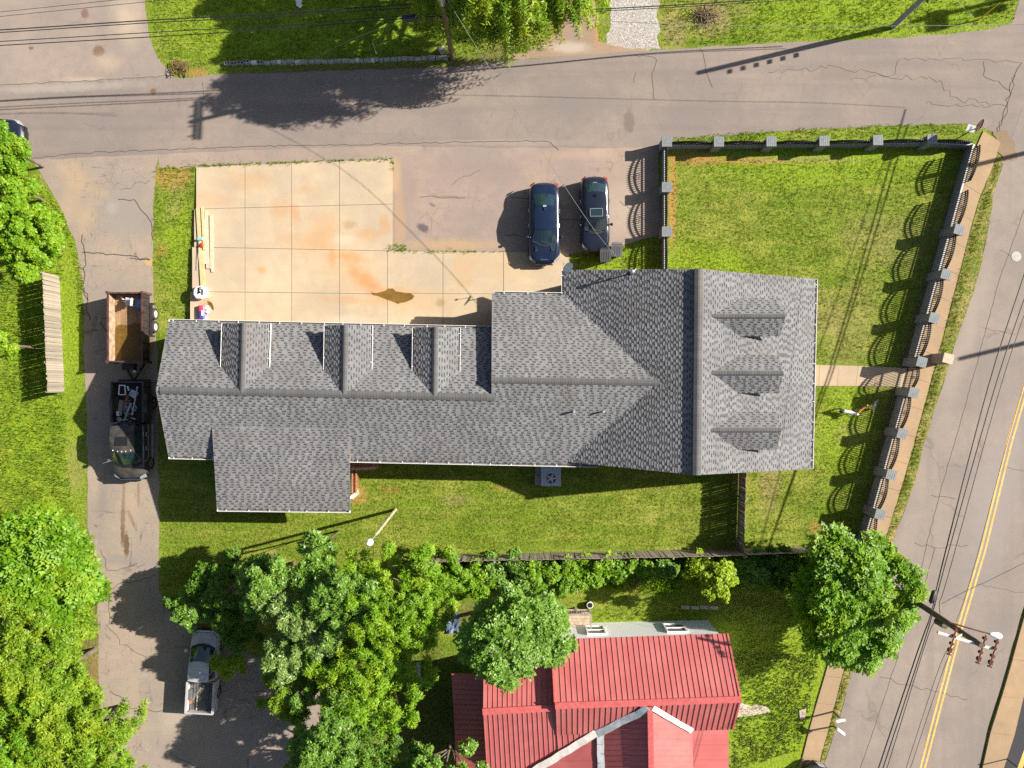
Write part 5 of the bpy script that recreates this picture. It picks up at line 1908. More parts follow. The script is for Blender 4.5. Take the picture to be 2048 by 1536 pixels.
def sedan(label, cx, cy, rz, L, W, mat, wf, ws, rr, rg, hood_z=.98, deck_z=1.06, roof=1.44, roof_w=.60, belt_w=.80, scoops=False, sunroof=False):
    """wf: windscreen base, ws: windscreen top, rr: roof rear edge, rg: rear glass base (local y)"""
    t = thing("parked_car", label, "car", (cx, cy, 0), rz)
    h = L / 2
    prof = [(-h, .72), (-h + .12, deck_z - .12), (-h + .4, deck_z), (rg, deck_z + .02), (0, 1.0), (wf, hood_z + .03), (h - .7, hood_z - .06), (h - .2, hood_z - .16), (h, .62)]
    obj("body", body_loft(-h, h, W, prof, .22, 8, 10), mat, t, smooth=True, world=False)
    rows = [(wf + .10, wf - .22, belt_w, hood_z, hood_z - .03), (ws + .06, ws - .04, roof_w, roof, roof - .06), ((ws + rr) / 2, (ws + rr) / 2, roof_w + .015, roof + .035, roof - .02), (rr, rr + .04, roof_w - .03, roof - .02, roof - .07), (rg - .05, rg + .12, belt_w - .1, deck_z, deck_z - .02)]
    pt = cabin(rows, t, mat)
    for sg in (-1, 1):
        for yy in (h - .92, -h + .98):
            wheel(t, sg * (W / 2 + .004), yy, .335, .22, sg)
        m = MB()
        m.add([(sg * W * .30, h - .10, hood_z - .2), (sg * W * .455, h - .32, hood_z - .19), (sg * W * .47, h - .52, hood_z - .13), (sg * W * .32, h - .22, hood_z - .135), (sg * W * .30, h - .06, .55), (sg * W * .465, h - .3, .55)], [(0, 1, 2, 3), (0, 4, 5, 1), (1, 5, 2), (0, 3, 4)])
        obj("headlight", m, MAT_LAMP, t, world=False)
        m = MB()
        m.add([(sg * W * .30, -h + .03, deck_z - .2), (sg * W * .435, -h + .16, deck_z - .18), (sg * W * .462, -h + .34, deck_z - .15), (sg * W * .41, -h + .28, deck_z - .10), (sg * W * .30, -h + .12, deck_z - .08), (sg * W * .34, -h + .0, .7), (sg * W * .458, -h + .2, .7)], [(0, 1, 3, 4), (1, 2, 3), (0, 5, 6, 1), (1, 6, 2)])
        obj("tail_light", m, MAT_TAIL, t, world=False)
        for k, yy in enumerate((.15, -.75)):
            m = MB()
            m.obox((sg * (W / 2 + .003), yy, .82), (.014, 0, 0), (0, .10, 0), (0, 0, .016))
            obj("door_handle", m, MAT_CHROME, t, world=False)
    mirrors(t, W / 2 - .01, wf - .36, 1.0, mat)
    m = MB()
    for i in range(8):
        f0, f1 = -.92 + 1.84 * i / 8, -.92 + 1.84 * (i + 1) / 8
        a, b = pt(0, f0), pt(0, f1)
        m.quad(a + Vector((0, .12, .022)), b + Vector((0, .12, .022)), b + Vector((0, -.02, .03)), a + Vector((0, -.02, .03)))
    obj("wiper_cowl", m, MAT_BLACKTRIM, t, world=False)
    for s_ in (-.3, .28):
        m = MB()
        m.bar((s_, wf + .06, hood_z + .055), (s_ + .5 * (1 if s_ < 0 else .8), wf - .08, hood_z + .11), .02, .015)
        obj("wiper", m, MAT_CHROME, t, world=False)
    m = MB()
    m.obox((.0, rr + .2, roof + .05), (.018, 0, 0), (0, .07, 0), (0, 0, .035))
    obj("roof_antenna", m, MAT_CHROME if scoops else mat, t, world=False)
    # bonnet and boot seams
    m = MB()
    for sg in (-1, 1):
        m.bar((sg * W * .405, wf - .05, hood_z + .0), (sg * W * .37, h - .5, hood_z - .075), .012, .02)
    zc = prof_z(prof, -h + .32)
    m.bar((-W * .36, -h + .34, zc - .0), (W * .36, -h + .34, zc - .0), .012, .01)
    obj("seam", m, MAT_BLACKTRIM, t, world=False)
    m = MB()
    m.box((-.17, -h - .004, .52), (.17, -h + .03, .64))
    obj("number_plate", m, MAT_WHITE, t, world=False)
    # grille
    m = MB()
    m.box((-W * .28, h - .04, .34), (W * .28, h + .006, .6))
    obj("grille", m, MAT_BLACKTRIM, t, world=False)
    if scoops:
        for sg in (-1, 1):
            yy = h - .98
            z = prof_z(prof, yy)
            m = MB()
            x = sg * .49
            for (dx0, dx1, dy0, dy1) in ((-.075, -.055, -.22, .2), (.055, .075, -.22, .2), (-.075, .075, -.24, -.20), (-.075, .075, .18, .22)):
                m.box((x + dx0 + (sg * .02 if dy0 < 0 else 0), yy + dy0, z - .09), (x + dx1, yy + dy1, z + .018))
            sc_ = obj("bonnet_scoop", m, MAT_CHROME, t, world=False)
            m = MB()
            m.box((x - .055, yy - .2, z - .09), (x + .055, yy + .18, z + .008))
            obj("scoop_mesh", m, MAT_BLACKTRIM, sc_, world=False)
        m = MB()
        m.box((-.24, h - .30, prof_z(prof, h - .3) + .0), (.24, h - .225, prof_z(prof, h - .3) + .012))
        obj("bonnet_badge", m, MAT_CHROME, t, world=False)
        m = MB()
        m.obox((0, rr + .02, roof + .012), (.1, 0, 0), (0, .05, 0), (0, 0, .004))
        obj("window_sticker", m, MAT_AC, t, world=False)
    if sunroof:
        y0, y1 = ws - .12, ws - .58
        m = MB()
        zz = roof + .03
        for (a, b) in (((-.37, y0), (.37, y0)), ((-.37, y1), (.37, y1)), ((-.37, y0), (-.37, y1)), ((.37, y0), (.37, y1))):
            m.bar((a[0], a[1], zz), (b[0], b[1], zz), .022, .02)
        s_ = obj("sunroof_frame", m, MAT_PIPE, t, world=False)
        m = MB()
        m.box((-.36, y1, zz - .03), (.36, y0, zz + .004))
        obj("sunroof", m, MAT_VGLASS, s_, world=False)
        m = MB()
        m.box((-.13, rg - .03, deck_z + .02), (.13, rg + .0, deck_z + .05))
        obj("brake_light", m, MAT_PIPE, t, world=False)
    return t


sedan("dark navy saloon with two bonnet vents, its nose on the concrete pad", 1.95, 9.72, math.pi, 4.95, 1.90, MAT_NAVY, 1.24, .47, -.9, -1.72, scoops=True)
sedan("dark blue saloon with sunroof and red tail lights, its nose against the bins", 5.02, 10.28, math.pi + .02, 4.58, 1.74, MAT_INK, 1.06, .42, -1.15, -1.8, roof_w=.6, belt_w=.74, sunroof=True)
sedan("dark car half hidden under the roadside tree at the street's far end", *P(-14, 276).xy, -math.pi / 2, 4.7, 1.8, MAT_INK, 1.0, .3, -1.1, -1.8)
sedan("black car crossing the tan sidewalk at the picture's bottom edge", *P(1652, 1585).xy, .62, 4.7, 1.82, MAT_BLACKP, 1.0, .3, -1.1, -1.8)


def pickup(label, cx, cy, rz, yf, yr, W, mat, wf, ws, cb, hood_z, roof, belt_w, roof_w, bed_z, dually=False, bedliner=(.03, .03, .03), double_cab=True):
    t = thing("pickup_truck", label, "pickup truck", (cx, cy, 0), rz)
    prof = [(cb - .05, bed_z + .02), (cb + .4, hood_z + .06), (wf, hood_z + .05), (yf - .5, hood_z - .04), (yf - .16, hood_z - .13), (yf, hood_z * .62)]
    zs = .42
    obj("body", body_loft(cb - .05, yf, W, prof, zs, 7, 40, 2.0, 24), mat, t, smooth=True, world=False)
    rows = [(wf + .12, wf - .15, belt_w, hood_z + .04, hood_z + .02), (ws + .07, ws - .02, roof_w, roof, roof - .05), ((ws + cb) / 2, (ws + cb) / 2, roof_w + .02, roof + .035, roof - .02), (cb + .1, cb + .14, roof_w, roof - .005, roof - .05), (cb, cb + .04, belt_w - .03, hood_z + .04, hood_z + .04)]
    pt = cabin(rows, t, mat, side_split=(0, .5, .55, .97) if double_cab else (0, .62, .68, .96))
    # bed
    th = .075
    hb = W / 2
    for sg in (-1, 1):
        m = MB()
        m.box((min(sg * hb, sg * (hb - th)), yr, zs), (max(sg * hb, sg * (hb - th)), cb - .07, bed_z))
        m.box((min(sg * (hb + .012), sg * (hb - th - .03)), yr, bed_z + .001), (max(sg * (hb + .012), sg * (hb - th - .03)), cb - .07, bed_z + .03))
        obj("bed_side", m, mat, t, world=False)
        for yy in ((yf - .95), (yr + (1.25 if dually else 1.0))):
            r_ = .40 if dually else .35
            wheel(t, sg * (hb + (.17 if (dually and yy < 0) else .01)), yy, r_, .26, sg)
        m = MB()
        m.add([(sg * W * .30, yf - .05, hood_z - .2), (sg * W * .46, yf - .18, hood_z - .2), (sg * W * .478, yf - .38, hood_z - .14), (sg * W * .32, yf - .18, hood_z - .13), (sg * W * .3, yf + .0, hood_z - .42), (sg * W * .465, yf - .14, hood_z - .42)], [(0, 1, 2, 3), (0, 4, 5, 1), (1, 5, 2)])
        obj("headlight", m, MAT_LAMP, t, world=False)
        m = MB()
        m.box((min(sg * (hb - .02), sg * (hb - .16)), yr - .02, .72), (max(sg * (hb - .02), sg * (hb - .16)), yr + .004, bed_z - .06))
        obj("tail_light", m, MAT_TAIL, t, world=False)
        for yy in ((wf - .9), (wf - 1.75)) if double_cab else ((wf - .95),):
            m = MB()
            m.obox((sg * (hb + .005), yy, hood_z - .14), (.02, 0, 0), (0, .12, 0), (0, 0, .022))
            obj("door_handle", m, MAT_CHROME, t, world=False)
        m = MB()
        m.bar((sg * (belt_w + .03), wf - .1, hood_z + .02), (sg * (belt_w + .02), cb + .12, hood_z + .05), .03, .025)
        obj("belt_trim", m, MAT_CHROME if dually else MAT_BLACKTRIM, t, world=False)
        if dually:
            m = MB()
            m.bar((sg * (hb + .12), wf - .25, .46), (sg * (hb + .12), cb + .0, .46), .13, .05)
            m.bar((sg * (hb + .10), wf - .3, .44), (sg * (hb - .1), wf - .3, .4), .05, .05)
            m.bar((sg * (hb + .10), cb + .1, .44), (sg * (hb - .1), cb + .1, .4), .05, .05)
            obj("running_board", m, MAT_CHROME, t, world=False)
            # swollen rear wing over the double wheels
            m = MB()
            rings = []
            yc = yr + 1.25
            for k in range(13):
                f = -1 + k / 6
                o_ = .20 * (1 - abs(f) ** 2.5)
                y = yc + f * .82
                rings.append([(sg * (hb - .02), y, bed_z - .03), (sg * (hb + o_ * .7), y, bed_z - .06 - .05 * abs(f)), (sg * (hb + o_), y, bed_z - .2), (sg * (hb + o_), y, .55 + .0), (sg * (hb - .02), y, .5)])
            m.loft(rings)
            obj("rear_wing", m, mat, t, smooth=True, world=False)
    mirrors(t, W / 2 + .02, wf - .2, hood_z + .15, MAT_BLACKP if dually else mat, (.11, .06, .11))
    m = MB()
    m.box((-hb, yr - .05, zs), (hb, yr, bed_z))
    m.box((-hb, yr - .055, bed_z + .001), (hb, yr + .03, bed_z + .028))
    obj("tailgate", m, mat, t, world=False)
    m = MB()
    m.box((-hb + .06, yr - .18, .42), (hb - .06, yr - .06, .56))
    obj("rear_bumper", m, MAT_BLACKTRIM, t, world=False)
    m = MB()
    m.box((-hb + .01, cb - .075, zs), (hb - .01, cb - .055, bed_z + .02))
    obj("bed_front", m, mat, t, world=False)
    ml = simple("bed_liner_" + ("black" if dually else "grey"), bedliner, .8, var=.3)
    m = MB()
    fz = .72
    m.box((-hb + th, yr + .001, fz - .05), (hb - th, cb - .08, fz))
    for k in range(9):
        x = -hb + .16 + (W - .32) * k / 8
        m.box((x - .028, yr + .03, fz + .001), (x + .028, cb - .1, fz + .022))
    for sg in (-1, 1):
        m.box((min(sg * (hb - th - .001), sg * (hb - th - .2)), yr + (.85 if dually else .7), fz + .024), (max(sg * (hb - th - .001), sg * (hb - th - .2)), yr + (1.7 if dually else 1.3), fz + .26))
    obj("bed_floor", m, ml, t, world=False)
    m = MB()
    for i in range(8):
        f0, f1 = -.95 + 1.9 * i / 8, -.95 + 1.9 * (i + 1) / 8
        a, b = pt(0, f0), pt(0, f1)
        m.quad(a + Vector((0, .13, .02)), b + Vector((0, .13, .02)), b + Vector((0, -.03, .05)), a + Vector((0, -.03, .05)))
    obj("wiper_cowl", m, MAT_BLACKTRIM, t, world=False)
    m = MB()
    m.box((-W * .3, yf - .06, hood_z - .45), (W * .3, yf + .01, hood_z - .18))
    obj("grille", m, MAT_CHROME, t, world=False)
    m = MB()
    m.box((-hb * .86, yf - .1, .42), (hb * .86, yf + .03, .6))
    obj("front_bumper", m, MAT_BLACKTRIM, t, world=False)
    return t, prof


blk, prf = pickup("black pickup with swollen rear wings and cab roof lights, its bed full of scrap metal", -22.98, -2.83, math.pi, 2.93, -2.93, 1.98, MAT_BLACKP, 1.93, 1.14, -.48, 1.16, 1.92, .88, .70, 1.28, True)
for (x, y) in ((-.52, 1.2), (-.24, 1.26), (0, 1.28), (.24, 1.26), (.52, 1.2)):
    m = MB()
    m.dome((x, y - .12, 1.945 - abs(x) * .06), .055, .04, 10, 3)
    obj("roof_light", m, MAT_LAMP, blk, smooth=True, world=False)
m = MB()
m.box((-.36, .28, 1.95), (.36, .80, 1.963))
obj("sunroof", m, MAT_BLACKTRIM, blk, world=False)
m = MB()
m.tube([(.97, 1.75, 1.1), (1.05, 1.8, 1.5), (1.12, 1.85, 1.9)], .008, 5)
obj("aerial", m, MAT_PIPE, blk, world=False)
silv, prs = pickup("silver pickup with a shovel in its open bed, parked in the dappled shade", -18.64, -17.33, -.06, 2.43, -2.43, 1.70, MAT_SILVER, 1.5, .75, -.47, 1.0, 1.60, .76, .60, 1.10, False, (.10, .10, .10), False)

# scrap in the black truck's bed: single pieces
MAT_SCRAP = simple("bare_steel", (0.42, 0.42, 0.42), .4, .5, var=.2)
MAT_SCRAPW = simple("white_enamel", (0.62, 0.61, 0.60), .5, var=.1)
MAT_SCRAPB = simple("brown_board_scrap", (0.26, 0.19, 0.15), .8)
MAT_SCRAPR = simple("rust_red_scrap", (0.20, 0.055, 0.035), .7)
bx, by, bz = -22.98, -1.15, .82


def scrap(name, label, cat, mbuild, mat):
    m = MB()
    mbuild(m)
    return centred(m, name, mat, label, cat)


def TB(u, v, z):       # truck bed pixel to world
    return P(u, v, z)


def bed_bar(a, b, w, h):
    return lambda m: m.bar(P(*a), P(*b), w, h)


def frame_rect(c, dx, dy, wid, z):
    def f(m):
        p = P(c[0], c[1], z)
        for (x0, y0, x1, y1) in ((-dx, -dy, dx, -dy), (dx, -dy, dx, dy), (dx, dy, -dx, dy), (-dx, dy, -dx, -dy)):
            m.bar((p.x + x0, p.y + y0, z), (p.x + x1, p.y + y1, z + .08), wid, wid * .6)
    return f


scrap("loose_board", "long brown board scrap lying along the black truck's bed", "scrap", bed_bar((243, 800, 1.0), (239, 830, 1.0), .26, .05), MAT_SCRAPB)
scrap("metal_tube", "longest silver tube standing diagonally in the black truck's bed", "scrap", bed_bar((275, 773, 1.5), (266, 825, 1.05), .07, .07), MAT_SCRAP)
scrap("metal_rectangle", "white rectangular frame at the tailgate end of the black truck's bed", "scrap", frame_rect((245, 780), .18, .28, .06, 1.25), MAT_SCRAPW)
scrap("metal_tube", "short pale tube beside the white frame in the black truck's bed", "scrap", bed_bar((255, 772, 1.25), (258, 781, 1.2), .08, .08), MAT_SCRAPW)
scrap("bent_sheet", "bent pale sheet in the tailgate corner of the black truck's bed", "scrap", bed_bar((260, 784, 1.12), (274, 792, 1.2), .42, .03), MAT_SCRAP)
scrap("scrap_chair", "red folded metal frame in the middle of the black truck's bed", "scrap", lambda m: (m.bar(P(252, 790, 1.2), P(258, 806, 1.15), .1, .06), m.bar(P(248, 805, 1.2), P(262, 800, 1.22), .06, .06), m.bar(P(256, 793, 1.25), P(251, 803, 1.25), .16, .04)), MAT_SCRAPR)
scrap("metal_tube", "silver bar leaning toward the cab in the black truck's bed", "scrap", bed_bar((262, 806, 1.15), (248, 842, 1.0), .09, .05), MAT_SCRAP)
scrap("scrap_box", "small white box by the wheel arch in the black truck's bed", "scrap", bed_bar((236, 822, 1.0), (237, 832, 1.0), .14, .16), MAT_SCRAPW)
scrap("scrap_basin", "round pale basin near the cab in the black truck's bed", "scrap", lambda m: (m.cyl(tuple(P(238, 839, 1.0).xy), .12, .75, 1.0, 12, 0, .15),), MAT_SCRAP)
scrap("scrap_hood", "curved grey sheet in the centre of the black truck's bed", "scrap", lambda m: (m.dome(tuple(P(252, 815, .85)), .3, .22, 12, 4),), simple("grey_scrap", (.13, .13, .13), .5, .3))
rr_ = random.Random(11)
for k in range(16):
    u, v = rr_.uniform(250, 275), rr_.uniform(805, 845)
    a = rr_.uniform(0, 3.14)
    l = rr_.uniform(4, 9)
    z = rr_.uniform(.82, 1.05)
    o = scrap("scrap_piece", "small loose piece of bright scrap in the cab end of the black truck's bed", "scrap",
              bed_bar((u - math.cos(a) * l, v - math.sin(a) * l, z), (u + math.cos(a) * l, v + math.sin(a) * l, z + rr_.uniform(-.05, .12)), rr_.uniform(.04, .1), .04), rr_.choice((MAT_SCRAP, MAT_SCRAP, MAT_SCRAPW, MAT_SCRAPB)))
    o["group"] = "loose bits of scrap in the black truck"

# dump trailer
MAT_RUSTY = simple("rusty_trailer_black", (0.035, 0.026, 0.025), .6, .2, var=.35, scale=3)
MAT_TRED = simple("faded_red_rim", (0.075, 0.032, 0.032), .6, var=.5, scale=3)
t = NT("muddy_plank_floor")
c = t.mix(t.ramp(t.noise(1.2, 5, .65, t.scaled(3, .5, 1)), .3, .7), (0.22, 0.125, 0.06), (0.36, 0.235, 0.13))
c = t.mix(t.ramp(t.noise(9, 4), .4, .7, 0, .4), c, (.12, .075, .04))
t.color(c)
MAT_TFLOOR = t.done(.85)
tr = thing("dump_trailer", "rusty black dump trailer with muddy plank floor hitched behind the black pickup", "trailer", (-22.95, 3.37, 0))
x0, x1, y0, y1 = -24.0, -21.93, 1.31, 5.43
fz, tz = .86, 1.55
m = MB()
m.box((x0 + .05, y0 + .05, fz - .14), (x1 - .05, y1 - .05, fz))
obj("bed_floor", m, MAT_TFLOOR, tr)
for (a, b, c_, d, nm) in ((x0, x0 + .05, y0, y1, "side_wall"), (x1 - .05, x1, y0, y1, "side_wall"), (x0 + .051, x1 - .051, y0, y0 + .05, "front_wall"), (x0 + .051, x1 - .051, y1 - .05, y1, "tailgate")):
    m = MB()
    m.box((a, c_, fz - .16), (b, d, tz))
    if nm == "side_wall":
        for k in range(9):
            yy = y0 + .25 + (y1 - y0 - .5) * k / 8
            xx = a - .05 if a < -23 else b + .0
            m.box((xx + .001, yy - .03, fz - .1), (xx + .049, yy + .03, tz - .06))
    w_ = obj(nm, m, [MAT_RUSTY] if not (nm == "side_wall" and a < -23) else [simple("tan_rusty_wall", (.30, .21, .14), .8, var=.35, scale=3)], tr)
    m = MB()
    m.box((a - .03, c_ - .02, tz + .001), (b + .03, d + .02, tz + .05))
    obj("top_rim", m, MAT_TRED, w_)
for x in (x0, x1):
    for y in (y0, y1):
        m = MB()
        m.box((x - .07, y - .07, fz - .3), (x + .07, y + .07, tz + .12))
        obj("corner_post", m, MAT_TRED, tr)
for sg, xw in ((1, -21.72), (-1, -24.2)):
    for yy in (4.27, 3.48):
        wheel(tr, xw - tr.location.x, yy - tr.location.y, .36, .22, sg, simple("white_trailer_rim", (.5, .48, .45), .5))
    m = MB()
    xa_, xb_ = (x1 + .06, xw + .02) if sg > 0 else (xw - .02, x0 - .06)
    m.box((xa_, 2.95, .80), (xb_, 4.8, .84))
    m.box((xa_, 2.85, .5), (xb_, 2.95, .835))
    m.box((xa_, 4.8, .5), (xb_, 4.9, .835))
    obj("mudguard", m, MAT_RUSTY, tr)
m = MB()
m.bar((-23.6, 1.25, .55), (-22.98, .2, .55), .1, .12)
m.bar((-22.3, 1.25, .55), (-22.98, .2, .55), .1, .12)
m.bar((-22.98, .35, .55), (-22.98, -.05, .57), .12, .1)
obj("drawbar", m, MAT_RUSTY, tr)
m = MB()
m.cyl((-22.62, .75), .06, .1, 1.1, 10)
m.cyl((-22.62, .75), .09, 1.1, 1.16, 10)
obj("jack_stand", m, MAT_PIPE, tr)
m = MB()
m.box((-23.45, .85, .6), (-22.75, 1.22, 1.0))
obj("tool_box", m, MAT_RUSTY, tr)
m = MB()
m.bar((-24.1, 3.9, 1.2), (-24.75, 3.95, 1.25), .04, .04)
m.bar((-24.1, 2.9, 1.2), (-24.75, 3.85, 1.2), .04, .04)
obj("tarp_arm", m, MAT_RUSTY, tr)
pts = [(231, 654), (236, 650), (243, 649), (250, 650), (256, 651), (262, 648), (270, 646), (282, 648), (284, 690), (282, 721), (232, 721), (228, 700), (229, 670)]
m = MB()
m.sheet([tuple(P(x, y, fz + .006).xy) + (fz + .006,) for x, y in pts])
obj("standing_water", m, simple("trailer_water", (.13, .075, .016), .1, var=.2, spec=.35), tr)
# plastic chairs and bits in the trailer


def chair(label, px, py, z, rz, mat):
    q = P(px, py, z)
    t_ = thing("folding_chair", label, "chair", (q.x, q.y, z), rz)
    m = MB()
    m.box((-.22, -.2, .40), (.22, .22, .44))
    obj("seat", m, mat, t_, world=False)
    m = MB()
    m.obox((0, -.3, .72), (.21, 0, 0), (0, -.05, .15), (0, .012, .004))
    obj("backrest", m, mat, t_, world=False)
    for sx in (-.21, .21):
        for (ya, yb) in ((.30, -.32), (-.28, .26)):
            m = MB()
            m.bar((sx, ya, 0), (sx, yb, .80 if yb < 0 else .42), .03, .03)
            obj("leg", m, MAT_SCRAPW, t_, world=False)
    for y in (.3, -.1):
        m = MB()
        m.bar((-.21, y, .06 + (.1 if y < 0 else 0)), (.21, y, .06 + (.1 if y < 0 else 0)), .025, .025)
        obj("crossbar", m, MAT_SCRAPW, t_, world=False)


chair("white folding chair lying in the dump trailer on its tailgate end", 266, 605, fz + .02, 1.45, MAT_SCRAPW)
scrap("blue_crate", "dark blue plastic crate in the shaded corner of the dump trailer", "crate", lambda m: (m.box((P(270, 600, 1.2).x, P(270, 618, 1.2).y, fz + .003), (P(283, 600, 1.2).x, P(283, 595, 1.2).y, fz + .3)),), simple("blue_plastic", (.03, .07, .2), .5))
scrap("red_cloth", "small crumpled red cloth on the dump trailer floor by the tailgate", "cloth", lambda m: (m.dome(tuple(P(251, 598, fz + .01)), .14, .1, 9, 3),), simple("red_cloth", (.45, .03, .04), .8))
scrap("white_jug", "white jug lying beside the red cloth in the dump trailer", "jug", lambda m: (m.tube([P(244, 594, fz + .1), P(247, 600, fz + .1)], .08, 8),), MAT_SCRAPW)

# shovel in the silver truck
q0, q1 = P(402, 1376, 1.15), P(383, 1402, .80)
sh = thing("shovel", "orange bladed shovel leaning in the silver pickup's bed", "shovel", q1)
m = MB()
m.tube([q0, q1], .018, 6)
obj("handle", m, MAT_PALE, sh)
m = MB()
d = (q1 - q0).normalized()
s = d.cross(Vector((0, 0, 1))).normalized()
m.add([q1 - s * .09, q1 + s * .09, q1 + d * .2 + s * .1, q1 + d * .32, q1 + d * .2 - s * .1] , [(0, 1, 2, 3, 4)])
m.add([v + Vector((0, 0, -.012)) for v in [q1 - s * .09, q1 + s * .09, q1 + d * .2 + s * .1, q1 + d * .32, q1 + d * .2 - s * .1]], [(4, 3, 2, 1, 0)])
obj("blade", m, simple("orange_blade", (.5, .17, .09), .6), sh)
m = MB()
m.bar(P(395, 1390, .78), P(393, 1420, .78), .06, .05)
centred(m, "timber_batten", MAT_PALE, "single pale batten on the floor of the silver pickup's bed", "timber")

# ------------------------------------------------------------------ small things on the pad and round the house
MAT_LUMBER = board_mat("new_lumber", (0.66, 0.50, 0.25), .1)
MAT_LUMBERP = board_mat("pale_lumber", (0.60, 0.50, 0.38), .1)
for (a, b, w_, mt, lab, z) in (((397, 416), (407, 585), .30, MAT_LUMBER, "longest yellow plank, running to the white sack on the concrete pad", .36), ((404.5, 414), (409, 500), .16, MAT_LUMBER, "short upper plank lying on the longest yellow plank", .41), ((408, 440), (409.5, 528), .14, MAT_LUMBERP, "knotty plank next to the red rag on the concrete pad", .35),
                          ((412.5, 421), (416, 537), .2, MAT_LUMBERP, "pale wide plank in the middle of the lumber on the concrete pad", .34), ((423, 430), (425, 544), .15, MAT_LUMBERP, "narrow pale plank outermost on the concrete pad", .33), ((420, 430), (421.5, 538), .05, MAT_LUMBER, "thin batten beside the outermost narrow plank", .33)):
    m = MB()
    zz = pad_z(*a) + .03 + (z - .33)
    zb = pad_z(*b) + .03 + (z - .33)
    m.bar(P(*a, zz), P(*b, zb), w_, .04)
    o = centred(m, "plank", mt, lab, "plank", "lumber lying on the concrete pad")
zz = pad_z(400, 500) + .1
br = thing("broom", "broom with a bright blue head lying on the lumber", "broom", P(400, 478, zz))
m = MB()
m.tube([P(400, 480, zz + .05), P(394, 540, zz)], .014, 6)
obj("handle", m, MAT_PIPE, br)
m = MB()
m.obox(P(400, 478, zz + .06), (.15, .02, 0), (-.01, .07, 0), (0, 0, .04))
obj("broom_head", m, simple("sky_blue_plastic", (.16, .5, .68), .5), br)
q = P(403.5, 491, zz + .02)
m = MB()
r = random.Random(3)
m.dome(q, .13, .09, 9, 3)
m.v = [(v[0] + r.uniform(-.03, .03), v[1] + r.uniform(-.05, .05), v[2] + r.uniform(0, .03)) for v in m.v]
centred(m, "red_rag", simple("bright_red", (.6, .03, .02), .7), "small bright red rag on the lumber below the blue broom head", "rag")
zz = pad_z(405, 586)
q = P(405, 586, zz)
sack = thing("white_sack", "big white open sack standing on the concrete pad by the eave", "sack", q)
m = MB()
n = 9
rings = []
r = random.Random(8)
jit = [r.uniform(.92, 1.06) for _ in range(n)]
for z_, k in ((0, .92), (.15, 1.03), (.32, 1.0), (.42, .9), (.43, .62), (.30, .5)):
    rings.append([(q.x + .43 * k * jit[i] * math.cos(2 * math.pi * i / n), q.y + .43 * k * jit[i] * math.sin(2 * math.pi * i / n), zz + z_ + r.uniform(-.02, .02)) for i in range(n)])
m.loft(rings)
obj("bag", m, MAT_WHITE, sack)
m = MB()
m.sheet([(q.x - .14, q.y - .12, zz + .436), (q.x + .1, q.y - .06, zz + .436), (q.x + .02, q.y + .08, zz + .44), (q.x - .02, q.y + .24, zz + .446), (q.x + .16, q.y + .26, zz + .446), (q.x + .1, q.y + .3, zz + .446), (q.x - .1, q.y + .28, zz + .446)])
obj("opening", m, MAT_DARKMETAL, sack)
zz = pad_z(404, 623)
bag = thing("striped_sack", "red and blue plastic sack lying under the eave beside white papers", "sack", P(404, 623, zz))
MAT_BLUES, MAT_REDS = simple("blue_sack", (.06, .05, .3), .4), simple("red_sack", (.6, .06, .1), .4)
for (ya, yb, mt, nm) in ((611, 622.5, MAT_REDS, "red_half"), (622.5, 637, MAT_BLUES, "blue_half")):
    m = MB()
    rings = []
    for k in range(7):
        f = k / 6
        y = ya + (yb - ya) * f
        c = P(403, y, zz + .15)
        edge = .9 if (k == 0 and nm == "red_half") or (k == 6 and nm == "blue_half") else 1
        rings.append([(c.x + .23 * edge * math.cos(a) * (1 + .04 * math.sin(k * 2.3)), c.y, zz + .14 + .13 * edge * math.sin(a)) for a in [2 * math.pi * i / 12 for i in range(12)]])
    m.loft(rings)
    obj(nm, m, mt, bag, smooth=True)
m = MB()
m.obox(P(404.5, 626, zz + .275), (.05, 0, 0), (0, .16, 0), (0, 0, .006))
obj("label_panel", m, MAT_WHITE, bag)
for k, (x, y, rz_) in enumerate(((414, 615, .3), (417, 622, .9), (411, 636, .2))):
    m = MB()
    c = P(x, y, zz)
    d = Vector((math.cos(rz_), math.sin(rz_), 0))
    e = Vector((-d.y, d.x, .1))
    m.obox(c + Vector((0, 0, .05)), d * .15, e * .1, Vector((0, 0, .008)))
    centred(m, "crumpled_paper", MAT_WHITE, ("white paper sheet nearest the white sack", "tilted white paper beside the striped sack's middle", "white paper scrap at the striped sack's lower end")[k], "paper")
m = MB()
m.sheet([tuple(P(x, y, pad_z(420, 608) + .006).xy) + (pad_z(420, 608) + .008,) for x, y in ((415, 601), (421, 604), (424, 606), (427, 613), (428, 621), (425, 618), (421, 612), (416, 609))])
struct("puddle", m, MAT_MUD)

# wheeled bins


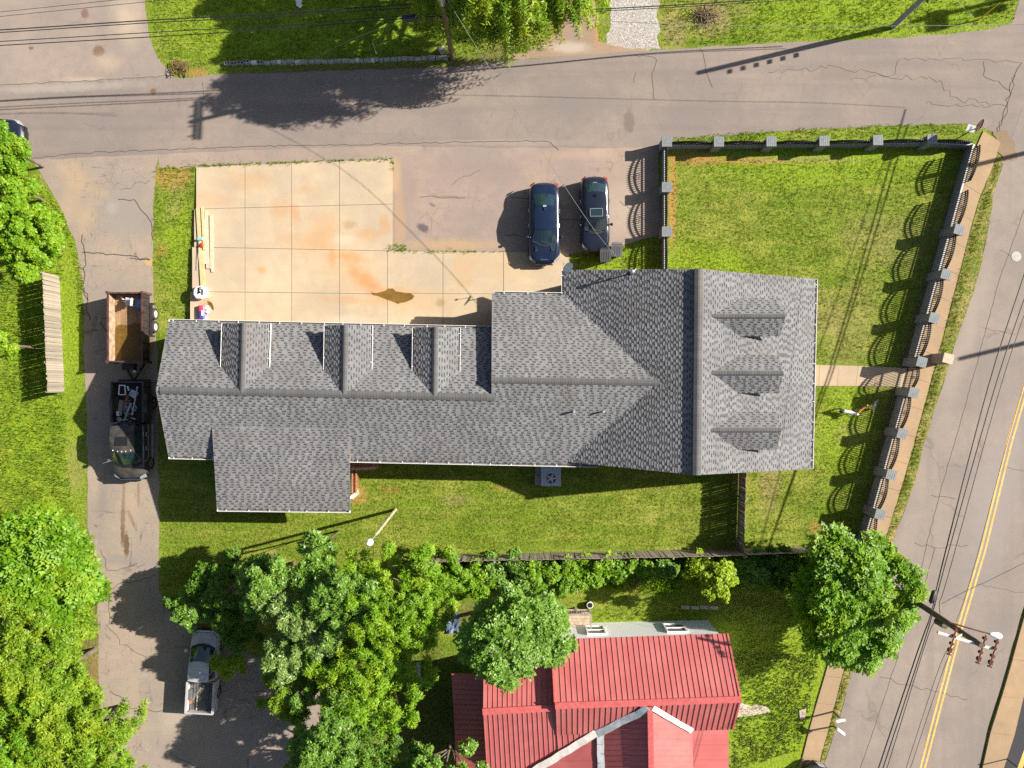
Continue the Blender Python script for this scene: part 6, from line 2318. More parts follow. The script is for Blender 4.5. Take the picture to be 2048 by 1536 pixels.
def bin_(label, px, py, rz, dark):
    q = P(px, py, 1.0)
    mt = simple("bin_plastic", dark, .5, var=.12)
    t_ = thing("wheeled_bin", label, "bin", (q.x, q.y, 0), rz)
    m = MB()
    rings = [[(x * k, y * k, z) for x, y in ((-.30, -.34), (.30, -.34), (.30, .34), (-.30, .34))] for z, k in ((.06, .8), (.95, .98), (1.0, 1.02))]
    m.loft(rings)
    obj("tub", m, mt, t_, world=False)
    m = MB()
    m.box((-.33, -.40, 1.005), (.33, .38, 1.05))
    for k in range(5):
        x = -.2 + .1 * k
        m.box((x - .02, -.30, 1.051), (x + .02, .2, 1.066))
    m.box((-.31, -.36, 1.051), (.31, -.33, 1.075))
    m.box((-.31, .33, 1.051), (.31, .36, 1.07))
    obj("lid", m, mt, t_, world=False)
    m = MB()
    m.bar((-.27, .44, 1.0), (.27, .44, 1.0), .035, .035)
    m.bar((-.26, .38, .98), (-.26, .44, 1.0), .035, .035)
    m.bar((.26, .38, .98), (.26, .44, 1.0), .035, .035)
    obj("handle", m, mt, t_, world=False)
    for sg in (-1, 1):
        wheel(t_, sg * .30, .30, .13, .05, sg, MAT_BLACKTRIM)


bin_("charcoal wheeled bin standing against the dark car's nose, nearest the roof", 1211, 511, .03, (.05, .05, .056))
bin_("lighter grey wheeled bin with ribbed lid, nearest the fence", 1233.5, 500, -.06, (.085, .085, .095))

# stop sign
MAT_STOPRED = simple("stop_sign_red", (.42, .02, .035), .45, var=.06)
S0, S1 = P(1911, 279), P(1957, 252.5, 2.35)
st = thing("stop_sign", "dark red octagonal stop sign leaning out over the street corner", "sign", (S0.x, S0.y, 0))
m = MB()
m.tube([S0, (S0.x, S0.y, 2.7)], .035, 6)
obj("post", m, MAT_IRON, st)
nrm = Vector((-.92, .39, 0)).normalized()
tx = Vector((0, 0, 1)).cross(nrm).normalized()      # left to right as read from the front
cS = Vector((S0.x, S0.y, 2.38)) + nrm * .05
for (R, off, mt, nm) in ((.40, 0.0, MAT_WHITE, "sign_border"), (.365, .006, MAT_STOPRED, "sign_face")):
    m = MB()
    ring = [cS + nrm * off + tx * (R * 1.0 * math.cos(math.pi / 8 + k * math.pi / 4)) + Vector((0, 0, R * math.sin(math.pi / 8 + k * math.pi / 4))) for k in range(8)]
    m.loft([[p - nrm * .008 for p in ring], ring])
    obj(nm, m, mt, st)
txt_c = bpy.data.curves.new("stop_lettering", 'FONT')
txt_c.body = "STOP"
txt_c.size = .30
txt_c.align_x = 'CENTER'
txt_c.align_y = 'CENTER'
txt_c.extrude = .002
txt_c.offset = .006
tmp = bpy.data.objects.new("tmp", txt_c)
COL.objects.link(tmp)
dg = bpy.context.evaluated_depsgraph_get()
tme = bpy.data.meshes.new_from_object(tmp.evaluated_get(dg))
COL.objects.unlink(tmp)
bpy.data.objects.remove(tmp)
tme.materials.clear()
tme.materials.append(MAT_WHITE)
R_ = Matrix((tx, Vector((0, 0, 1)), nrm)).transposed().to_4x4()
loc = cS + nrm * .011
tme.transform(Matrix.Translation(loc - OFF[st.name]) @ R_ @ Matrix.Diagonal((1, 1.15, 1, 1)))
tme.name = "stop_lettering"
lo_ = link_mesh("stop_lettering", tme, st)
m = MB()
c2 = Vector((S0.x, S0.y, 1.75)) + nrm * .045
pn = (nrm * .45 + Vector((.3, .25, .85))).normalized()
pt_ = tx
pu = pn.cross(pt_).normalized()
m.obox(c2 + nrm * .12, pt_ * .22, pn * .004, pu * .22)
obj("lower_plate", m, MAT_WHITE, st)
m = MB()
m.obox(c2 + nrm * .12 + pn * .008, pt_ * .12, pn * .003, pu * .05)
obj("plate_mark", m, simple("plate_grey", (.35, .3, .4), .6), st)

# roadside mailboxes at the bottom


def mailbox(label, base, top, rz, door_round=True):
    b, tp_ = P(*base), P(*top, 1.15)
    t_ = thing("roadside_mailbox", label, "mailbox", (b.x, b.y, 0))
    m = MB()
    m.bar((b.x, b.y, 0), (tp_.x * .5 + b.x * .5, tp_.y * .5 + b.y * .5, 1.0), .09, .09)
    m.bar((b.x, b.y, .9), (tp_.x, tp_.y, .98), .08, .06)
    obj("post", m, MAT_DARKPOLE, t_)
    d = Vector((math.cos(rz), math.sin(rz), 0))
    e = Vector((-d.y, d.x, 0))
    m = MB()
    rings = []
    for f in (-.27, .27):
        c = Vector((tp_.x, tp_.y, 1.02)) + d * f
        rings.append([c + e * x + Vector((0, 0, z)) for x, z in ((-.10, 0), (.10, 0), (.10, .12), (.085, .18), (.045, .215), (0, .225), (-.045, .215), (-.085, .18), (-.10, .12))])
    m.loft(rings)
    obj("box", m, MAT_WHITE, t_)
    m = MB()
    c = Vector((tp_.x, tp_.y, 1.13)) + d * .275
    m.obox(c, d * .004, e * .095, Vector((0, 0, .1)))
    obj("door", m, MAT_WHITE, t_)
    m = MB()
    m.obox(Vector((tp_.x, tp_.y, 1.26)) - e * .115, d * .06, e * .004, Vector((0, 0, .03)))
    obj("flag", m, MAT_TAIL, t_)
    return t_


mailbox("white mailbox on a post at the verge, the one nearer the pole", (1667, 1422), (1681, 1441), .22)
mailbox("white mailbox on a post at the verge, the one nearer the black car", (1667, 1452), (1681, 1464), -.65)

# manhole cover
q = P(2032, 513)
m = MB()
m.cyl((q.x, q.y), .31, .0137, .03, 24)
for k in range(5):
    m.box((q.x - .2, q.y - .16 + .08 * k - .015, .0302), (q.x + .2, q.y - .16 + .08 * k + .015, .036))
centred(m, "manhole_cover", simple("pale_iron", (.25, .24, .225), .6, .2), "pale round manhole cover in the avenue near the fence corner", "manhole cover")

# brush and stick piles


def stick_pile(label, px, py, n, L, seed, mat, spread, hz=.25):
    r = random.Random(seed)
    c0 = P(px, py)
    t_ = thing("brush_pile", label, "brush pile", (c0.x, c0.y, 0))
    for k in range(n):
        a = r.uniform(0, math.tau)
        c = c0 + Vector((max(-1.5 * spread, min(1.5 * spread, r.gauss(0, spread))), max(-spread, min(spread, r.gauss(0, spread * .7))), r.uniform(.02, hz)))
        d = Vector((math.cos(a), math.sin(a), r.uniform(-.15, .25))) * L * r.uniform(.4, 1)
        m = MB()
        m.tube([c - d / 2, c + Vector((r.uniform(-.06, .06), r.uniform(-.06, .06), 0)), c + d / 2], [.022, .016, .008], 4)
        obj("stick", m, mat, t_)


MAT_STICK = simple("dry_twig", (0.24, 0.16, 0.10), .9, var=.35)
stick_pile("pile of dry branches on the bare patch of the upper lawn", 1413, 33, 60, 1.3, 3, MAT_STICK, .38, .4)
stick_pile("small brown brush heap where the parking lot meets the lawn", 362, 137, 70, .6, 4, simple("brown_leaf_litter", (.17, .10, .045), .9, var=.5), .34, .3)
stick_pile("bare fallen branches beside the silver pickup's bed", 500, 1395, 26, 1.6, 6, MAT_PALE, .8, .3)
m = MB()
r = random.Random(5)
for k in range(14):
    c = P(598 + r.uniform(-4, 4), 8 + r.uniform(-7, 7))
    a = r.uniform(0, 3)
    m.obox(c + Vector((0, 0, .05 + .02 * r.random())), Vector((math.cos(a), math.sin(a), r.uniform(-.2, .2))) * .12, Vector((-math.sin(a), math.cos(a), .1)) * .07, Vector((0, 0, .02)))
centred(m, "crumpled_sheet", MAT_WHITE, "crumpled white sheet lying on the shaded upper lawn", "sheet")
for (px, py, sx, sy, c_, lab) in ((906, 1246, .4, .6, (.09, .13, .2), "blue grey tarp showing between the trees behind the red roof"), (1016, 1209, .5, .18, (.3, .3, .32), "pale grey board beside the bluish tree by the fence line"), (838, 1336, .12, .4, (.3, .34, .4), "pale narrow strip lying in the dark yard behind the red house")):
    m = MB()
    c = P(px, py)
    r = random.Random(int(px))
    k = 5
    vs = [[(c.x + sx * (2 * i / k - 1), c.y + sy * (2 * j / k - 1), .05 + r.uniform(0, .18)) for i in range(k + 1)] for j in range(k + 1)]
    for j in range(k):
        for i in range(k):
            m.quad(vs[j][i], vs[j][i + 1], vs[j + 1][i + 1], vs[j + 1][i])
    m.add([(c.x - sx, c.y - sy, .01), (c.x + sx, c.y - sy, .01), (c.x + sx, c.y + sy, .01), (c.x - sx, c.y + sy, .01)], [(3, 2, 1, 0)])
    centred(m, "tarp" if 'tarp' in lab else "board", simple("cover_%d" % px, c_, .5, var=.3), lab, "tarp" if 'tarp' in lab else "board")
q = P(97, 757, .5)
m = MB()
m.cyl((q.x + .15, q.y), .2, .0, .5, 14, 0, .22)
m.cyl((q.x + .15, q.y), .2, .501, .51, 14, 1)
centred(m, "blue_bucket", [simple("blue_bucket", (.03, .12, .4), .5), MAT_WHITE], "blue bucket in the shade behind the lone grey board fence", "bucket", smooth=True)

# ------------------------------------------------------------------ dogs


def dog(label, px, py, rz, s, mats, pose=0.0):
    """continuous skinned body, local +x is forward; mats: coat material"""
    V = [(0, 0, .50), (.20, 0, .51), (.40, 0, .52), (.56, 0, .64), (.66, 0, .74), (.80, 0, .70), (-.22, 0, .50), (-.36, 0, .54), (-.5, 0, .60), (-.62, 0, .68)]
    E = [(0, 1), (1, 2), (2, 3), (3, 4), (4, 5), (0, 6), (6, 7), (7, 8), (8, 9)]
    Rr = [.125, .135, .14, .085, .085, .045, .12, .10, .03, .02]

    def legs(root, pts, rs):
        prev = root
        for p, r_ in zip(pts, rs):
            V.append(p)
            Rr.append(r_)
            E.append((prev, len(V) - 1))
            prev = len(V) - 1
    for sg in (-1, 1):
        o = .04 * sg
        legs(2, [(.40, .10 * sg, .40), (.38 + o, .10 * sg, .22), (.40 + o, .10 * sg, .05), (.44 + o, .10 * sg, .03)], [.06, .038, .03, .032])
        legs(7, [(-.32, .10 * sg, .38), (-.24 - o, .10 * sg, .30), (-.37 - o, .10 * sg, .18), (-.34 - o, .10 * sg, .05), (-.29 - o, .10 * sg, .03)], [.075, .05, .03, .028, .03])
    for sg in (-1, 1):
        legs(4, [(.63, .06 * sg, .83), (.62, .085 * sg, .88)], [.03, .012])
    me = bpy.data.meshes.new("dog")
    V = [(x * s, y * s, z * s) for x, y, z in V]
    me.from_pydata(V, E, [])
    o = bpy.data.objects.new("dog", me)
    COL.objects.link(o)
    o.modifiers.new("skin", 'SKIN').use_smooth_shade = True
    for v, r_ in zip(me.skin_vertices[0].data, Rr):
        v.radius = (r_ * s, r_ * s)
    me.skin_vertices[0].data[0].use_root = True
    o.modifiers.new("sub", 'SUBSURF').levels = 1
    o.modifiers["sub"].render_levels = 1
    me.materials.append(mats)
    dgx = bpy.context.evaluated_depsgraph_get()
    nm = bpy.data.meshes.new_from_object(o.evaluated_get(dgx))
    nm.name = "dog"
    o.modifiers.clear()
    o.data = nm
    q = P(px, py, .3)
    o.location = (q.x, q.y, 0)
    o.rotation_euler = (0, 0, rz)
    tag(o, label, "dog", "dogs by the front gate")
    for (x, y, z, r_) in ((.845, 0, .70, .022), (.735, .055, .765, .014), (.735, -.055, .765, .014)):
        m = MB()
        m.dome((x * s, y * s, z * s), r_ * s, r_ * s, 8, 3, 0, True)
        obj("nose" if y == 0 else "eye", m, MAT_BLACKTRIM, o, world=False)
    return o


def coat(name, a, b, lo, hi, axis=0):
    t = NT(name)
    sx = t.n("ShaderNodeSeparateXYZ")
    t.link(t.coord(), sx.inputs[0])
    f = t.math('ADD', sx.outputs[axis], t.math('MULTIPLY', t.math('SUBTRACT', t.noise(5, 3), .5), .35))
    t.color(t.mix(t.ramp(f, lo, hi), a, b))
    return t.done(.9)


dog("white dog with black hindquarters walking on the sunny lawn by the gate", 1690, 823, -.25, .9, coat("white_black_coat", (.02, .02, .02), (.75, .72, .68), -.22, -.12))
dog("orange tan dog at the shade's edge between the white dog and the grey one", 1724, 819, .75, .55, coat("orange_coat", (.42, .17, .05), (.6, .4, .25), .3, .5))
dog("grey and white dog standing in the fence's shade, nearest the avenue", 1749, 812, 1.2, .6, coat("grey_coat", (.45, .44, .42), (.2, .2, .2), .1, .35))
# ------------------------------------------------------------------ trees, shrubs and tall grass
def leaf_mat(name, lo, hi, trans=.4, gloss=.5, yel=None):
    t = NT(name)
    c = t.mix(t.island(), lo, hi)
    if yel:
        c = t.mix(t.ramp(t.noise(.55, 3, .6), .45, .68, 0, .8), c, yel)
    c = t.mix(t.ramp(t.noise(1.3, 3, .6), .35, .7, .35, 0), c, tuple(x * .7 for x in lo))
    t.color(c)
    t.b.inputs['Roughness'].default_value = gloss
    t.b.inputs['Specular IOR Level'].default_value = .35
    tr_ = t.n("ShaderNodeBsdfTranslucent")
    br_ = t.mix(1.0, c, (1.25, 1.2, .5), 'MULTIPLY')
    t.link(br_, tr_.inputs['Color'])
    ms = t.n("ShaderNodeMixShader")
    ms.inputs[0].default_value = trans
    t.link(t.b.outputs[0], ms.inputs[1])
    t.link(tr_.outputs[0], ms.inputs[2])
    t.link(ms.outputs[0], t.out.inputs['Surface'])
    return t.mat


LEAF = {
    'lime': leaf_mat("lime_leaves", (.115, .26, .006), (.27, .46, .018), yel=(.34, .46, .018)),
    'bright': leaf_mat("bright_leaves", (.09, .225, .007), (.225, .41, .018), yel=(.29, .41, .016)),
    'olive': leaf_mat("olive_leaves", (.11, .23, .008), (.28, .43, .025), yel=(.34, .43, .022)),
    'blue': leaf_mat("grey_green_leaves", (.12, .23, .03), (.36, .48, .16), gloss=.35),
    'mid': leaf_mat("mid_green_leaves", (.09, .22, .014), (.28, .44, .08), gloss=.38),
    'dark': leaf_mat("dark_leaves", (.05, .15, .010), (.19, .32, .03)),
    'yellow': leaf_mat("yellow_leaves", (.20, .34, .008), (.42, .53, .02)),
    'willow': leaf_mat("willow_leaves", (.10, .21, .008), (.31, .47, .025), yel=(.40, .47, .025)),
}
MAT_BARK = simple("bark", (0.13, 0.10, 0.075), .9, var=.35, scale=4)
MAT_BARKP = simple("pale_bark", (0.34, 0.28, 0.21), .9, var=.3, scale=4)


def quads_mesh(name, verts, mat):
    """verts: (n, 4, 3) array of separate quads"""
    n = verts.shape[0]
    me = bpy.data.meshes.new(name)
    me.vertices.add(n * 4)
    me.vertices.foreach_set("co", verts.reshape(-1).astype(np.float32))
    me.loops.add(n * 4)
    me.loops.foreach_set("vertex_index", np.arange(n * 4, dtype=np.int32))
    me.polygons.add(n)
    me.polygons.foreach_set("loop_start", np.arange(0, n * 4, 4, dtype=np.int32))
    me.polygons.foreach_set("loop_total", np.full(n, 4, dtype=np.int32))
    me.materials.append(mat)
    me.update(calc_edges=True)
    return me


def norm(a):
    return a / np.maximum(np.linalg.norm(a, axis=-1, keepdims=True), 1e-9)


def rosettes(rng, c, nrm, k, ll, lw, droop, comp=0):
    """k leaves round every point c (n,3), spread about nrm; comp>0: pinnate leaves of comp leaflet pairs"""
    n = len(c)
    t1 = norm(np.cross(nrm, rng.normal(size=(n, 3))))
    t2 = np.cross(nrm, t1)
    a = (np.arange(k)[None, :] * (2 * np.pi / k) + rng.uniform(-.35, .35, (n, k)))[..., None]
    d = np.cos(a) * t1[:, None] + np.sin(a) * t2[:, None]
    side = -np.sin(a) * t1[:, None] + np.cos(a) * t2[:, None]
    N = np.broadcast_to(nrm[:, None], d.shape)
    up = rng.uniform(-.1, .45, (n, k, 1))
    L = ll * rng.uniform(.65, 1.15, (n, k, 1))
    if not comp:
        roll = rng.normal(0, .5, (n, k, 1))
        sd = norm(side * np.cos(roll) + N * np.sin(roll)) * lw * rng.uniform(.7, 1.2, (n, k, 1))
        b = c[:, None] + d * L * .06
        mid = c[:, None] + d * L * .5 + N * L * up * .6
        tip = c[:, None] + d * L + N * L * (up * .6 - droop)
        return np.stack([b, mid + sd * .5, tip, mid - sd * .5], 2).reshape(-1, 4, 3)
    out = []
    for j in range(comp):
        f = (j + .8) / (comp + .2)
        p = c[:, None] + d * L * f + N * L * (up * f - droop * f * f)
        for s in (-1, 1):
            dd = norm(d * .55 + side * s * .9 + N * rng.normal(0, .25, (n, k, 1)))
            l2 = L * .42 * (1 - .45 * abs(f - .5) * 2)
            w = norm(np.cross(dd, N)) * lw * .5
            out.append(np.stack([p, p + dd * l2 * .5 + w, p + dd * l2, p + dd * l2 * .5 - w], 2).reshape(-1, 4, 3))
    p = c[:, None] + d * L * .85 + N * L * (up * .85 - droop * .7)
    dd = norm(d - N * droop * .5)
    w = side * lw * .5
    out.append(np.stack([p, p + dd * L * .2 + w, p + dd * L * .42, p + dd * L * .2 - w], 2).reshape(-1, 4, 3))
    return np.concatenate(out)


def crown_points(rng, C, R, RZ, nclump, n, spread=.62, csize=(.30, .46), lowest=-.35, absolute=None):
    """leaf positions on many small lumps set over a few big lobes"""
    lobes = []
    for i in range(nclump):
        ph = rng.uniform(0, 2 * np.pi)
        z = rng.uniform(lowest, .95)
        rr = spread * math.sqrt(max(0.05, 1 - max(0, z) ** 2)) * rng.uniform(.75, 1.15)
        lobes.append((C + np.array([R * rr * math.cos(ph), R * rr * math.sin(ph), RZ * z * .72]), R * rng.uniform(*csize)))
    lobes.append((C + np.array([0, 0, RZ * .45]), R * .40))
    sub = []
    sz = absolute or (.20, .42)
    for c, r in lobes:
        k = max(3, int(7 * (r / .8) ** 2))
        d = norm(rng.normal(size=(k, 3)))
        d[:, 2] = np.where(d[:, 2] < -.2, -d[:, 2], d[:, 2])
        for j in range(k):
            q_ = c + d[j] * r * rng.uniform(.7, 1.18) * np.array([1, 1, min(1, RZ / R)])
            sub.append((q_, min(r * .7, rng.uniform(*sz)) * rng.uniform(.8, 1.2)))
    w = np.array([r ** 2 for _, r in sub])
    idx = rng.choice(len(sub), n, p=w / w.sum())
    cc = np.array([c for c, _ in sub])[idx]
    cr = np.array([r for _, r in sub])[idx][:, None]
    d = norm(rng.normal(size=(n, 3)))
    d[:, 2] = np.abs(d[:, 2]) * np.where(rng.uniform(size=n) < .2, -1, 1)
    p = cc + d * cr * rng.uniform(.4, 1.15, (n, 1))
    nr = norm(d * .55 + np.array([.25, .05, .85]) + rng.normal(0, .28, (n, 3)))
    return p, nr, lobes


def tree(name, label, cat, px, py, hc, R, RZ, n, leaf, seed, k=7, ll=.30, lw=.11, droop=.25, comp=0, nclump=14, group=None, bark=None, lean=(0, 0), csize=(.30, .46), spread=.62, twigs=0):
    rng = np.random.default_rng(seed)
    q = P(px, py, hc)
    base = Vector((q.x + lean[0], q.y + lean[1], 0))
    t = thing(name, label, cat, base, 0, group)
    C = np.array([q.x, q.y, hc])
    if not comp and R > 1.2:
        n, ll, lw = int(n * 1.9), ll * .70, lw * .74
        csize = (csize[0] * .8, csize[1] * .92)
        spread = max(spread, .72)
    p, nr, cl = crown_points(rng, C, R, RZ, nclump, n, spread, csize)
    keep = p[:, 2] > .12
    p, nr = p[keep], nr[keep]
    me = quads_mesh("crown", rosettes(rng, p, nr, k, ll, lw, droop, comp) - np.array(base), LEAF[leaf])
    link_mesh("crown", me, t)
    m = MB()
    top = Vector((q.x, q.y, hc + RZ * .35))
    r0 = max(.05, R * .05)
    m.tube([base - Vector((0, 0, .02)), base.lerp(top, .35) + Vector((.06, .04, 0)), base.lerp(top, .7), top], [r0 * 1.25, r0, r0 * .7, r0 * .3], 8)
    for c, r in cl[:-1]:
        f = rng.uniform(.3, .75)
        s = base.lerp(top, f)
        e = Vector(c)
        m.tube([s, s.lerp(e, .5) + Vector((0, 0, .12 * R * .3)), e], [r0 * .45, r0 * .3, r0 * .12], 5)
        for _ in range(twigs):
            e2 = e + Vector(rng.normal(0, r * .55, 3)) + Vector((0, 0, r * .35))
            m.tube([e, e.lerp(e2, .5), e2], [r0 * .14, r0 * .1, r0 * .05], 4)
    obj("trunk", m, bark or MAT_BARK, t)
    return t


# lower left corner: dense growth beside the driveway
tree("sumac_tree", "bright broad-leaved sumac tree at the driveway's edge, uppermost of the left-hand thicket", "tree", 88, 1158, 3.2, 3.5, 1.9, 1100, 'bright', 1, k=7, comp=4, ll=.72, lw=.13, nclump=18, droop=.25)
tree("sumac_tree", "low bright sumac clump bulging over the driveway's left edge", "tree", 163, 1178, 2.0, 1.5, 1.2, 210, 'bright', 2, k=7, comp=4, ll=.75, lw=.16, nclump=7)
tree("broadleaf_tree", "yellow green tree below the sumac in the left-hand thicket", "tree", 55, 1290, 4.0, 3.7, 2.4, 3000, 'olive', 3, k=7, ll=.36, lw=.11, nclump=20, twigs=1)
tree("broadleaf_tree", "yellow green tree whose crown edges the shaded driveway by the silver pickup", "tree", 118, 1345, 3.6, 2.5, 2.0, 1700, 'olive', 4, k=7, ll=.36, lw=.11, nclump=14, twigs=1)
tree("broadleaf_tree", "large bushy tree filling the corner below the silver pickup", "tree", 172, 1475, 3.8, 4.1, 2.4, 3300, 'olive', 5, k=8, ll=.38, lw=.11, nclump=22, twigs=1)
tree("broadleaf_tree", "green tree in the outermost lower corner of the thicket", "tree", 8, 1480, 4.4, 3.8, 2.6, 2600, 'bright', 6, k=7, ll=.36, lw=.12, nclump=18)
# upper left
tree("maple_tree", "bright green leafy tree beside the lone board fence", "tree", 36, 472, 4.0, 2.75, 2.2, 3400, 'lime', 7, k=6, ll=.27, lw=.14, nclump=20, csize=(.26, .42), spread=.68)
tree("maple_tree", "bright green smaller tree between the street and the big leafy tree", "tree", 14, 372, 3.2, 1.55, 1.3, 1100, 'lime', 8, k=6, ll=.26, lw=.13, nclump=11)
tree("maple_tree", "small leafy tree over the half hidden dark car", "tree", 14, 300, 3.2, 1.4, 1.0, 800, 'bright', 9, k=6, ll=.26, lw=.13, nclump=10)
tree("maple_tree", "bright foliage at the picture's edge below the board fence's top", "tree", -6, 690, 3.6, 1.35, 1.2, 650, 'lime', 10, k=6, ll=.3, lw=.13, nclump=8)
# centre bottom
tree("cherry_tree", "grey green tree with pale glossy leaves, beside the silver pickup", "tree", 602, 1258, 4.7, 2.9, 1.5, 2700, 'blue', 11, k=8, ll=.36, lw=.11, nclump=18, twigs=1, csize=(.28, .42), spread=.7)
tree("cherry_tree", "tall grey green tree close behind the yard lamp pole", "tree", 690, 1190, 5.0, 2.6, 1.9, 2000, 'mid', 12, k=8, ll=.36, lw=.11, nclump=14, twigs=1, csize=(.28, .42), spread=.7)
tree("hackberry_tree", "bright yellow green tree between the grey green tree and the dark yard", "tree", 800, 1195, 5.2, 3.2, 2.0, 2700, 'lime', 13, k=8, ll=.32, lw=.09, nclump=18, twigs=1)
tree("hackberry_tree", "bright spiky-leaved tree overhanging the dark yard behind the red house", "tree", 752, 1325, 4.3, 3.5, 1.9, 2700, 'lime', 14, k=8, ll=.36, lw=.09, nclump=17, twigs=1, csize=(.27, .4))
tree("hackberry_tree", "yellow green straggling tree by the fallen pale branches", "tree", 592, 1378, 2.9, 2.0, 1.1, 950, 'olive', 15, k=7, ll=.3, lw=.09, nclump=10, twigs=2, bark=MAT_BARKP, csize=(.24, .36), spread=.8)
tree("cherry_tree", "grey green tree low in the picture above the shaded lot", "tree", 660, 1455, 4.2, 2.6, 1.8, 1700, 'mid', 16, k=8, ll=.34, lw=.1, nclump=13, twigs=1)
tree("elm_tree", "dark green tree at the bottom edge below the shaded lot", "tree", 700, 1525, 3.6, 3.4, 1.8, 2200, 'dark', 17, k=7, ll=.32, lw=.11, nclump=15)
tree("elm_tree", "sunlit small tree at the bottom edge touching the red roof's west side", "tree", 893, 1525, 4.0, 2.0, 1.5, 1000, 'mid', 18, k=6, ll=.32, lw=.15, nclump=9)
tree("elm_tree", "small leafy shoot rising in front of the yard lamp pole", "tree", 640, 1095, 4.6, 1.0, 1.5, 420, 'mid', 19, k=7, ll=.3, lw=.1, nclump=7, csize=(.34, .5))
tree("plum_tree", "shaded dark shrub tree by the driveway, above the silver pickup", "tree", 458, 1178, 2.6, 2.2, 1.6, 1500, 'dark', 20, k=6, ll=.26, lw=.13, nclump=12)
tree("plum_tree", "small pale shrub tree between the driveway and the dark shrub tree", "tree", 380, 1215, 2.2, 1.3, 1.0, 520, 'mid', 21, k=6, ll=.25, lw=.12, nclump=8)
tree("plum_tree", "green tree in the yard corner between the dark shrub and the lamp pole", "tree", 540, 1165, 4.4, 1.9, 1.7, 1150, 'mid', 22, k=7, ll=.3, lw=.11, nclump=11, csize=(.3, .44))
tree("forsythia_bush", "yellow bush touching the silver pickup's side", "bush", 462, 1322, 1.4, .95, .8, 380, 'yellow', 23, k=6, ll=.22, lw=.08, nclump=7)
tree("forsythia_bush", "green bush in front of the silver pickup's bonnet", "bush", 484, 1262, 1.8, 1.1, 1.0, 560, 'dark', 24, k=6, ll=.25, lw=.11, nclump=8)
# by the red house and avenue
tree("walnut_tree", "rounded grey green tree leaning over the red roof's corner", "tree", 1032, 1284, 6.8, 2.45, 2.2, 2300, 'mid', 25, k=6, comp=3, ll=.40, lw=.11, nclump=17, csize=(.28, .42), spread=.72)
tree("ash_tree", "bright green street tree between the front yard fence and the leaning pole", "tree", 1706, 1200, 3.5, 3.2, 1.6, 1350, 'bright', 26, k=6, comp=4, ll=.62, lw=.125, nclump=26, csize=(.18, .32), spread=.88)
tree("ash_tree", "small bright sprig of the street tree reaching over the fence corner", "tree", 1735, 1100, 3.0, 1.7, .9, 230, 'lime', 27, k=6, comp=4, ll=.62, lw=.14, nclump=7)
tree("redbud_tree", "small yellow leaved tree in the lawn north of the red roof", "tree", 1424, 1160, 3.0, 1.25, 1.0, 720, 'yellow', 28, k=6, ll=.22, lw=.14, nclump=9)

# willow-like tree at the top
rng = np.random.default_rng(40)
wc = P(998, -30)
wt = thing("willow_tree", "large willow-like tree with drooping bright foliage hanging over the street's top edge", "tree", (wc.x, wc.y, 0))
p, nr, cl = crown_points(rng, np.array([wc.x, wc.y, 5.9]), 5.6, 4.4, 36, 8500, .78, (.22, .34), -.75)
strands = []
for _ in range(2800):
    s = p[rng.integers(len(p))]
    if rng.uniform() < .6 and s[1] > wc.y - 2:
        continue
    out = norm(np.array([s[0] - wc.x, s[1] - wc.y, 0]))
    ln = int(rng.integers(3, 8))
    q_ = s.copy()
    for j in range(ln):
        q_ = q_ + out * .17 * (1 - j / 9) + np.array([0, 0, -.16 - .02 * j]) + rng.normal(0, .03, 3)
        strands.append(q_.copy())
S_ = np.array(strands)
S_ = S_[S_[:, 2] > .6]
outw = norm(np.concatenate([S_[:, :2] - np.array([wc.x, wc.y]), np.full((len(S_), 1), .9)], 1) * np.array([.12, .12, 1]))
q1_ = rosettes(rng, p, nr, 6, .30, .10, .35)
q2_ = rosettes(rng, S_, norm(outw + rng.normal(0, .3, outw.shape)), 4, .30, .075, .75)
link_mesh("crown", quads_mesh("crown", np.concatenate([q1_, q2_]) - np.array([wc.x, wc.y, 0]), LEAF['willow']), wt)
m = MB()
m.tube([(wc.x, wc.y, 0), (wc.x + .1, wc.y, 2.5), (wc.x, wc.y + .2, 5), (wc.x, wc.y, 8.5)], [.42, .34, .26, .1], 10)
for c, r in cl:
    s = Vector((wc.x, wc.y, rng.uniform(2.5, 6)))
    m.tube([s, s.lerp(Vector(c), .55) + Vector((0, 0, .5)), c], [.14, .09, .03], 5)
obj("trunk", m, MAT_BARK, wt)

# bushes and vines along the back fence
r = random.Random(31)
hx = [(905, 1150, 1.4, 'bright'), (945, 1152, 1.2, 'lime'), (985, 1142, 1.1, 'mid'), (1030, 1150, 1.3, 'mid'), (1075, 1146, 1.2, 'bright'), (1118, 1143, 1.25, 'bright'), (1160, 1140, 1.0, 'lime'), (1203, 1138, 1.0, 'lime'),
      (1240, 1136, .9, 'bright'), (1292, 1142, .7, 'lime'), (1335, 1132, .7, 'mid'), (1388, 1130, .8, 'yellow'), (1470, 1128, .8, 'lime'), (1505, 1135, 1.0, 'mid'), (1560, 1135, 1.2, 'dark'), (1600, 1148, 1.1, 'bright'), (868, 1128, 1.1, 'lime')]
place = ["next to the lamp pole's trees", "second from the lamp pole's trees", "beside the pale grey board", "above the rounded grey green tree", "right of the rounded grey green tree's top", "above the wooden landing", "just past the wooden landing",
         "midway along the board fence", "beside the first bare gap in the hedge", "between the two bare gaps in the hedge", "past the second bare gap in the hedge", "left of the small yellow tree", "right of the small yellow tree",
         "below the corner of the two board fences", "in the shade by the lower front fence", "touching the street tree's crown", "at the hidden end of the long board fence"]
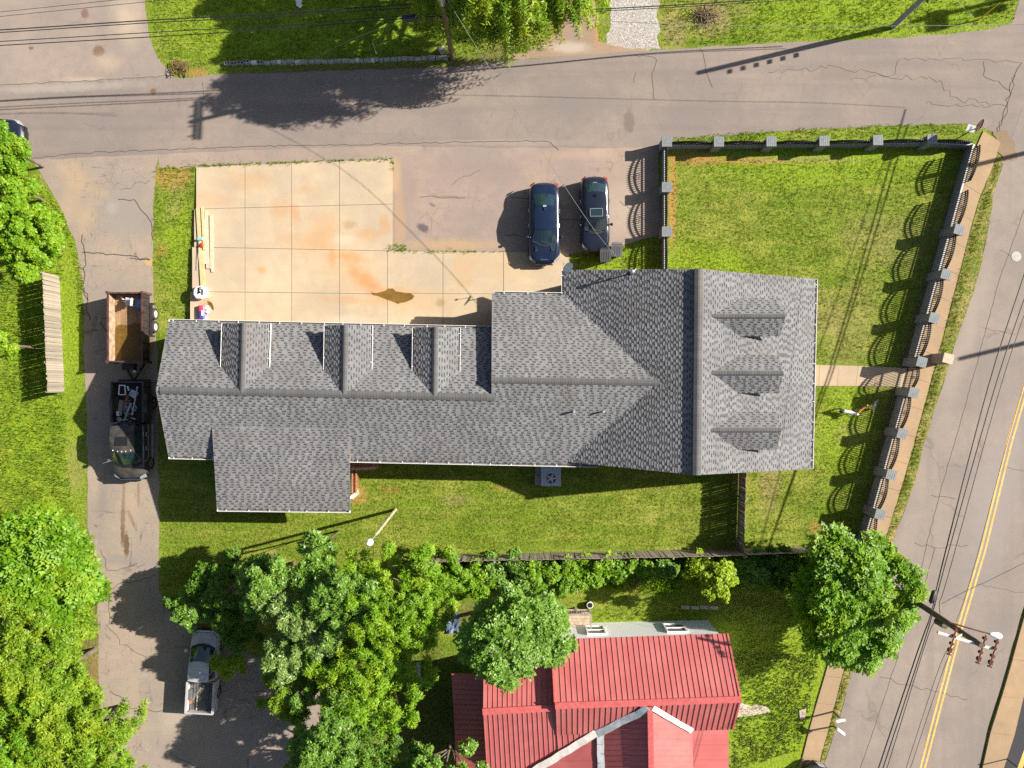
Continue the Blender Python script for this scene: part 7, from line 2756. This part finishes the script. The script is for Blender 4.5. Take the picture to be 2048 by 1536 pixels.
for (x, y, R_b, lf), pl in zip(hx, place):
    tree("hedge_bush", {'bright': "bright green", 'lime': "lime green", 'mid': "fresh green", 'yellow': "yellow green", 'dark': "dark green"}[lf] + " hedge bush, " + pl, "bush", x, y, R_b * .75, R_b, R_b * .7, int(420 * R_b * R_b + 120), lf, 100 + x, k=6, ll=.24, lw=.12, nclump=8, group="hedge bushes along the back fence", csize=(.36, .55))


# tufts of grass: real blades, one mass for each area
def pts_in(poly, n, rng):
    q = np.array([P(x, y).xy[:] for x, y in poly])
    lo, hi = q.min(0), q.max(0)
    out = np.zeros((0, 2))
    while len(out) < n:
        c = rng.uniform(lo, hi, (n * 2, 2))
        ins = np.zeros(len(c), bool)
        j = len(q) - 1
        for i in range(len(q)):
            yi, yj, xi, xj = q[i, 1], q[j, 1], q[i, 0], q[j, 0]
            hit = ((yi > c[:, 1]) != (yj > c[:, 1])) & (c[:, 0] < (xj - xi) * (c[:, 1] - yi) / (yj - yi + 1e-12) + xi)
            ins ^= hit
            j = i
        out = np.concatenate([out, c[ins]])
    return out[:n]


def tufts(name, polys, dens, h, w, mat, seed, blades=4, z=0.0):
    rng = np.random.default_rng(seed)
    allq = []
    for poly in polys:
        q = np.array([P(x, y).xy[:] for x, y in poly])
        area = .5 * abs(np.sum(q[:, 0] * np.roll(q[:, 1], -1) - np.roll(q[:, 0], -1) * q[:, 1]))
        n = int(area * dens)
        c = pts_in(poly, n, rng)
        # clumping
        ph = np.sin(c[:, 0] * 1.7 + 1.3 * np.sin(c[:, 1] * 1.1)) * np.sin(c[:, 1] * 1.9 + 1.1 * np.sin(c[:, 0] * .9))
        c = c[rng.uniform(-1, 1, n) < ph + .55]
        n = len(c)
        for b in range(blades):
            a = rng.uniform(0, 2 * np.pi, n)
            hh = h * rng.uniform(.45, 1.25, n)
            d = np.stack([np.cos(a), np.sin(a)], 1)
            s = np.stack([-np.sin(a), np.cos(a)], 1) * w * .5
            b0 = c + rng.normal(0, .03, (n, 2))
            ln = hh[:, None] * rng.uniform(.3, 1.0, (n, 1))
            mk = lambda xy, zz: np.concatenate([xy, np.full((n, 1), z) + np.reshape(zz, (-1, 1))], 1)
            allq.append(np.stack([mk(b0 - s, np.zeros(n)), mk(b0 + s, np.zeros(n)), mk(b0 + d * ln + s * .35, hh), mk(b0 + d * ln - s * .35, hh)], 1))
    v = np.concatenate(allq)
    me = quads_mesh(name, v, mat)
    o = bpy.data.objects.new(name, me)
    COL.objects.link(o)
    o["kind"] = "stuff"
    return o


BLADE = leaf_mat("grass_blades", (.11, .215, .008), (.28, .39, .028), trans=.3, gloss=.7, yel=(.34, .37, .032))
BLADEY = leaf_mat("mown_grass_blades", (.12, .205, .010), (.30, .35, .042), trans=.3, gloss=.7, yel=(.38, .36, .07))
tufts("tall_grass", [[(-60, 330), (60, 335), (100, 410), (125, 500), (130, 560), (118, 560), (130, 790), (140, 960), (160, 1060), (120, 1110), (-60, 1110)]], 46, .22, .035, BLADE, 1, 5)
tufts("lawn_tufts", [[(1346, 318), (1900, 318), (1880, 420), (1850, 520), (1790, 700), (1770, 728), (1630, 726), (1634, 556), (1345, 540)], [(1628, 776), (1770, 778), (1700, 1030), (1640, 1090), (1500, 1092), (1500, 942), (1622, 942)],
                     [(322, 960), (430, 1024), (704, 1024), (704, 930), (1470, 945), (1468, 1092), (880, 1100), (640, 1120), (330, 1180)]], 60, .075, .022, BLADEY, 2, 4)
tufts("meadow_tufts", [[(1230, 1178), (1560, 1170), (1640, 1300), (1600, 1500), (1470, 1540), (1470, 1250), (1440, 1236), (1190, 1240)], [(296, -40), (1090, -40), (1110, 100), (900, 112), (450, 120), (350, 140), (316, 100)], [(1330, 92), (1322, -40), (2040, -40), (2030, 40), (1800, 70)],
                       [(1340, 276), (1560, 258), (1800, 248), (1945, 247), (1940, 268), (1345, 290)], [(310, 340), (390, 340), (386, 630), (320, 640), (312, 560)], [(1145, 508), (1240, 494), (1310, 480), (1310, 536), (1145, 540)]], 52, .11, .028, BLADE, 3, 4)
tufts("verge_tufts", [[(1992, 325), (2002, 330), (1958, 470), (1902, 680), (1850, 878), (1790, 1062), (1774, 1070), (1843, 845), (1895, 640), (1930, 505)], [(1694, 1318), (1710, 1316), (1646, 1530), (1640, 1536), (1668, 1427)]], 90, .12, .025, BLADEY, 4, 4, .02)
tufts("joint_weeds", [[(776, 489), (812, 489), (816, 504), (776, 504)], [(396, 329), (785, 316), (785, 321), (396, 334)], [(782, 318), (788, 318), (788, 345), (782, 345)], [(815, 501), (1010, 503), (1010, 506), (815, 505)], [(312, 334), (395, 330), (395, 342), (312, 345)], [(104, 390), (130, 430), (166, 540), (170, 640), (163, 640), (150, 500), (100, 400)]], 120, .12, .03, BLADE, 5, 4, .01)
tufts("undergrowth", [[(880, 1118), (1250, 1112), (1480, 1112), (1620, 1110), (1640, 1150), (1560, 1178), (1240, 1180), (1120, 1172), (900, 1186)]], 46, .34, .07, LEAF["lime"], 7, 5)
tufts("clover_patch", [[(1446, 1300), (1640, 1310), (1600, 1500), (1460, 1540), (1476, 1400)]], 70, .07, .07, leaf_mat("clover", (.07, .14, .012), (.2, .25, .07), trans=.2, gloss=.45), 6, 4)
